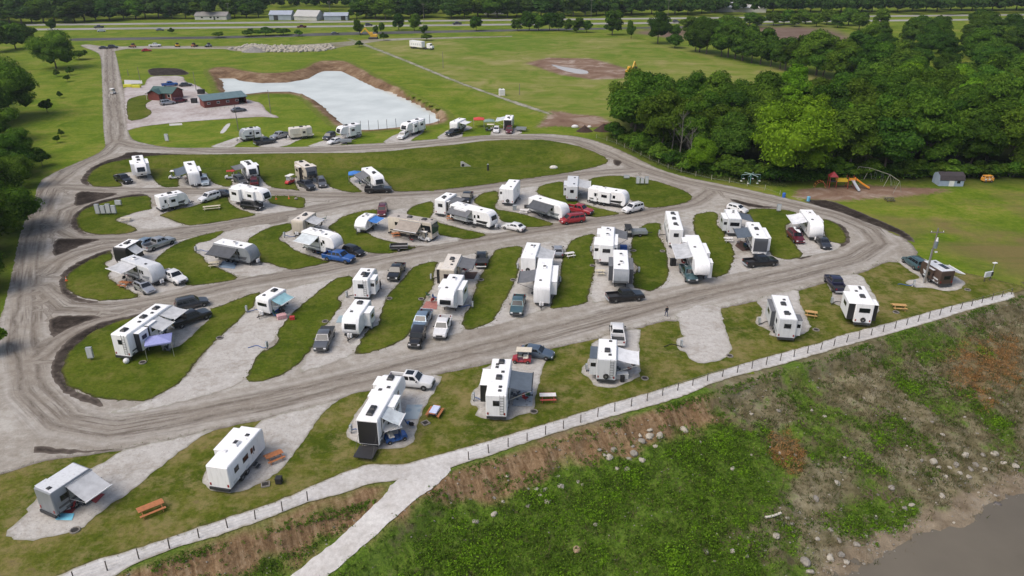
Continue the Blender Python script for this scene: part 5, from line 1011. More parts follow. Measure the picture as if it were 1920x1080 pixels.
# power pole beside the striped camper and other poles
def pole(label, at_, h, transformer=False, arm=True, r0=.16, name='utility_pole', dz=0, m_=None):
    x, y = G(*at_); r = empty(name, (x, y, dz), 0, label, 'pole', 'utility poles'); m_ = m_ or mat('grey_pole_wood', (.2, .18, .16), .85, .2, 2)
    MB().cyl((0, 0, -.1), (0, 0, h), r0, r0 * .65, 8).build('shaft', m_, r)
    if arm: MB().box(-1.1, 1.1, -.06, .06, h - .8, h - .66).build('cross_arm', m_, r)
    if arm:
        for k in (-1, 0, 1): MB().cyl((k * .95, 0, h - .66), (k * .95, 0, h - .48), .05, n=6).build('insulator', ACW, r)
    if transformer:
        MB().cyl((.1, -.32, h - 3.3), (.1, -.32, h - 2.1), .27, n=10).build('transformer', mat('transformer_grey', (.16, .2, .22), .5, .1), r)
        MB().cyl((.1, -.32, h - 2.1), (.1, -.32, h - 1.5), .2, .1, n=8).build('bushing', ACW, r)
        MB().box(.3, .62, -.35, -.1, h - 4.1, h - 3.9).build('lamp_head', ACW, r)
        MB().bar((-.16, 0, 0), (-.16, 0, h * .62), .09).build('conduit', PEDM, r)
pole('tall power pole with transformer beside striped camper', (1733,531), 9.6, True)
for l_, p_, h_ in [('thin pole at the right end of long shed lot', (508,213), 7.5), ('thin pole behind the lodge', (368,170), 7.), ('slim pole above pale trailer by pond', (447,245), 7.5), ('thin pole by highway above field', (795,49), 14), ('thin pole by highway right of hedge', (1108,36), 13), ('thin pole by highway above gravel yard', (431,40), 12), ('slim pole beside highway trees', (620,36), 12), ('thin pole on highway verge at right', (1252,33), 12), ('dark post beside entrance road', (241,142), 2.6), ('tall dark post left of lodge', (263,152), 5.5), ('short pole in the open field', (974,178), 4.), ('slender pole in field beside lane', (831,128), 7)]:
    pole(l_, p_, h_, False, h_ > 9, .13)
# lamp and grey box at the far right of the fence
x, y = G(1850, 527); r = empty('meter_stand', (x, y, 0), R(20), 'grey meter boxes with lamp near the fence end', 'utility box')
for k in (-1, 1): MB().bar((k * .6, 0, 0), (k * .6, 0, 1.6), .1).build('post', POSTW, r)
MB().box(-.8, .8, -.12, .12, .8, 1.7, .03).build('meter_box', LGREY, r); MB().box(.45, .85, -.16, -.121, .9, 1.6).build('panel', DARKM, r); MB().bar((.85, .1, 0), (.85, .1, 3.0), .07).build('lamp_post', ALU, r); MB().box(.55, 1.25, -.1, .35, 3.0, 3.12, .03).build('lamp_shade', ACW, r)

# fence along the path: posts and wires
def fence(label, pts, z0=0., h=1.15, group='wire fences along the bank path', spacing=2.35, posts=None, wires=3, pr=.06, m_=POSTW):
    W = np.array(GP(pts)); r = empty('wire_fence', (W[0][0], W[0][1], 0), 0, label, 'fence', group)
    seg = np.hypot(*np.diff(W, axis=0).T); tot = seg.sum(); n = max(2, int(tot / spacing)); cum = np.concatenate([[0], seg.cumsum()])
    P = [np.array([np.interp(k * tot / n, cum, W[:, 0]), np.interp(k * tot / n, cum, W[:, 1])]) for k in range(n + 1)]
    pm = MB().cyl((0, 0, -.3), (0, 0, h), pr, pr * .9, 7).mesh('post')
    for p_ in P:
        o = link('post', pm, r, m_); o.location = (p_[0] - W[0][0], p_[1] - W[0][1], z0); o.rotation_euler = (rng.normal(0, .03), rng.normal(0, .03), 0); o.scale = (1, 1, rng.uniform(.93, 1.08))
    for k in range(wires):
        M_ = MB(); zz = z0 + h * (.35 + .3 * k)
        for a, b in zip(P[:-1], P[1:]): M_.cyl((a[0] - W[0][0], a[1] - W[0][1], zz), (b[0] - W[0][0], b[1] - W[0][1], zz), .012, n=4, cap=False)
        M_.build('wire', PEDM, r)
    return r
fence('post and wire fence from path fork to the right end', [(879,862),(916,850),(984,828),(1053,805),(1116,783),(1175,765),(1233,745),(1262,735),(1330,713),(1400,694),(1480,672),(1560,650),(1640,627),(1720,604),(1800,580),(1850,566),(1896,552)])
fence('post and wire fence at lower left beside eroded bank', [(577,939),(535,957),(493,970),(445,983),(402,1000),(355,1015),(307,1033),(257,1050),(202,1070),(140,1092)])
fence('thin pale post fence along road below the woods', [(1118,259),(1150,268),(1185,284),(1220,301),(1255,317),(1290,327),(1340,339),(1387,346),(1436,357),(1462,366)], h=1.2, wires=1, spacing=4.2, m_=mat('pale_post', (.38, .36, .28), .85, .2, 3), group='fences by the woods')
for k, (u, v) in enumerate([(677,245),(692,244),(710,243.5),(726,242),(743,240.5),(806,233),(822,231.5)]):
    x, y = G(u, v); o = MB().cyl((0, 0, -.8), (0, 0, 3.0), .07, .06, 7).build('pond_post', POSTW); o.location = (x, y, -.1); tag(o, '%s thin dark post from left on the pond shore' % ('first', 'second', 'third', 'fourth', 'fifth', 'sixth', 'last')[k], 'post', 'posts on the pond shore')

# canopies
def canopy(label, at_, w, d_, h, deg, fab, dz=.08):
    x, y = G(*at_, h); r = empty('pop_up_canopy', (x, y, dz), R(deg), label, 'canopy', 'pop up canopies')
    M_ = MB(); a, b = w / 2, d_ / 2
    M_.add([(-a, -b, h), (a, -b, h), (a, b, h), (-a, b, h), (0, 0, h + .55), (-a, -b, h - .2), (a, -b, h - .2), (a, b, h - .2), (-a, b, h - .2)], [[0,1,4],[1,2,4],[2,3,4],[3,0,4],[5,6,1,0],[6,7,2,1],[7,8,3,2],[8,5,0,3]]); M_.build('canopy_top', fab, r)
    for X in (-a, a):
        for Y in (-b, b): MB().bar((X, Y, 0), (X, Y, h), .05).build('leg', ALU, r)
canopy('lavender canopy on thin legs beside long toy hauler', (297,637), 3.3, 2.8, 2.2, 20, mat('lavender_canvas', (.3, .32, .6), .7, .1)); canopy('red pop up canopy by the pond end', (898,223), 3.2, 3, 2.4, 5, mat('bright_red_canvas', (.55, .06, .05), .7, .1)); canopy('grey green canopy beside the red one', (917,226.5), 3.2, 3, 2.2, 5, mat('grey_green_canvas', (.2, .28, .24), .7, .1)); canopy('small blue canopy behind last ditch row camper', (665,325), 2.8, 2.6, 2.1, 10, FAB['blue'])

# utility trailers
def utrailer(label, at_, deg, L=3.2, cage=True, dz=.085):
    x, y = G(*at_, .5); r = empty('utility_trailer', (x, y, dz), R(deg), label, 'trailer', 'small utility trailers'); a, b = -L / 2, L / 2
    MB().box(a, b, -.8, .8, .45, .55).build('deck', mat('grey_deck', (.28, .28, .28), .7, .2), r)
    for X in (a + .03, b - .03): MB().box(X - .03, X + .03, -.8, .8, .551, .95).build('end_rail', PEDM, r)
    for s_ in (-1, 1):
        MB().box(a, b, s_ * .8 - .025, s_ * .8 + .025, .56, .95 if not cage else 1.1).build('side_rail', PEDM if cage else STEEL, r); wheel(r, 0, s_ * .92, .3, .2, s_)
    MB().bar((b, 0, .48), (b + 1.1, 0, .45), .1).build('drawbar', STEEL, r)
    if cage:
        for k in range(4): MB().box(a + .06, b - .06, -.7 + k * .4, -.5 + k * .4, 1.0, 1.05).build('rack_slat', PEDM, r)
utrailer('caged grey utility trailer by black side by side', (1198,437), 5, 3.0); utrailer('black utility trailer on lawn below motorhome', (748,464), 5, 3.2, False); utrailer('grey utility trailer right of white sedan by pond', (649,266), 10, 3.0, True); utrailer('greenish trailer right of red SUV by pond', (977,243), -10, 3.0, True)

# clutter under awnings: folding chairs, coolers, grills, tubs
CH = {}
def chair(label, at_, deg, m_, dz=.1):
    x, y = G(*at_, .3); r = empty('camp_chair', (x, y, dz), R(deg), label, 'chair', 'folding camp chairs')
    if not CH:
        CH['seat'] = MB().box(-.26, .26, -.25, .25, .4, .44).mesh('seat'); CH['back'] = MB().quad((-.26, .24, .44), (.26, .24, .44), (.26, .38, .95), (-.26, .38, .95), .03).mesh('backrest')
        CH['leg'] = MB().bar((-.24, -.24, 0), (.24, .24, .42), .03).mesh('leg'); CH['leg2'] = MB().bar((.24, -.24, 0), (-.24, .24, .42), .03).mesh('leg')
    link('seat', CH['seat'], r, m_); link('backrest', CH['back'], r, m_); link('leg', CH['leg'], r, STEEL); link('leg', CH['leg2'], r, STEEL)
FCH = [mat('chair_' + k, c, .8, .1) for k, c in dict(black=(.02, .02, .022), red=(.3, .03, .03), blue=(.04, .1, .25), grey=(.15, .15, .16), green=(.03, .09, .05)).items()]
CLUT = [('grey corner trailer', (150,945), 3), ('charcoal awning trailer', (440,487), 3), ('pale awning fifth wheel', (600,470), 5), ('lavender canopy', (318,655), 3), ('old white trailer', (522,590), 4), ('grey awning beige camper', (866,505), 3), ('red mat fifth wheel', (812,558), 3), ('dark awning long trailer', (1000,527), 4), ('silver awning spare wheel trailer', (1021,482), 3), ('grey nosed fifth wheel', (1147,517), 2), ('silver awning round nosed fifth wheel', (1287,487), 3), ('slate awning capped trailer', (1397,460), 4), ('pale awning east trailer', (1506,430), 3), ('slate awning fence trailer', (975,745), 3), ('white awning ladder trailer', (1180,690), 2), ('silver awning grey trailer', (232,518), 3), ('dark awning red truck trailer', (1022,405), 4), ('banded long trailer', (1125,378), 3), ('tan awning motorhome', (765,445), 2), ('grey awning very long trailer', (880,410), 2), ('slate awning ditch trailer', (340,327), 3), ('grey awning ditch fifth wheel', (447,328), 2), ('blue canopy ditch camper', (682,340), 3), ('silver awning beige trailer', (605,418), 3), ('toy hauler ramp', (770,790), 2)]
for nm_, (u, v), n in CLUT:
    pm_ = rng.permutation(5)
    for k in range(n):
        m_ = int(pm_[k]); cn = ['black', 'red', 'blue', 'grey', 'green'][m_]
        chair('%s folding chair by %s' % (cn, nm_), (u + rng.normal(0, 7), v + rng.normal(0, 4)), rng.uniform(0, 360), FCH[m_])
def box_thing(label, cat, name, at_, size, deg, m_, lidm=None, dz=.1):
    x, y = G(*at_, size[2] / 2); r = empty(name, (x, y, dz), R(deg), label, cat); a, b, c = size[0] / 2, size[1] / 2, size[2]
    MB().box(-a, a, -b, b, 0, c * .8, .02).build('body', m_, r); MB().box(-a - .02, a + .02, -b - .02, b + .02, c * .8, c, .03).build('lid', lidm or m_, r)
TB = mat('blue_plastic', (.03, .12, .45), .5, .1); TR = mat('red_plastic', (.45, .04, .04), .5, .1); TWH = mat('white_plastic', (.7, .7, .7), .5, .08); TBK = mat('black_cover', (.02, .02, .022), .7, .15); TPK = mat('pink_check_cloth', (.6, .35, .36), .8, .3, 8)
for a in [('black covered grill left of round nosed fifth wheel', 'grill', 'grill', (1262,492), (.9, .6, 1.3), 10, TBK), ('white cooler below corner trailer', 'cooler', 'cooler', (125,951), (.7, .5, .5), 20, TWH), ('pink checked tub pile by old white trailer', 'tub', 'storage_tub', (528,594), (1.3, .9, .6), 30, TPK), ('blue storage tub beside old trailer', 'tub', 'storage_tub', (517,583), (.8, .6, .6), 30, TB), ('red storage tub right of old trailer clutter', 'tub', 'storage_tub', (548,597), (.7, .5, .5), 10, TR), ('white folding table below ladder trailer', 'table', 'camp_table', (1165,705), (1.7, .7, .75), 0, TWH), ('dark bin beside white folding table', 'bin', 'waste_bin', (1167,711), (.5, .5, .8), 0, TBK), ('black bin beside square white fire pit', 'bin', 'waste_bin', (523,901), (.6, .6, .7), 0, TBK), ('white cabinet at pad behind dark awning', 'cabinet', 'cabinet', (836,402), (.5, .5, 1.1), 0, TWH), ('grey grill beside tall spare wheel camper', 'grill', 'grill', (965,390), (.8, .5, 1.1), 0, PEDM), ('black generator left of dark awning trailer', 'generator', 'generator', (987,388), (.9, .6, .6), 0, TBK), ('blue tub under the grey awning fifth wheel', 'tub', 'storage_tub', (1169,465), (1.2, .9, .8), 0, TB), ('grey dumpster beside the lodge', 'dumpster', 'dumpster', (364,189), (1.8, 1.3, 1.5), 0, TBK), ('black container behind lodge by pond', 'container', 'container', (377,172), (2.2, 1.6, 1.5), 0, TBK), ('yellow paddle boat left of entrance lot', 'boat', 'paddle_boat', (240,161), (3.0, 1.4, .9), 0, mat('yellow_plastic', (.62, .6, .05), .5, .1)), ('yellow paddle boat nearer the lodge', 'boat', 'paddle_boat', (256,162), (3.0, 1.4, .9), 0, mat('yellow_plastic', (.62, .6, .05)))]: box_thing(*a[:7], dz=.1)
# white roller board at yellow boats: concrete apron
sheet('concrete_slab', [(233,150),(266,151),(267,157),(233,158)], .06, mat('concrete', (.5, .49, .47)), amp=.05, smooth=0)
for l_, p_, m_ in [('dark blue waste barrel by road below woods', (1470,366), TB), ('light blue waste barrel by playground mulch', (1516,373), mat('light_blue_plastic', (.15, .42, .6), .5, .1))]:
    x, y = G(*p_, .5); r = empty('waste_barrel', (x, y, 0), 0, l_, 'barrel'); MB().cyl((0, 0, 0), (0, 0, .95), .34, .36, 14).build('drum', m_, r, True); MB().cyl((0, 0, .95), (0, 0, 1.02), .37, .3, 14).build('lid', m_, r, True)
x, y = G(1492, 440, 1.95); r = empty('kayak', (x, y, 0), 0, 'white kayak carried on the dark red SUV roof', 'kayak'); q1, q2 = np.array(G(1478, 430, .8)), np.array(G(1507, 457, .8)); r.rotation_euler.z = math.atan2(*(q2 - q1)[::-1]); r.location = (*((q1 + q2) / 2), 2.0)
K = MB(); K.loft([[(X, w_ * math.cos(t_), .16 + .2 * math.sin(t_) * (w_ + .05) / .4) for t_ in np.linspace(0, 2 * math.pi, 9)[:-1]] for X, w_ in ((-1.7, .02), (-1.3, .2), (-.5, .36), (.5, .36), (1.3, .2), (1.7, .02))]); K.build('hull', TWH, r, True); MB().box(-.45, .35, -.2, .2, .33, .37).build('cockpit', DARKM, r)
def cone(p_, l_):
    x, y = G(*p_); r = empty('traffic_cone', (x, y, .075), 0, l_, 'cone', 'orange cones on the small lawn'); om = mat('orange_cone', (.75, .17, .04), .6, .05)
    MB().box(-.2, .2, -.2, .2, 0, .04).build('base', om, r); MB().cyl((0, 0, .04), (0, 0, .72), .15, .03, 10).build('cone_body', om, r, True); MB().cyl((0, 0, .35), (0, 0, .48), .1, .075, 10).build('white_band', TWH, r)
cone((518,374), 'orange cone nearest the fifth wheel on small lawn'); cone((542,373), 'orange cone further from fifth wheel on small lawn'); cone((125,527), 'orange cone on dark rim of west lawn')
x, y = G(555, 372, .3); r = empty('stone_marker', (x, y, .07), 0, 'pale round stone beside the orange cones', 'stone')
bm_ = bmesh.new(); bmesh.ops.create_icosphere(bm_, subdivisions=2, radius=.4); me_ = bpy.data.meshes.new('stone'); bm_.to_mesh(me_); bm_.free(); o = link('stone', me_, r, STONE); o.scale = (1, .8, .7); o.location.z = .2
x, y = G(237, 678, .3); o = link('white_ball', me_, None, TWH); o.location = (x, y, .42); tag(o, 'white ball lying on the toy hauler lawn', 'ball')
# culvert and ditch things
def on_ditch(u, v):
    x, y = G(u, v)
    for _ in range(8): z = float(ditch_z(np.array([(x, y)]))[0]); x, y = G(u, v, z)
    return x, y, z + .07
x, y, z = on_ditch(872, 313); r = empty('culvert_headwall', (x, y, z - .15), R(10), 'pale concrete culvert headwall in the grassy ditch', 'culvert'); cc = mat('concrete', (.5, .49, .47))
HW = MB(); HW.loft([[(-1.1, Y, 0), (-1.1, Y, 1.5), (-.5, Y, 1.55), (1.6, Y, .15), (1.6, Y, 0)] for Y in (-.12, .12)]); HW.build('wing_wall', cc, r)
MB().cyl((-.55, -.16, .6), (-.55, .3, .6), .48, n=14).build('pipe_ring', cc, r); MB().cyl((-.55, -.175, .6), (-.55, -.155, .6), .38, n=14).build('pipe_mouth', BLACKP, r)
x, y, z = on_ditch(1038, 316); o = link('boulder', me_, None, mat('white_limestone', (.62, .6, .54), .9, .2, 2)); o.location = (x, y, z + .2); o.scale = (2.6, 1.6, 1.3); tag(o, 'lone white boulder in the ditch lawn', 'boulder')
x, y, z = on_ditch(915, 320); r = empty('bollard', (x, y, z), 0, 'short dark bollard standing alone in the ditch lawn', 'bollard'); MB().cyl((0, 0, -.1), (0, 0, 1.5), .26, .24, 10).build('shaft', STEEL, r, True); MB().cyl((0, 0, 1.5), (0, 0, 1.62), .27, .15, 10).build('cap', PEDM, r, True)

# ================================================================= buildings
def gable(name, label, cat, at_, L, D, he, hr, deg, wall, roof, base=None, doors=(), wins=(), over=.4, axis='x', group=None, z=0, wname='wall'):
    x, y = G(*at_, z); r = empty(name, (x, y, z), R(deg), label, cat, group); a, b = L / 2, D / 2
    W = MB(); W.loft([[(X, -b, 0), (X, -b, he), (X, 0, hr), (X, b, he), (X, b, 0)] for X in (-a, a)]); W.build(wname, wall, r)
    for s_ in (-1, 1):
        sl_ = (hr - he) / b; q = MB(); th = .12
        A = [(-a - over, s_ * (b + over), he - sl_ * over + .05), (a + over, s_ * (b + over), he - sl_ * over + .05), (a + over, 0, hr + .05), (-a - over, 0, hr + .05)]
        q.add(A + [(X, Y, Z + th) for X, Y, Z in A], [[0,1,2,3],[4,5,6,7],[0,1,5,4],[1,2,6,5],[2,3,7,6],[3,0,4,7]]); rr = q.build('roof', roof, r)
        for k in range(int(L / 2.2)):  # standing seams
            X = -a + k * 2.2; MB().bar((X, s_ * (b + over), he - sl_ * over + .05 + th), (X, 0, hr + .05 + th), .06, .05).build('roof_seam', roof, rr)
    for X, ww, hh in doors: MB().box(X - ww / 2, X + ww / 2, -b - .05, -b + .05, 0, hh).build('door', DARKM, r)
    for X, ww, z0, z1 in wins:
        o = MB().box(X - ww / 2, X + ww / 2, -b - .06, -b + .05, z0, z1).build('window', TWH, r); MB().box(X - ww / 2 + .08, X + ww / 2 - .08, -b - .07, -b - .061, z0 + .08, z1 - .08).build('pane', GLASS, o)
    return r
REDW = mat('red_log_siding', (.17, .045, .035), .8, .2, 1.5); GREENR = mat('green_metal_roof', (.055, .115, .105), .55, .12, .8, metal=.2)
BGR = mat('blue_green_metal_roof', (.13, .2, .215), .55, .12, .8, metal=.2)
lodge = gable('lodge', 'red log lodge with green gabled roof beside gravel lot', 'building', (314,184), 8.6, 6.2, 2.4, 3.9, -12, REDW, GREENR, doors=[(1.0, 1.1, 2.1)], wins=[(-2.6, 1.2, .9, 2.0), (3.0, 1.2, .9, 2.0)])
PW = MB(); PW.loft([[(-2.0 - 2.2, Y, 0), (-4.2, Y, 2.4), (-2.0, Y, 3.4), (.2, Y, 2.4), (.2, Y, 0)] for Y in (-4.6, -3.2)]); PW.build('front_gable', REDW, lodge)
for s_ in (-1, 1):
    A = [(-2 + s_ * 2.7, -5.1, 2.2), (-2, -5.1, 3.5), (-2, -.6, 3.5), (-2 + s_ * 2.7, -.6, 2.2)]; MB().add(A + [(a, b, c + .12) for a, b, c in A], [[0,1,2,3],[4,5,6,7],[0,1,5,4],[1,2,6,5],[2,3,7,6],[3,0,4,7]]).build('gable_roof', GREENR, lodge)
for X in (-4.6, 4.9): MB().bar((X, -4.8, 0), (X, -4.8, 2.45), .16).build('porch_post', WOODP, lodge)
p1, p2 = np.array(G(384, 203)), np.array(G(463, 194)); dv = p2 - p1; Ls = float(np.hypot(*dv)); ang = math.degrees(math.atan2(dv[1], dv[0]))
shed = empty('long_shed', (*(p1 + p2) / 2, 0), R(ang), 'long red shed with blue green roof facing the lot', 'building')
W = MB(); a = Ls / 2; W.loft([[(X, 0, 0), (X, 0, 2.4), (X, 5.5, 3.1), (X, 5.5, 0)] for X in (-a, a - 2.6)]); W.build('wall', REDW, shed)
MB().box(a - 2.59, a, 5.3, 5.5, 0, 3.0).build('bay_wall', REDW, shed); MB().box(a - .15, a, 0, 5.29, 0, 2.35).build('bay_side', REDW, shed)
A = [(-a - .4, -.7, 2.4), (a + .4, -.7, 2.4), (a + .4, 6.0, 3.3), (-a - .4, 6.0, 3.3)]; sr = MB().add(A + [(x_, y_, z_ + .14) for x_, y_, z_ in A], [[0,1,2,3],[4,5,6,7],[0,1,5,4],[1,2,6,5],[2,3,7,6],[3,0,4,7]]).build('roof', BGR, shed)
for k in range(9): X = -a + k * Ls / 8; MB().bar((X, -.7, 2.56), (X, 6, 3.46), .06, .05).build('roof_seam', BGR, sr)
for k in range(4): X = -a + 1.5 + k * 3.1; o = MB().box(X - .5, X + .5, -.06, .02, 1.1, 1.8).build('window', TWH, shed); MB().box(X - .42, X + .42, -.07, -.061, 1.18, 1.72).build('pane', GLASS, o)
for k in range(5):   # hitching rail before the shed
    pass
x, y = G(412, 206); r = empty('rail_fence', (x, y, .06), R(ang), 'low pale rail fence before the long red shed', 'fence')
for k in range(7): MB().bar((-4 + k * 1.4, 0, 0), (-4 + k * 1.4, 0, .9), .09).build('post', WOODP, r)
for z_ in (.45, .85): MB().box(-4.05, 4.45, -.04, .04, z_ - .04, z_ + .04).build('rail', WOODP, r)
BARNW = mat('pale_blue_metal_siding', (.34, .39, .45), .5, .08, .6); BARNR = mat('blue_white_metal_roof', (.4, .44, .5), .45, .08, .6, metal=.2); WHW = mat('white_siding', (.5, .5, .48), .6, .08, .6); GRR = mat('grey_shingle', (.25, .24, .23), .85, .12, 1)
gable('barn', 'pale blue metal barn left of the highway barns', 'building', (530,36.5), 15, 11, 3.6, 5.8, 0, BARNW, BARNR, doors=[(-3, 3, 3.2)], group='farm buildings beyond the highway'); gable('barn', 'whitish barn with long low roof in the middle', 'building', (581,37), 17, 12, 2.8, 6.2, -15, WHW, mat('pale_roof', (.42, .42, .4), .6, .08, .6), group='farm buildings beyond the highway'); gable('barn', 'long low blue white barn at right of barns', 'building', (632,37), 16, 10, 3.0, 4.7, 4, BARNW, BARNR, doors=[(5, 3, 3)], group='farm buildings beyond the highway')
gable('farmhouse', 'low grey roofed house among highway trees', 'building', (400,36), 22, 9, 2.7, 4.8, 0, WHW, GRR, wins=[(-6, 1.6, 1, 2.2), (0, 1.6, 1, 2.2), (5, 1.6, 1, 2.2)], doors=[(2.5, 1.2, 2.2)], group='farm buildings beyond the highway'); gable('farmhouse', 'small white house hidden in trees beyond round bush', 'building', (928,26), 16, 9, 2.8, 5.4, 8, WHW, GRR, wins=[(-4, 1.6, 1, 2.2), (3, 1.6, 1, 2.2)], group='farm buildings beyond the highway')
gable('barn', 'long white roofed barn beyond the right hedgerow', 'building', (1362,21), 26, 14, 3.5, 6.5, -4, WHW, mat('white_metal_roof', (.75, .75, .75), .45, .05), group='farm buildings beyond the highway'); gable('barn', 'shorter white roofed barn right of the long one', 'building', (1412,22), 18, 12, 3.2, 6.0, -12, WHW, mat('white_metal_roof', (.75, .75, .75)), group='farm buildings beyond the highway'); gable('farmhouse', 'white and red house at the top right hill', 'building', (1845,9), 22, 10, 3, 5.6, 0, WHW, mat('red_roof', (.3, .1, .08), .8, .1), wins=[(-5, 1.8, 1, 2.2), (5, 1.8, 1, 2.2)], group='farm buildings beyond the highway')
# garden shed with curved roof
x, y = G(1776, 345); gs = empty('garden_shed', (x, y, 0), R(-4), 'grey blue shed with dark rounded roof by the woods', 'shed'); GB_ = mat('grey_blue_siding', (.3, .37, .48), .6, .08, 1); DR = mat('dark_shingle', (.045, .038, .042), .85, .2, 2)
pf = [(-1.7, 0), (-1.7, 1.5), (-1.3, 2.3), (0, 2.8), (1.3, 2.3), (1.7, 1.5), (1.7, 0)]
W = MB(); W.loft([[(X, Y, Z) for Y, Z in pf] for X in (-2.7, 2.7)]); W.build('wall', GB_, gs)
rp = [(-1.85, 1.4), (-1.4, 2.38), (0, 2.92), (1.4, 2.38), (1.85, 1.4)]; rp2 = [(y_ * .97, z_ - .09) for y_, z_ in rp[::-1]]
W = MB(); W.loft([[(X, Y, Z) for Y, Z in rp + rp2] for X in (-2.66, 2.85)]); W.build('roof', DR, gs)
MB().box(-.5, .6, -1.76, -1.69, 0, 1.45).build('door', TWH, gs); MB().box(1.2, 1.9, -1.75, -1.69, .7, 1.3).build('window', GLASS, gs)
# yellow wagon toy
x, y = G(1850, 341); wg = empty('play_wagon', (x, y, 0), R(5), 'yellow orange play wagon with white panels by the woods', 'wagon'); MB().box(-1.2, 1.2, -.6, .6, .35, 1.1, .05).build('body', mat('orange_yellow_paint', (.65, .3, .05), .6, .1), wg); MB().box(-1.1, .9, -.55, .55, 1.45, 1.55, .04).build('roof', mat('orange_yellow_paint', (.65, .3, .05)), wg)
for X in (-1.0, -.1, .8):
    for s_ in (-1, 1): MB().bar((X, s_ * .5, 1.1), (X, s_ * .5, 1.46), .07).build('roof_post', TWH, wg)
for X in (-.7, .7):
    for s_ in (-1, 1): wheel(wg, X, s_ * .6, .28, .15, s_)
for X in (-.8, .1): MB().box(X - .25, X + .25, -.63, -.601, .6, .95).build('panel', TWH, wg)
# ================================================================= playground
x, y = G(1590, 352); pg = empty('play_structure', (x, y, 0), R(-6), 'red and yellow play structure with orange and grey slides', 'playground'); PR = mat('red_play_plastic', (.3, .03, .035), .5, .1); PY = mat('yellow_play_plastic', (.6, .42, .03), .5, .1); POR = mat('orange_play_plastic', (.7, .28, .03), .45, .1)
for X in (-4.4, -2.9, -.4, 1.1):
    for Y in (-.75, .75): MB().cyl((X, Y, 0), (X, Y, 2.7), .07, n=8).build('post', PR, pg)
for X0, z_ in ((-4.4, 1.5), (-.4, 1.9)): MB().box(X0, X0 + 1.5, -.75, .75, z_ - .08, z_).build('deck', DARKM, pg)
MB().box(-2.9, -.4, -.5, .5, 1.35, 1.43).build('bridge', DARKM, pg)
for Y in (-.5, .5): MB().box(-2.85, -.45, Y - .03, Y + .03, 1.45, 2.1).build('bridge_rail', PY, pg)
MB().add([(-4.6, -.95, 2.6), (-2.7, -.95, 2.6), (-2.7, .95, 2.6), (-4.6, .95, 2.6), (-3.65, 0, 3.7)], [[0,1,4],[1,2,4],[2,3,4],[3,0,4],[3,2,1,0]]).build('tower_roof', PR, pg)
MB().box(-.35, 1.05, -.8, -.74, 1.9, 2.5).build('guard_panel', POR, pg)
def slide(X0, Y0, z0, dx, dy, m_, nm):
    S = MB(); n = 7
    rings = []
    for k in range(n + 1):
        t_ = k / n; X, Y, Z = X0 + dx * t_, Y0 + dy * t_, z0 * (1 - t_) ** 1.15 + .25
        nx, ny = -dy / math.hypot(dx, dy), dx / math.hypot(dx, dy)
        rings.append([(X + nx * q, Y + ny * q, Z + w_) for q, w_ in ((-.35, .28), (-.28, 0), (.28, 0), (.35, .28), (.29, .26), (.24, .05), (-.24, .05), (-.29, .26))])
    S.loft(rings); S.build(nm, m_, pg, True)
slide(1.1, .2, 1.9, 3.2, -1.2, POR, 'orange_slide'); slide(.4, -.75, 1.7, 1.0, -2.4, mat('grey_play_plastic', (.4, .42, .46), .5, .08), 'grey_slide')
C2 = MB()
for k in range(7): t_ = k * math.pi / 6; C2.bar((-6.2 + math.cos(t_) * 1.2, -.6, math.sin(t_) * 1.4), (-6.2 + math.cos(t_) * 1.2, .6, math.sin(t_) * 1.4), .06)
C2.build('climber_rungs', PY, pg); pg.children[-1]['kind'] = 'stuff'
for Y in (-.6, .6):
    A = MB()
    for k in range(6): t_, t2 = k * math.pi / 6, (k + 1) * math.pi / 6; A.bar((-6.2 + math.cos(t_) * 1.2, Y, math.sin(t_) * 1.4), (-6.2 + math.cos(t2) * 1.2, Y, math.sin(t2) * 1.4), .08)
    A.build('climber_arch', PR, pg)
tips = [G(1606, 333), G(1627, 336), G(1664, 349), G(1682, 362)]
sw = empty('swing_set', (*tips[0], 0), 0, 'white A frame swing set beside the play structure', 'playground'); o0 = np.array(tips[0]); SWM = mat('white_pipe', (.3, .3, .25), .6, .15)
dirv = np.array(tips[-1]) - o0; dirv /= np.hypot(*dirv); nv = np.array([-dirv[1], dirv[0]])
for p_ in tips:
    q = np.array(p_) - o0
    for s_ in (-1, 1): b_ = q + nv * s_ * 1.15; MB().cyl((b_[0], b_[1], 0), (q[0], q[1], 2.7), .045, n=7).build('leg', SWM, sw)
for p_, q_ in zip(tips[:-1], tips[1:]):
    a, b = np.array(p_) - o0, np.array(q_) - o0; MB().cyl((*a, 2.7), (*b, 2.7), .05, n=7).build('beam', SWM, sw)
    for t_ in (.33, .67):
        c = a + (b - a) * t_; s0 = MB().box(c[0] - .22, c[0] + .22, c[1] - .1, c[1] + .1, .5, .54).build('swing_seat', TBK, sw)
        for e in (-.2, .2): MB().cyl((c[0] + e, c[1], .54), (c[0] + e, c[1], 2.68), .012, n=4).build('chain', PEDM, s0)
x, y = G(1406, 346); cr = empty('spinner', (x, y, 0), 0, 'teal frame spinner with outstretched arms below the woods', 'playground'); TL = mat('teal_steel', (.12, .3, .27), .5, .1)
MB().cyl((0, 0, 0), (0, 0, 2.6), .1, n=8).build('mast', TL, cr)
for k in range(6):
    t_ = k * math.pi / 3; X, Y = 2.1 * math.cos(t_), 2.1 * math.sin(t_); MB().bar((0, 0, 2.5), (X, Y, 2.35), .09).build('arm', mat('pale_teal_steel', (.35, .48, .46), .5, .1), cr); MB().bar((X, Y, 2.35), (X, Y, .9), .04).build('hanger', TL, cr); MB().box(X - .2, X + .2, Y - .2, Y + .2, .82, .9).build('seat', TWH, cr)
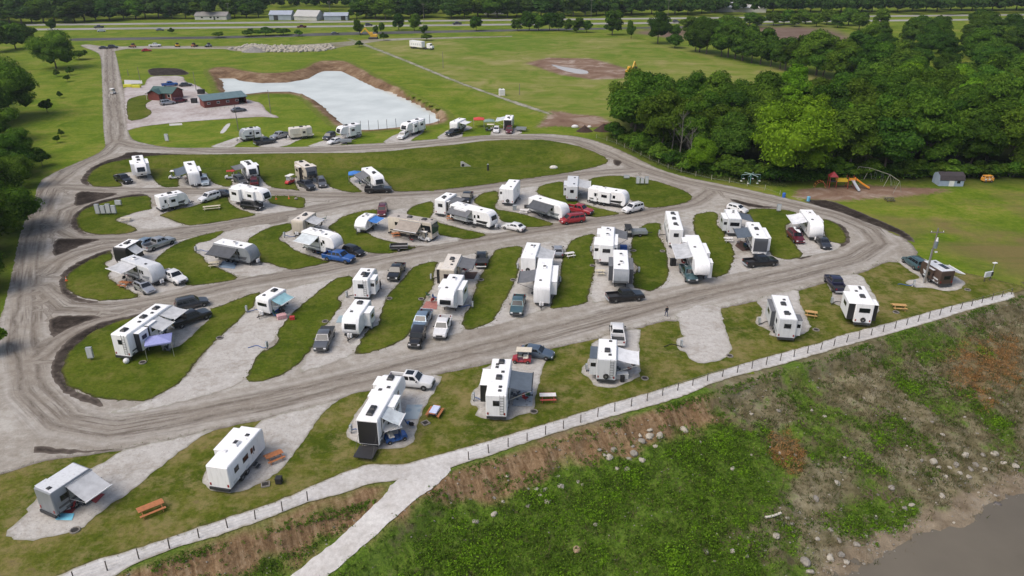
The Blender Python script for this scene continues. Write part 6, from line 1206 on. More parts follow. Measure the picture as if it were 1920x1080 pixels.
# ================================================================= yard and field machines
YEL = mat('machine_yellow', (.62, .36, .03), .5, .12)
def excavator(label, at_, deg, s=1.):
    x, y = G(*at_); r = empty('excavator', (x, y, 0), R(deg), label, 'excavator', 'yellow earth machines'); r.scale = (s,) * 3
    for Y in (-1, 1): MB().box(-1.9, 1.9, Y * 1.1 - .3, Y * 1.1 + .3, 0, .85, .25).build('track', STEEL, r)
    MB().box(-1.9, 1.0, -1.2, 1.2, .95, 2.0, .15).build('engine_house', YEL, r); c = MB().box(.0, 1.4, .2, 1.2, 2.0, 2.95, .1).build('cab', YEL, r); MB().box(1.2, 1.42, .3, 1.1, 2.1, 2.8).build('cab_window', GLASS, c)
    MB().bar((1.0, -.3, 1.6), (3.4, -.3, 4.4), .4, .55).build('boom', YEL, r); MB().bar((3.3, -.3, 4.4), (5.2, -.3, 2.4), .3, .4).build('stick', YEL, r); MB().add([(4.9, -.8, 2.4), (5.6, -.8, 2.2), (5.2, -.8, 1.3), (4.9, .2, 2.4), (5.6, .2, 2.2), (5.2, .2, 1.3)], [[0,1,2],[3,5,4],[0,3,4,1],[1,4,5,2],[2,5,3,0]]).build('bucket', STEEL, r)
excavator('yellow excavator at the edge of dirt patch', (1181,140), 60, 1.1); excavator('yellow excavator in the far gravel yard', (700,73), 180, 1.3)
def loader(label, at_, m_):
    x, y = G(*at_); r = empty('skid_loader', (x, y, 0), R(rng.uniform(0, 360)), label, 'loader', 'small machines in the far yard')
    MB().box(-1.2, 1.0, -.8, .8, .5, 1.2, .1).build('body', m_, r); MB().box(-.6, .5, -.6, .6, 1.2, 2.1, .1).build('cab', STEEL, r); MB().box(1.3, 2.0, -.9, .9, .15, .8, .05).build('bucket', STEEL, r)
    for Y in (-.75, .75): MB().bar((-.9, Y, 1.3), (1.5, Y, .7), .14, .2).build('lift_arm', m_, r)
    for X in (-.7, .7):
        for s_ in (-1, 1): wheel(r, X, s_ * .85, .4, .28, s_)
loader('dusty loader nearest the dark pickup load', (333,88), YEL); loader('brown loader in the middle of far yard', (364,88), mat('rusty_orange', (.35, .14, .06), .6, .2)); loader('grey loader right in the far yard', (392,88), PEDM); loader('brown loader left of red car', (250,89), mat('rusty_orange', (.35, .14, .06)))
x, y = G(786, 92); q2 = np.array(G(803, 95)); dv = q2 - np.array((x, y)); st = empty('semi_trailer', (x, y, 0), R(-38), 'white box semi trailer parked in the field', 'trailer'); MB().box(-5.5, 3.0, -1.25, 1.25, 1.1, 3.9, .08).build('box', WHITE, st)
for X in (-4.6, -3.4):
    for s_ in (-1, 1): wheel(st, X, s_ * 1.05, .5, .3, s_)
for s_ in (-1, 1): MB().bar((1.6, s_ * .9, 0), (1.6, s_ * .9, 1.1), .12).build('landing_leg', STEEL, st)
for k in range(5): MB().box(-4.6 + k * 1.5, -3.6 + k * 1.5, -1.262, -1.249, 1.9, 2.9).build('side_panel', LGREY, st)
x, y = G(806, 93); tc_ = empty('truck_tractor', (x, y, 0), R(-30), 'white truck tractor in front of semi trailer', 'truck'); MB().box(-1.2, .8, -1.1, 1.1, .8, 3.0, .15).build('cab', WHITE, tc_); MB().box(.8, 2.0, -.95, .95, .8, 1.9, .15).build('hood', WHITE, tc_); MB().box(.75, .83, -.9, .9, 2.0, 2.7).build('windshield', GLASS, tc_); MB().box(-3.2, -1.2, -.5, .5, .7, .95).build('frame_rail', STEEL, tc_)
for X in (1.3, -2.0, -2.9):
    for s_ in (-1, 1): wheel(tc_, X, s_ * .95, .5, .28, s_)
x, y = G(941, 179); tk = empty('water_tank', (x, y, 0), R(10), 'white square tank standing beside field lane', 'tank'); MB().box(-1.0, 1.0, -.9, .9, .2, 2.3, .15).build('tank', TWH, tk); MB().cyl((0, 0, 2.3), (0, 0, 2.45), .25, n=10).build('cap', DARKM, tk); MB().box(-1.1, 1.1, -1, 1, 0, .2).build('pallet', WOODP, tk)
def mound(name, label, at_, rx, ry, h, m_, seed, kind=None):
    x, y = G(*at_); n = 26; V = [(0, 0, h)]; Fs = []
    for k in range(1, 7):
        for i in range(n):
            t_ = 2 * math.pi * i / n; q = k / 6; X, Y = rx * q * math.cos(t_), ry * q * math.sin(t_); V.append((X, Y, max(-.05, h * (1 - q) ** 1.1 * (1 + .35 * mnoise.noise((X * .8 + seed, Y * .8, 1.)))) - .05))
    for i in range(n): Fs.append((0, 1 + i, 1 + (i + 1) % n))
    for k in range(5):
        for i in range(n): a = 1 + k * n + i; b = 1 + k * n + (i + 1) % n; Fs.append((a, a + n, b + n, b))
    M_ = MB(); M_.add(V, Fs); o = M_.build(name, m_, None, True); o.location = (x, y, 0); tag(o, label, name.replace('_', ' '))
SM = mat('dark_brown_spoil', (.045, .025, .018), .95, .3, 1.5, bump=.5)
mound('soil_pile', 'dark soil pile left of the wood edge tree', (1096,246), 2.6, 2.0, 1.9, SM, 1); mound('soil_pile', 'dark soil pile under the wood edge tree', (1131,245), 3.0, 2.2, 2.1, SM, 5); mound('gravel_pile', 'grey gravel heap in front of rubble yard', (478,97), 7, 4, 2.6, mat('grey_gravel_heap', (.22, .21, .2), .95, .2, 1), 9)
for l_, p_, w_ in [('white plastic sheet bundle beside soil pile', (1078,239), 1.5), ('white bag right of soil piles', (1105,239), .9)]:
    x, y = G(*p_); o = link('rubble_bag', me_, None, TWH); o.location = (x, y, .25); o.scale = (w_ * 1.8, w_, w_); tag(o, l_, 'bag')
# ================================================================= people
def person(label, at_, rz, shirt, trousers, step=.18, arm=.12):
    x, y = G(*at_)
    J = dict(pel=(0, 0, .95), spine=(0, 0, 1.15), chest=(0, .01, 1.38), neck=(0, .01, 1.5), head=(0, -.01, 1.62), top=(0, 0, 1.74),
        hl=(.1, 0, .9), kl=(.11, -step * .6, .5), al=(.11, -step, .09), tl=(.12, -step - .16, .03), hr=(-.1, 0, .9), kr=(-.11, step * .3, .5), ar=(-.11, step, .1), tr=(-.12, step - .15, .04),
        sl=(.19, .01, 1.42), el=(.26, arm * .3, 1.15), wl=(.26, -arm, .92), fl=(.26, -arm - .03, .82), sr=(-.19, .01, 1.42), er=(-.26, .02, 1.15), wr=(-.25, -.1, .94), fr=(-.24, -.13, .84))
    E = [('pel','spine'),('spine','chest'),('chest','neck'),('neck','head'),('head','top'),('pel','hl'),('hl','kl'),('kl','al'),('al','tl'),('pel','hr'),('hr','kr'),('kr','ar'),('ar','tr'),('chest','sl'),('sl','el'),('el','wl'),('wl','fl'),('chest','sr'),('sr','er'),('er','wr'),('wr','fr')]
    RD = dict(pel=.15, spine=.135, chest=.16, neck=.06, head=.1, top=.07, hl=.095, hr=.095, kl=.065, kr=.065, al=.045, ar=.045, tl=.04, tr=.04, sl=.075, sr=.075, el=.05, er=.05, wl=.036, wr=.036, fl=.04, fr=.04)
    ks = list(J); me = bpy.data.meshes.new('person'); me.from_pydata([J[k] for k in ks], [(ks.index(a), ks.index(b)) for a, b in E], [])
    o = bpy.data.objects.new('person', me); COL.objects.link(o); sk = o.modifiers.new('s', 'SKIN'); me.skin_vertices  # noqa
    if not me.skin_vertices: me.skin_vertices.new()
    for i, k in enumerate(ks): me.skin_vertices[0].data[i].radius = (RD[k],) * 2
    me.skin_vertices[0].data[0].use_root = True
    o.modifiers.new('d', 'SUBSURF').render_levels = 1; o.modifiers['d'].levels = 1
    dg = bpy.context.evaluated_depsgraph_get(); m2 = bpy.data.meshes.new_from_object(o.evaluated_get(dg)); o.modifiers.clear(); o.data = m2
    for m_ in (mat('skin', (.42, .25, .18), .6, .05), shirt, trousers, mat('dark_hair', (.03, .02, .015), .7, .1), mat('dark_shoe', (.03, .03, .03), .7, .1)): m2.materials.append(m_)
    for p_ in m2.polygons:
        c = p_.center; p_.use_smooth = True
        p_.material_index = 4 if c.z < .1 else 2 if c.z < .98 and abs(c.x) < .2 else (3 if (c.z > 1.68 or (c.z > 1.56 and c.y > .02)) else 0) if c.z > 1.5 and abs(c.x) < .14 else (0 if abs(c.x) > .2 and c.z < .94 else 1)
    o.location = (x, y, .06); o.rotation_euler = (0, 0, rz); tag(o, label, 'person', 'people at the campsites')
person('person in dark jacket and blue jeans walking on lower road', (1249,594), R(200), mat('dark_jacket', (.02, .02, .024), .8, .1), mat('blue_jeans', (.04, .05, .11), .85, .1)); person('person in dark clothes standing by window slide trailer', (714,543), R(120), mat('dark_shirt', (.05, .05, .055), .8, .1), mat('grey_trousers', (.07, .07, .08), .85, .1), .03, .02)
# ================================================================= trees
def leafmat(name, lo, mid, hi, trans=.25):
    m = bpy.data.materials.new(name); m.use_nodes = True; t = m.node_tree; t.nodes.clear()
    out = t.nodes.new('ShaderNodeOutputMaterial'); g = t.nodes.new('ShaderNodeNewGeometry'); oi = t.nodes.new('ShaderNodeObjectInfo')
    c = ramp(t, g.outputs['Random Per Island'], [(.0, lo), (.55, mid), (1., hi)])
    k = t.nodes.new('ShaderNodeHueSaturation'); t.links.new(c, k.inputs['Color'])
    t.links.new(math_(t, 'ADD', math_(t, 'MULTIPLY', oi.outputs['Random'], .03), .495), k.inputs['Hue'])
    t.links.new(math_(t, 'ADD', math_(t, 'MULTIPLY', math_(t, 'FRACT', math_(t, 'MULTIPLY', oi.outputs['Random'], 7.3)), .55), .86), k.inputs['Value'])
    d_ = t.nodes.new('ShaderNodeBsdfDiffuse'); tr = t.nodes.new('ShaderNodeBsdfTranslucent'); mx = t.nodes.new('ShaderNodeMixShader'); mx.inputs[0].default_value = trans
    for q in (d_, tr): t.links.new(k.outputs[0], q.inputs['Color'])
    t.links.new(d_.outputs[0], mx.inputs[1]); t.links.new(tr.outputs[0], mx.inputs[2]); t.links.new(mx.outputs[0], out.inputs[0]); MATS[name] = m; return m
LEAF = dict(dark=leafmat('leaf_dark', (.024, .05, .008), (.048, .09, .012), (.078, .13, .018)), mid=leafmat('leaf_mid', (.038, .075, .009), (.072, .13, .014), (.115, .185, .022)), bright=leafmat('leaf_bright', (.06, .115, .008), (.115, .205, .012), (.175, .28, .02)), far=leafmat('leaf_far', (.026, .052, .012), (.048, .088, .018), (.075, .125, .024)))
LEAF['midbright'] = leafmat('leaf_midbright', (.055, .105, .01), (.095, .17, .016), (.14, .23, .024))
BARK = mat('bark', (.09, .075, .06), .9, .25, 3); GREYB = mat('dead_bark', (.15, .14, .12), .9, .2, 3)
def crown_mesh(name, seed, n, size, rx=6., rz=5.5, zc=9., lobes=18, lowcut=-.75, core=.8, out=.0):
    r = np.random.default_rng(seed); C = []
    while len(C) < lobes:
        p = r.normal(0, 1, 3); p /= np.linalg.norm(p); k = r.uniform(.45, .8)
        if p[2] < lowcut: continue
        C.append(np.array([p[0] * rx * k, p[1] * rx * k, p[2] * rz * k]))
    C.append(np.zeros(3)); C = np.array(C); rad = np.concatenate([r.uniform(.26, .46, lobes) * rx, [rx * .6]])
    w_ = rad ** 2; idx = r.choice(len(C), n, p=w_ / w_.sum()); dr = r.normal(0, 1, (n, 3)); dr /= np.linalg.norm(dr, axis=1)[:, None]; dr[:, 2] = np.where(dr[:, 2] < -.3, -dr[:, 2] * .8, dr[:, 2])
    pos = C[idx] + dr * (rad[idx] * r.uniform(.8, 1.08 + out, n))[:, None] * np.array([1, 1, .85])
    # keep the outer skin
    dd = np.min(np.linalg.norm(pos[:, None] - C[None], axis=2) / rad[None], axis=1); pos, dr = pos[dd > .72], dr[dd > .72]
    n = len(pos); nr = dr + r.normal(0, .42, (n, 3)) + np.array([0, 0, .3]); nr /= np.linalg.norm(nr, axis=1)[:, None]
    a = np.cross(nr, r.normal(0, 1, (n, 3))); a /= np.linalg.norm(a, axis=1)[:, None]; b = np.cross(nr, a)
    s = size * r.uniform(.6, 1.35, n)[:, None]; V = np.stack([pos + a * s * .62, pos + b * s * .34 + nr * s * .12, pos - a * s * .62, pos - b * s * .34 + nr * s * .12], 1).reshape(-1, 3)
    Fq = np.arange(n * 4).reshape(-1, 4); V = V + np.array([0, 0, zc])
    if core:
        bm = bmesh.new(); bmesh.ops.create_icosphere(bm, subdivisions=1, radius=1); iv = np.array([v.co[:] for v in bm.verts]); itf = np.array([[v.index for v in f.verts] for f in bm.faces]); bm.free()
        vs, fs = [V], [np.column_stack([Fq[:, [0, 1, 2]]]), Fq[:, [0, 2, 3]]]; off = len(V)
        for c, q in zip(C, rad): vs.append(c + iv * q * core * r.uniform(.8, 1.05, (len(iv), 1)) * np.array([1, 1, .85]) + np.array([0, 0, zc])); fs.append(itf + off); off += len(iv)
        # leaf halves joined into quads again is not needed: triangles share vertices, so each leaf stays one island
        return np_mesh(name, np.vstack(vs), np.vstack(fs))
    return np_mesh(name, V, Fq)
def trunk_mesh(seed, h=8., r0=.32, limbs=6, spread=3.2, zc=9.):
    r = random.Random(seed); M_ = MB(); pts = [Vector((0, 0, -.3))]
    for k in range(1, 5): pts.append(Vector((r.uniform(-.25, .25) * k * .5, r.uniform(-.25, .25) * k * .5, h * k / 4)))
    for k in range(4): M_.cyl(pts[k], pts[k + 1], r0 * (1 - k * .18), r0 * (1 - (k + 1) * .18), 7, False)
    for k in range(limbs):
        a = k * 2.4 + r.uniform(-.4, .4); b = pts[2].lerp(pts[4], r.uniform(0, .8)); e = b + Vector((math.cos(a) * spread * r.uniform(.6, 1), math.sin(a) * spread * r.uniform(.6, 1), r.uniform(1, 3.2)))
        m_ = b.lerp(e, .5) + Vector((0, 0, r.uniform(-.2, .5))); M_.cyl(b, m_, r0 * .4, r0 * .25, 5, False); M_.cyl(m_, e, r0 * .25, r0 * .08, 5, False)
    return M_.mesh('trunk', True)
CROWN = {k: [crown_mesh('crown', 10 * i + s, *p) for s in range(nv)] for i, (k, nv, p) in enumerate([
    ('near', 4, (10500, .5, 6.2, 6.3, 8.3, 26, -.9, .78)), ('fine', 3, (16000, .36, 6.2, 6.2, 7.4, 30, -.95, .78)), ('wide', 2, (17000, .46, 8.3, 7., 8.6, 40, -.85, .76)),
    ('far', 4, (3600, .95, 6., 7., 7.4, 22, -1., .82)), ('tall', 3, (8000, .52, 4.4, 7.6, 9., 24, -.95, .78)), ('bush', 3, (2600, .36, 2.2, 1.9, 1.9, 12, -.3, .8))])}
TRUNK = [trunk_mesh(s) for s in range(4)]; BTRUNK = trunk_mesh(9, 1.2, .08, 5, 1.0)
NT = [0]
def tree(at_, h, kind='near', leaf='mid', label=None, group=None, wide=1., name='broadleaf_tree', world=False, z=None, cat='tree'):
    p = np.array(at_ if world else G(*at_)); zz = float(hill(p[None])[0]) if z is None else z
    i = NT[0]; NT[0] += 1; s = h / {'near': 15.5, 'fine': 14.2, 'wide': 16., 'far': 15., 'tall': 17.5, 'bush': 4.}[kind]
    r = empty(name, (p[0], p[1], zz), random.uniform(0, 6.28), label, cat, group); r.scale = (s * wide * random.uniform(.93, 1.07), s * wide * random.uniform(.93, 1.07), s)
    V = CROWN[kind]; link('crown', V[i % len(V)], r, LEAF[leaf]); link('trunk', BTRUNK if kind == 'bush' else TRUNK[i % 4], r, BARK); return r
def scatter(poly, dmin, n, seed, world=False):
    W = np.array(poly if world else GP(poly)); r = np.random.default_rng(seed); out = []; lo, hi = W.min(0), W.max(0)
    for _ in range(n * 40):
        p = r.uniform(lo, hi)
        if not inside(W, p[None])[0]: continue
        if all((p[0] - q[0]) ** 2 + (p[1] - q[1]) ** 2 > dmin * dmin for q in out): out.append(p)
        if len(out) >= n: break
    return out
# the wood beyond the loop road: named trees along its edge first
tree((1190, 262), 18.5, 'near', 'mid', 'tall tree at the wood corner above soil piles', 'trees at the wood edge', 1.15); tree((1240, 288), 17, 'near', 'mid', 'leafy tree right of the corner tree', 'trees at the wood edge'); tree((1310, 326), 9.5, 'fine', 'bright', 'small bright tree left of the big bright one', 'trees at the wood edge', .95)
tree((1478, 338), 18.5, 'wide', 'bright', 'big bright green tree above the playground fence', 'trees at the wood edge', 1.12); tree((1370, 318), 14, 'near', 'dark', 'dark tree between small and big bright trees', 'trees at the wood edge'); tree((1590, 326), 17, 'near', 'mid', 'leafy tree behind the play structure', 'trees at the wood edge'); tree((1655, 330), 16, 'near', 'dark', 'dark tree behind the swing set', 'trees at the wood edge'); tree((1730, 322), 18, 'near', 'mid', 'leafy tree left of the rounded roof shed', 'trees at the wood edge'); tree((1815, 326), 15, 'near', 'dark', 'dark tree between shed and wagon', 'trees at the wood edge'); tree((1890, 325), 16, 'near', 'mid', 'leafy tree behind the yellow wagon', 'trees at the wood edge')
EDGE = GP([(1190, 262), (1240, 288), (1310, 326), (1478, 338), (1370, 318), (1590, 326), (1655, 330), (1730, 322), (1815, 326), (1890, 325)])
WOOD = [(1165, 240), (1260, 285), (1340, 318), (1430, 322), (1560, 315), (1700, 312), (1960, 316), (2120, 316), (2120, 215), (1880, 185), (1720, 196), (1600, 218), (1420, 226), (1290, 228), (1190, 225)]
k = 0
for p in scatter(WOOD, 7.6, 120, 3):
    if min(math.dist(p, e) for e in EDGE) < 6: continue
    tree(p, random.uniform(12.5, 17.5), random.choice(['near', 'near', 'tall']), random.choice(['mid', 'mid', 'mid', 'dark', 'bright']) if p[0] > 60 else 'mid', 'tree of the wood rising behind the dead grey trees' if p[0] / p[1] < .28 else 'tree of the wood rising behind the big bright tree' if p[0] / p[1] < .44 else 'tree of the wood rising behind play structure and swings' if p[0] / p[1] < .56 else 'tree of the wood rising behind rounded shed and wagon', 'trees crowding the wood', random.uniform(.9, 1.2), world=True); k += 1
# hedgerow along the far field edge
HED = GP([(1290, 95), (1340, 104), (1400, 117), (1470, 131), (1540, 146), (1600, 158), (1690, 178)])
cum = 0
for a, b in zip(HED[:-1], HED[1:]):
    L_ = math.dist(a, b); n = max(2, int(L_ / 5.0))
    for i in range(n):
        t_ = (i + random.uniform(.2, .8)) / n; p = (a[0] + (b[0] - a[0]) * t_ + random.uniform(-1, 2), a[1] + (b[1] - a[1]) * t_ + random.uniform(0, 4)); tree(p, random.uniform(12, 18.5), random.choice(['near', 'far', 'near']), random.choice(['mid', 'dark', 'dark']), 'tree in the hedgerow along the far field edge', 'hedgerow trees', random.uniform(1.0, 1.3), world=True)
for p in scatter([(1570, 118), (1640, 86), (1720, 64), (1930, 52), (2100, 60), (2100, 185), (1900, 180), (1720, 165), (1640, 140)], 11.5, 66, 5): tree(p, random.uniform(11, 16), random.choice(['far', 'near']), random.choice(['mid', 'dark', 'dark']), 'tree in far right wood nearer the hedgerow end' if p[0] / p[1] < .56 else 'tree in far right wood at the frame edge', 'trees of the far right wood', random.uniform(1.0, 1.3), world=True)
for u, v, h, w_ in [(1290, 62, 11, 1.1), (1318, 66, 12, 1.), (1345, 62, 9, 1.2), (1385, 56, 8, 1.2), (1420, 52, 9, 1.2), (1450, 48, 10, 1.2), (1490, 50, 9, 1.3), (1530, 50, 9, 1.3), (1570, 52, 10, 1.3), (1610, 56, 12, 1.3), (1650, 52, 13, 1.2), (1265, 72, 8, 1.), (1303, 58, 9, 1.5), (1365, 52, 9, 1.5), (1405, 48, 9, 1.6), (1470, 46, 10, 1.5), (1510, 45, 10, 1.5), (1550, 46, 11, 1.5), (1590, 48, 12, 1.4)]: tree((u, v), h, 'far', 'mid', 'low tree between brown field and highway', 'trees by the brown field', w_)
# bushes and trees along the frontage road, each of its own shape
for u, v, h, kd, lf, w_, l_ in [(674, 65, 7, 'far', 'dark', .9, 'dark round bush at top of field lane'), (705, 64, 5, 'far', 'dark', .8, 'small dark bush right of lane top'), (716, 62, 5.5, 'far', 'mid', .6, 'slim bush between two dark bushes'), (748, 57, 8.5, 'far', 'dark', 1., 'dark tree left of the highway pole'), (777, 58, 8.5, 'far', 'mid', 1., 'tree beside the highway pole'), (795, 63, 5, 'far', 'dark', 1.2, 'low dark bush below highway pole'), (893, 58, 7.5, 'far', 'dark', 1.05, 'lone round dark bush on frontage road'), (970, 58, 6, 'far', 'dark', 1.2, 'left bush of the frontage hedge'), (992, 58, 9.5, 'far', 'dark', 1.0, 'tall left tree of the frontage hedge'), (1010, 58, 9, 'far', 'mid', 1., 'second tree of the frontage hedge'), (1030, 58, 9.5, 'far', 'dark', 1., 'third tree of the frontage hedge'), (1048, 58, 9, 'far', 'dark', .9, 'right tree of the frontage hedge'), (1063, 59, 6, 'far', 'mid', 1., 'low bush right of frontage hedge'), (1082, 61, 7.5, 'far', 'dark', 1.1, 'wide dark bush right of hedge gap'), (1100, 61, 6, 'far', 'mid', 1.1, 'paler bush beside wide dark bush'), (1148, 66, 12, 'far', 'dark', .95, 'tall lone tree above dirt patch'), (1183, 72, 8, 'far', 'mid', .6, 'slim pale tree right of tall lone tree'), (1233, 82, 13, 'near', 'dark', 1.05, 'big dark tree at hedgerow start'), (1265, 90, 6, 'far', 'dark', 1.4, 'low dark bush right of big dark tree'), (560, 68, 3.5, 'bush', 'mid', 1.4, 'pale shrub on frontage road verge'), (410, 71, 3.5, 'bush', 'mid', 1.8, 'wide shrub above rubble yard left'), (470, 68, 4, 'bush', 'dark', 2.2, 'dark hedge clump above rubble yard'), (500, 67, 4.5, 'bush', 'dark', 2.2, 'dark hedge clump beside the first'), (530, 66, 4, 'bush', 'dark', 2.2, 'dark hedge clump right of the others'), (720, 76, 4, 'bush', 'dark', 1., 'small bush beside far excavator'), (674, 88, 3, 'bush', 'dark', 1.2, 'small dark bush beside the lane'), (800, 76, 3.5, 'bush', 'mid', 1.6, 'pale bush above semi trailer'), (322, 63, 3, 'bush', 'dark', 1.2, 'dark shrub on highway verge')]:
    tree((u, v), h * (1.3 if h > 5 else 1.1), kd, lf, l_, 'roadside bushes and trees', w_, name='roadside_tree' if h > 5 else 'roadside_bush', cat='tree' if h > 5 else 'bush')
# the treeline beyond the highway, with gaps for houses and clearings
x = -130
while x < 1960:
    gap = any(a < x < b for a, b in ((505, 660), (378, 425), (806, 830), (1345, 1440), (1190, 1215)))
    v = np.interp(x, [-130, 150, 250, 500, 700, 1000, 1300, 1960], [46, 43, 37, 34, 37, 33, 27, 20])
    if not gap: tree((x, v - random.uniform(0, 3)), random.uniform(12, 18), 'far', random.choice(['far', 'far', 'dark', 'mid']), 'tree beyond the highway left of the grey roofed house' if x < 380 else 'tree beyond the highway between houses and barns' if x < 520 else 'tree beyond the highway between barns and small white house' if x < 930 else 'tree beyond the highway between white house and white barns' if x < 1350 else 'tree beyond the highway right of the white barns', 'treeline beyond the highway', random.uniform(1.25, 1.75))
    x += random.uniform(17, 27)
def woodland():
    r = np.random.default_rng(21); base = crown_mesh('tmp', 77, 900, 1.7, 6.5, 6.5, 8.5, 12, -.9, .85); n = len(base.vertices); bv = np.empty(n * 3, np.float32); base.vertices.foreach_get('co', bv); bv = bv.reshape(-1, 3)
    m = len(base.polygons); bf = np.empty(m * 3, np.int32); base.loops.foreach_get('vertex_index', bf); bf = bf.reshape(-1, 3); vs, fs, off = [], [], 0
    CL = [np.array(GP(q)) for q in ([(-20, 32), (28, 30), (36, 0.), (4, -6)], [(800, 25), (835, 25), (850, 8), (815, 8)], [(1190, 26), (1330, 22), (1330, 8), (1160, 10)], [(1640, 22), (1960, 14), (1960, 2), (1600, 10)], [(505, 36), (660, 36), (660, 28), (505, 28)])]
    for v0, dx, hh in ((33, 26, 15), (27, 26, 16), (20, 25, 16), (13, 24, 16), (7, 23, 16), (1, 22, 17), (-6, 21, 17), (-14, 20, 18), (-24, 19, 18)):
        u = -200.
        while u < 2120:
            uu, vv = u + r.uniform(-8, 8), v0 - u * .006 + 4 + r.uniform(-2, 2); p = np.array(G(uu, vv)); u += dx
            if any(inside(c, p[None])[0] for c in CL): continue
            if v0 > 20 and 490 < uu < 670: continue
            s = r.uniform(.75, 1.2) * hh / 15; a = r.uniform(0, 6.28); R_ = np.array([[math.cos(a), -math.sin(a), 0], [math.sin(a), math.cos(a), 0], [0, 0, 1]])
            vs.append((bv * s) @ R_.T + np.array([p[0], p[1], float(hill(p[None])[0])])); fs.append(bf + off); off += n
    me = np_mesh('far_woodland', np.vstack(vs), np.vstack(fs)); me.materials.append(LEAF['far']); o = bpy.data.objects.new('far_woodland', me); COL.objects.link(o); tag(o, 'dense far woodland covering the hills behind the highway', 'woodland', kind='stuff')
woodland()
# trees on the west side
for u, v, h, kd, lf, w_, l_ in [(106, 129, 16.5, 'wide', 'mid', 1.08, 'large round tree alone beside the entrance road'), (150, 112, 5, 'bush', 'mid', 1.5, 'shrub at the foot of the large round tree'), (22, 222, 19, 'wide', 'mid', 1.0, 'biggest tree at west edge above lawn'), (-50, 240, 18, 'near', 'mid', 1.2, 'tall tree behind the western lawn trees'), (-8, 268, 13, 'fine', 'mid', 1.2, 'leafy tree beside the western lawn'), (40, 300, 8.5, 'fine', 'mid', 1.1, 'low leafy tree with pale top on western lawn'), (-45, 330, 15, 'near', 'mid', 1.2, 'tall tree at frame edge above west road'), (14, 332, 11, 'fine', 'mid', 1.25, 'leafy tree left of the road bend'), (40, 352, 8, 'fine', 'mid', 1.1, 'low leafy tree where west road bends'), (0, 395, 13, 'fine', 'mid', 1.2, 'leafy tree leaning over the west road'), (24, 432, 11, 'fine', 'mid', 1.3, 'overhanging tree beside the west road'), (-22, 480, 13, 'fine', 'mid', 1.25, 'roadside tree below the overhanging one'), (-35, 545, 10, 'fine', 'mid', 1.1, 'low tree left of toy hauler loop'), (-14, 662, 4.6, 'bush', 'bright', 1.0, 'lime green bush at the left frame edge'), (30, 92, 14, 'far', 'mid', 1.1, 'broad tree left of the large round tree'), (-10, 98, 15, 'far', 'mid', 1.2, 'broad tree at far left of the lawn'), (55, 80, 11, 'far', 'dark', 1.1, 'dark tree below highway at left'), (-60, 112, 15, 'far', 'dark', 1.2, 'dark tree at left frame edge by lawn'), (10, 78, 12, 'far', 'dark', 1.2, 'dark tree behind far left lawn trees'), (98, 57, 7, 'far', 'dark', 1., 'small dark tree in front of the highway'), (-60, 165, 17, 'near', 'mid', 1.2, 'tall tree far left behind the big tree')]:
    tree((u, v), h, kd, lf, l_, 'trees on the west side', w_)
for u, v, h, l_ in [(107, 144, 3.2, 'dark shrub on the west lawn top'), (127, 153, 3., 'second shrub down the west lawn'), (132, 141, 3.5, 'pale shrub near entrance road'), (113, 184, 2.6, 'tiny shrub in middle of west lawn'), (90, 212, 5, 'upright shrub beside the biggest west tree'), (115, 256, 2.2, 'tiny shrub lower on the west lawn'), (80, 312, 5, 'dark upright shrub near the road bend'), (108, 268, 2.4, 'little shrub above upright shrub'), (60, 300, 4, 'leafy shrub at wood edge by road bend')]: tree((u, v), h, 'bush', 'dark', l_, 'shrubs on the west lawn', .8, name='shrub', cat='bush')
# low bushes along the wood edge
for a, b, n in (((1150, 258), (1270, 318), 9), ((1275, 320), (1470, 344), 13), ((1540, 334), (1930, 333), 22)):
    for i in range(n): t_ = (i + random.uniform(.1, .9)) / n; tree((a[0] + (b[0] - a[0]) * t_, a[1] + (b[1] - a[1]) * t_ - random.uniform(0, 5)), random.uniform(2.6, 5.2), 'bush', random.choice(['mid', 'dark', 'mid']), 'low leafy bush at the foot of the wood edge', 'bushes at the wood foot', random.uniform(1.1, 1.7), name='woodland_bush', cat='bush')
# dead grey trees beside the wood
def dead_tree(at_, h, label, seed):
    x_, y_ = G(*at_); r = empty('dead_tree', (x_, y_, 0), 0, label, 'tree', 'dead trees'); q = random.Random(seed)
    M_ = MB(); M_.cyl((0, 0, -.2), (.3, 0, h * .5), .2, .13, 7, False); M_.cyl((.3, 0, h * .5), (.1, .2, h), .13, .03, 6, False); M_.build('trunk', GREYB, r)
    for k in range(14):
        z_ = h * q.uniform(.3, .92); a = q.uniform(0, 6.28); L_ = (h - z_) * .55 + .7; e = Vector((math.cos(a) * L_ * .6 + .2, math.sin(a) * L_ * .6, z_ + L_ * .8)); B_ = MB().cyl((.2, .08, z_), e, .05, .012, 5, False)
        for j in range(4): m_ = Vector((.2, .08, z_)).lerp(e, q.uniform(.3, .9)); B_.cyl(m_, m_ + Vector((q.uniform(-.8, .8), q.uniform(-.8, .8), q.uniform(.3, 1.1))), .02, .006, 4, False)
        B_.build('branch', GREYB, r)
dead_tree((1272, 306), 13, 'bare grey tree beside the wood edge', 1); dead_tree((1290, 318), 10, 'shorter bare grey tree nearer the road', 2); dead_tree((1258, 292), 11, 'bare grey tree at back of the dead group', 4)

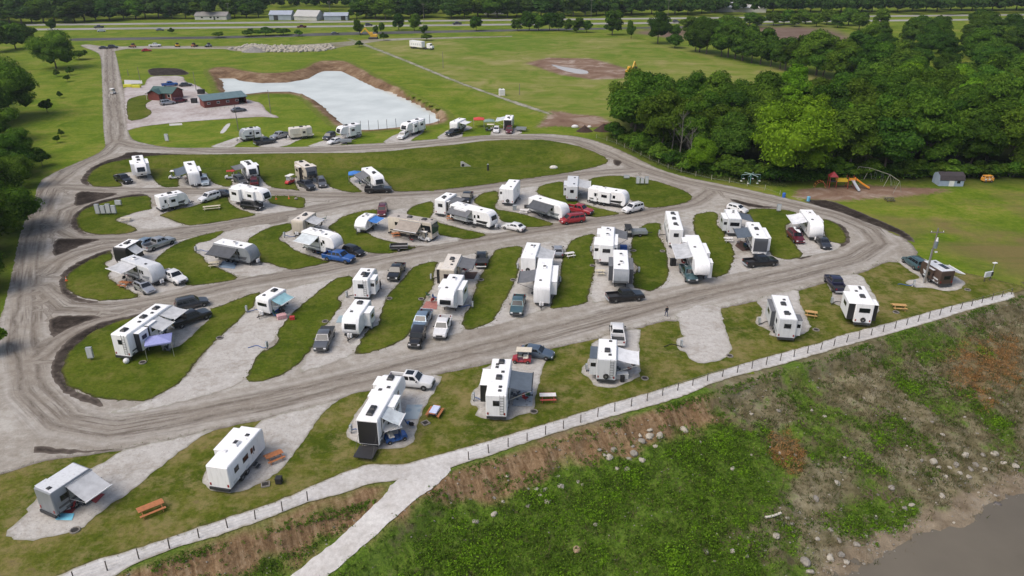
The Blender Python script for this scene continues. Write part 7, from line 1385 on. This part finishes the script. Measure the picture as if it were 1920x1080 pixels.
# ================================================================= weeds, brush and stones on the bank
def clumps(name, pos, rad, leaves, size, m_, label, seed, up=.5, flat=.95, blade=False):
    r = np.random.default_rng(seed); n = len(pos); N_ = n * leaves; c = np.repeat(pos, leaves, 0); rd = np.repeat(rad, leaves)
    dr = r.normal(0, 1, (N_, 3)); dr[:, 2] = abs(dr[:, 2]); dr /= np.linalg.norm(dr, axis=1)[:, None]
    if blade:
        b0 = c + np.column_stack([r.normal(0, .35, N_) * rd, r.normal(0, .35, N_) * rd, np.zeros(N_)]); tip = b0 + (dr * np.array([.6, .6, 1.])) * (rd * r.uniform(.6, 1.3, N_))[:, None]
        sd = np.cross(tip - b0, r.normal(0, 1, (N_, 3))); sd /= np.linalg.norm(sd, axis=1)[:, None] + 1e-9; s = (size * r.uniform(.7, 1.3, N_))[:, None]
        V = np.stack([b0 - sd * s, b0 + sd * s, tip], 1).reshape(-1, 3); Fq = np.arange(N_ * 3).reshape(-1, 3)
    else:
        p = c + dr * (rd * r.uniform(.55, 1.05, N_))[:, None] * np.array([1, 1, flat]); nr = dr + r.normal(0, .45, (N_, 3)) + np.array([0, 0, up]); nr /= np.linalg.norm(nr, axis=1)[:, None]
        a = np.cross(nr, r.normal(0, 1, (N_, 3))); a /= np.linalg.norm(a, axis=1)[:, None]; b = np.cross(nr, a); s = (size * r.uniform(.6, 1.4, N_))[:, None]
        V = np.stack([p + a * s * .6, p + b * s * .35, p - a * s * .6, p - b * s * .35], 1).reshape(-1, 3); Fq = np.arange(N_ * 4).reshape(-1, 4)
    me = np_mesh(name, V, Fq); me.materials.append(m_); o = bpy.data.objects.new(name, me); COL.objects.link(o); tag(o, label, name.split('_')[-1], kind='stuff')
p3, bs, bt, cut, sand, rust, lush = BANK; rr = np.random.default_rng(4)
def pick(prob, n, jit=.35):
    pr = np.clip(prob, 0, None) * (bs > .6) * (bs < 25.5) * (bt > -36) * (bt < 118); pr = pr / pr.sum(); i = rr.choice(len(p3), n, p=pr); q = p3[i].copy(); q[:, :2] += rr.uniform(-jit, jit, (n, 2)); return q
nz = fbm(p3[:, :2], .22, 4, 31.); nz2 = fbm(p3[:, :2], .6, 3, 12.)
qr = proj(p3); dramp = np.full(len(p3), 9.)
for a, b in zip(RW[:-1], RW[1:]):
    ab = (b - a)[:2]; kk = np.clip(((p3[:, :2] - a[:2]) @ ab) / (ab @ ab), 0, 1); dramp = np.minimum(dramp, np.hypot(*(p3[:, :2] - a[:2] - kk[:, None] * ab).T))
off = (dramp > 1.7).astype(float); edge0 = np.clip((bs - 1.) / 1.2, 0, 1)
lowg = np.clip((bs - 3.5) / 3, 0, 1) * np.clip((23.5 - bs) / 2, 0, 1)
nz3 = fbm(p3[:, :2], .11, 4, 51.)
g1 = np.clip(lush * 1.2 - .3 + nz * 1.1 + nz3 * .9, 0, 1) ** 1.3 * lowg * off * (1 - cut * .9) * (1 - rust)
def rads(n, lo=.15, hi=1.2): return lo + (hi - lo) * rr.random(n) ** 2.6
q = pick(g1 * np.clip(.5 - nz2, .1, 1), 4000); clumps('dark_weeds', q, rads(len(q), .15, .9), 16, .13, LEAF['dark'], 'dark green weeds in the hollows of the bank', 11)
q = pick(g1, 9000); clumps('leafy_weeds', q, rads(len(q)), 15, .125, LEAF['midbright'], 'leafy green weeds covering the river bank', 1)
q = pick(g1, 5000); clumps('fine_weeds', q, rads(len(q), .15, .7), 14, .09, LEAF['bright'], 'fine light green weeds covering the river bank', 12)
q = pick(g1 * np.clip(nz + nz2 * .5 - .05, 0, 1) ** 1.5 * lush, 1500); clumps('bright_weeds', q, rads(len(q), .25, 1.5), 34, .16, LEAF['bright'], 'bright green weed clumps low on the bank', 2)
DRYM = leafmat('leaf_dry', (.07, .05, .028), (.13, .1, .058), (.21, .175, .11), .1); RUSTM = leafmat('leaf_rust', (.18, .085, .03), (.3, .15, .055), (.4, .23, .1), .1); GRAM = leafmat('leaf_grass', (.045, .065, .014), (.085, .105, .026), (.14, .145, .055), .2)
q = pick((.25 + np.clip(nz + .2, 0, 1)) * off * edge0 * (1 - sand) * (1 - cut * .75), 15000); clumps('tall_grass', q, rr.uniform(.25, .6, len(q)), 7, .028, GRAM, 'tufts of tall grass over the bank', 3, blade=True)
q = pick(np.clip(.25 - lush * .35 + np.clip(-nz, 0, 1) + np.clip((bt - 30) / 60, 0, .6), 0, 1) * off * edge0 * (1 - sand * .8) * (1 - cut * .9), 9000); clumps('dry_brush', q, rr.uniform(.25, .7, len(q)), 9, .025, DRYM, 'dry brown brush between the weeds', 4, blade=True)
q = pick(g1 + .08 * off * edge0, 3800); clumps('weed_stalks', q, rr.uniform(.5, 1.15, len(q)), 5, .035, GRAM, 'tall thin weed stalks over the bank', 16, blade=True)
q = pick(rust * off * np.clip(.4 + nz2, 0, 1), 800); clumps('rusty_brush', q, rr.uniform(.25, .55, len(q)), 14, .13, RUSTM, 'rust coloured dying brush in two patches', 5)
q = pick((np.exp(-((bs - 3.2) / .8) ** 2) * .5 + np.exp(-((bs - .9) / .5) ** 2)) * off * np.clip(nz + .35, 0, 1), 2600); clumps('edge_weeds', q, rr.uniform(.15, .42, len(q)), 12, .13, LEAF['mid'], 'weeds growing along the path edge', 6)
# grass fringe under the wood edge
def fringe():
    L_ = GP([(1150, 266), (1210, 298), (1270, 324), (1340, 338), (1400, 346), (1470, 352)]); pos = []
    for a, b in zip(L_[:-1], L_[1:]):
        for _ in range(160): t_ = random.random(); pos.append((a[0] + (b[0] - a[0]) * t_ + random.uniform(-1, 2), a[1] + (b[1] - a[1]) * t_ + random.uniform(.4, 3.5), 0))
    q = np.array(pos); clumps('verge_grass', q, rr.uniform(.3, .8, len(q)), 12, .2, GRAM, 'rough grass verge between road and wood', 8)
    W = np.array(GP([(1150, 258), (1260, 310), (1340, 330), (1470, 338), (1600, 333), (1750, 330), (1930, 328), (1930, 315), (1700, 316), (1500, 322), (1340, 310), (1190, 250)])); lo, hi = W.min(0), W.max(0); q = rr.uniform(lo, hi, (9000, 2)); q = q[inside(W, q)][:1500]
    clumps('undergrowth', np.column_stack([q, np.zeros(len(q))]), rr.uniform(.8, 2.6, len(q)), 40, .42, LEAF['mid'], 'dark undergrowth below the wood edge trees', 9)
fringe()
# boulders
def rock_mesh(seed):
    bm = bmesh.new(); bmesh.ops.create_icosphere(bm, subdivisions=2, radius=.5)
    for v in bm.verts:
        k = 1 + .38 * mnoise.noise(v.co * 1.6 + Vector((seed * 7.1, 0, 0))) + .14 * mnoise.noise(v.co * 4 + Vector((0, seed * 3.3, 0))); v.co *= k; v.co.z = max(v.co.z * .72, -.22)
    me = bpy.data.meshes.new('boulder'); bm.to_mesh(me); bm.free(); return me
ROCKS = [rock_mesh(s) for s in range(7)]
LIME = mat('pale_limestone', (.38, .35, .29), .9, .25, 2.5, bump=.12); LIME2 = mat('grey_limestone', (.26, .24, .205), .9, .25, 2.5, bump=.12); LIME3 = mat('tan_stone', (.36, .25, .17), .9, .2, 2.5, bump=.12)
def boulder(u, v, s, label, group, i, m_=None):
    x_, y_, z_ = GB(u, v); o = link('boulder', ROCKS[i % 7], None, m_ or (LIME if i % 3 else LIME2)); o.location = (x_, y_, z_ + s * .0); o.rotation_euler = (rng.normal(0, .2), rng.normal(0, .2), rng.uniform(0, 6.28)); o.scale = (s * rng.uniform(.85, 1.3), s * rng.uniform(.8, 1.1), s * rng.uniform(.75, 1.1)); tag(o, label, 'boulder', group)
B1 = [(1690,320,1.),(1735,290,1.),(1790,290,.8),(1645,390,1.),(1690,430,.95),(1605,480,.9),(1530,370,.8),(1550,475,.6),(1510,410,.8),(1620,420,.7),(1735,260,.6),(1680,290,.5),(1640,350,.5),(1770,350,.6),(1480,400,.5),(1450,370,.5),(1235,575,.8),(1215,520,.6),(1130,600,.7),(1160,660,.6),(1100,590,.5),(1050,685,.7),(910,660,.5),(860,730,.7),(755,775,.7),(935,515,.5),(1430,790,.5),(1050,590,.4),(1360,565,.5),(1330,550,.5),(860,640,.4),(1150,590,.45),(1120,625,.4)]
for i, (a, b, s) in enumerate(B1): boulder(640 + a / 3, 720 + b / 3, s, 'pale boulder in the big cluster at foot of eroded bank' if i < 16 else 'pale boulder in the loose group amid lush weeds' if 1000 < a < 1300 else 'pale boulder sunk alone in weeds right of path fork' if a < 1000 else 'pale boulder between the lush weeds and big cluster', 'boulders on the upper bank', i)
boulder(640 + 1325 / 3, 720 + 930 / 3, .95, 'tan boulder alone in lush weeds near the bottom', 'boulders on the upper bank', 3, LIME3)
B2 = [(10,255,1.),(540,150,.6),(385,170,.6),(280,475,.75),(750,645,.7),(870,560,.8),(525,850,.9),(690,1000,1.1),(715,1055,.9),(590,755,.5),(615,785,.5),(1410,435,.9),(1460,285,.6),(1175,580,.8),(1455,630,.8),(1285,680,.8),(1250,700,.7),(1245,795,.5),(1605,520,.7),(1645,455,.9),(1755,390,1.),(1590,400,.7),(1690,400,.7),(1800,445,.8),(1870,460,.8),(975,900,.7),(830,820,.6),(1030,855,.5),(130,940,.7),(280,940,.6),(830,980,.9),(890,960,.8),(920,1000,.6),(1500,470,.6),(1540,450,.7),(1560,500,.6),(1440,470,.6),(1620,480,.6),(1480,520,.5),(1700,480,.6),(1340,430,.5),(760,870,.5),(1080,750,.6),(880,880,.6)]
for i, (a, b, s) in enumerate(B2): boulder(1280 + a / 3, 720 + b / 3, s, 'pale boulder in the rocky patch above the right shore' if a > 1300 and b < 540 else 'pale boulder beside the brush pile above shore' if a > 1000 else 'pale boulder in rubble at bottom edge near the water' if b > 810 else 'pale boulder alone on the slope left of brush pile', 'boulders on the lower bank', i + 2)
boulder(1280 + 1770 / 3, 720 + 675 / 3, .8, 'dark boulder lying in the shallow water', 'boulders on the lower bank', 4, mat('wet_stone', (.1, .09, .085), .6, .2)); 
for i in range(90):
    a, b = rng.uniform(1290, 1915), rng.uniform(740, 1070)
    x_, y_, z_ = GB(a, b); s_ = (np.array((x_, y_)) - P0) @ DN
    if 3 < s_ < 25: boulder(a, b, rng.uniform(.18, .45), 'small pale stone scattered among bank weeds', 'small stones on the bank', i)
def stones():
    q = np.vstack([pick(np.clip((bs - 17) / 4, 0, 1) * np.clip((bt - 12) / 15, 0, 1) * np.clip(nz + .3, 0, 1) + .03, 2600), pick((bs < 4) * (bs > .6) * .5 * off, 250)]); iv = np.array([v.co[:] for v in ROCKS[0].vertices]); iv = None
    bm = bmesh.new(); bmesh.ops.create_icosphere(bm, subdivisions=1, radius=.5); iv = np.array([v.co[:] for v in bm.verts]); itf = np.array([[v.index for v in f.verts] for f in bm.faces]); bm.free(); vs, fs = [], []
    for k, p in enumerate(q): vs.append(p + iv * rr.uniform(.07, .24) * rr.uniform(.7, 1.3, (len(iv), 1)) * np.array([1.2, 1, .7])); fs.append(itf + k * len(iv))
    me = np_mesh('rubble', np.vstack(vs), np.vstack(fs)); me.materials.append(LIME2); o = bpy.data.objects.new('bank_rubble', me); COL.objects.link(o); tag(o, 'small rubble strewn over bank and shore', 'rubble', kind='stuff')
    W = np.array(GP([(430, 92), (470, 84), (560, 88), (620, 84), (632, 92), (590, 98), (520, 98), (460, 97)])); lo, hi = W.min(0), W.max(0); p = rr.uniform(lo, hi, (3000, 2)); p = p[inside(W, p)][:700]; vs, fs = [], []
    for k, a in enumerate(p): vs.append(np.array([a[0], a[1], .2]) + iv * rr.uniform(.5, 2.2) * rr.uniform(.7, 1.3, (len(iv), 1)) * np.array([1.2, 1, .8])); fs.append(itf + k * len(iv))
    me = np_mesh('rock_rubble', np.vstack(vs), np.vstack(fs)); me.materials.append(LIME); o = bpy.data.objects.new('rock_rubble', me); COL.objects.link(o); tag(o, 'pale rock rubble heaped in the far yard', 'rubble', kind='stuff')
stones()
x_, y_, z_ = GB(1450, 970); dl = empty('driftwood', (x_, y_, z_ + .1), R(20), 'white bent driftwood log lying among the weeds', 'log'); D_ = MB()
for k in range(5): D_.cyl((-1 + k * .4, .12 * math.sin(k * .8), .12 + .05 * k % .1), (-.6 + k * .4, .12 * math.sin((k + 1) * .8), .12), .12, .11, 8)
D_ = MB(); D_.loft([[(X, .25 * (X * .6) ** 2 + .13 * math.cos(t_), .14 + .13 * math.sin(t_)) for t_ in np.linspace(0, 2 * math.pi, 9)[:-1]] for X in (-1., -.5, 0, .5, 1.)]); D_.build('log', mat('bleached_wood', (.62, .58, .5), .8, .15, 3), dl, True)
def brushpile():
    x_, y_, z_ = GB(1650, 935); r = empty('brush_pile', (x_, y_, z_), R(-20), 'pile of grey brown dead branches above the shore', 'branches'); q = random.Random(3)
    for k in range(26):
        a = Vector((q.uniform(-2.2, 2.2), q.uniform(-1., 1.), q.uniform(.05, .5))); d_ = Vector((q.uniform(-1, 1) * 1.4, q.uniform(.2, 1.) * 1.6, q.uniform(-.1, .35))); MB().cyl(a, a + d_, .05, .015, 5, False).build('branch', mat('brown_branch', (.13, .09, .06), .9, .2), r)
brushpile()

# grass tufts creeping over the edges of the gravel
def edge_tufts():
    pos = []
    for P, z_, zf_ in EDGES:
        d_ = np.roll(P, -1, 0) - P; n_ = np.stack([-d_[:, 1], d_[:, 0]], 1); n_ /= np.linalg.norm(n_, axis=1)[:, None] + 1e-9
        keep = P[:, 1] < 190; Q = P[keep]; D = n_[keep]
        for _ in range(2): q = Q + D * rr.normal(0, .14, (len(Q), 1)) + rr.normal(0, .12, Q.shape); q = q[rr.random(len(q)) < .8]; pos.append(np.column_stack([q, zf_(q) + z_ - .01]))
    q = np.vstack(pos); q = q[((q[:, :2] - P0) @ DN) < .3]
    clumps('edge_grass', q, rr.uniform(.08, .24, len(q)), 5, .03, GRAM, 'ragged grass tufts along the gravel edges', 15, blade=True)
edge_tufts()
# ================================================================= air: a thin even haze over the whole place
hz = MB().box(-1560, 1560, -180, 1960, -11, 140)
hm = bpy.data.materials.new('haze_air'); hm.use_nodes = True; t = hm.node_tree; t.nodes.clear(); out = t.nodes.new('ShaderNodeOutputMaterial'); pv = t.nodes.new('ShaderNodeVolumePrincipled')
pv.inputs['Color'].default_value = (.8, .88, .97, 1); pv.inputs['Density'].default_value = .00009; pv.inputs['Anisotropy'].default_value = .2; t.links.new(pv.outputs[0], out.inputs['Volume'])
o = hz.build('haze', hm); tag(o, 'thin pale haze in the air over the valley', 'haze', kind='stuff')
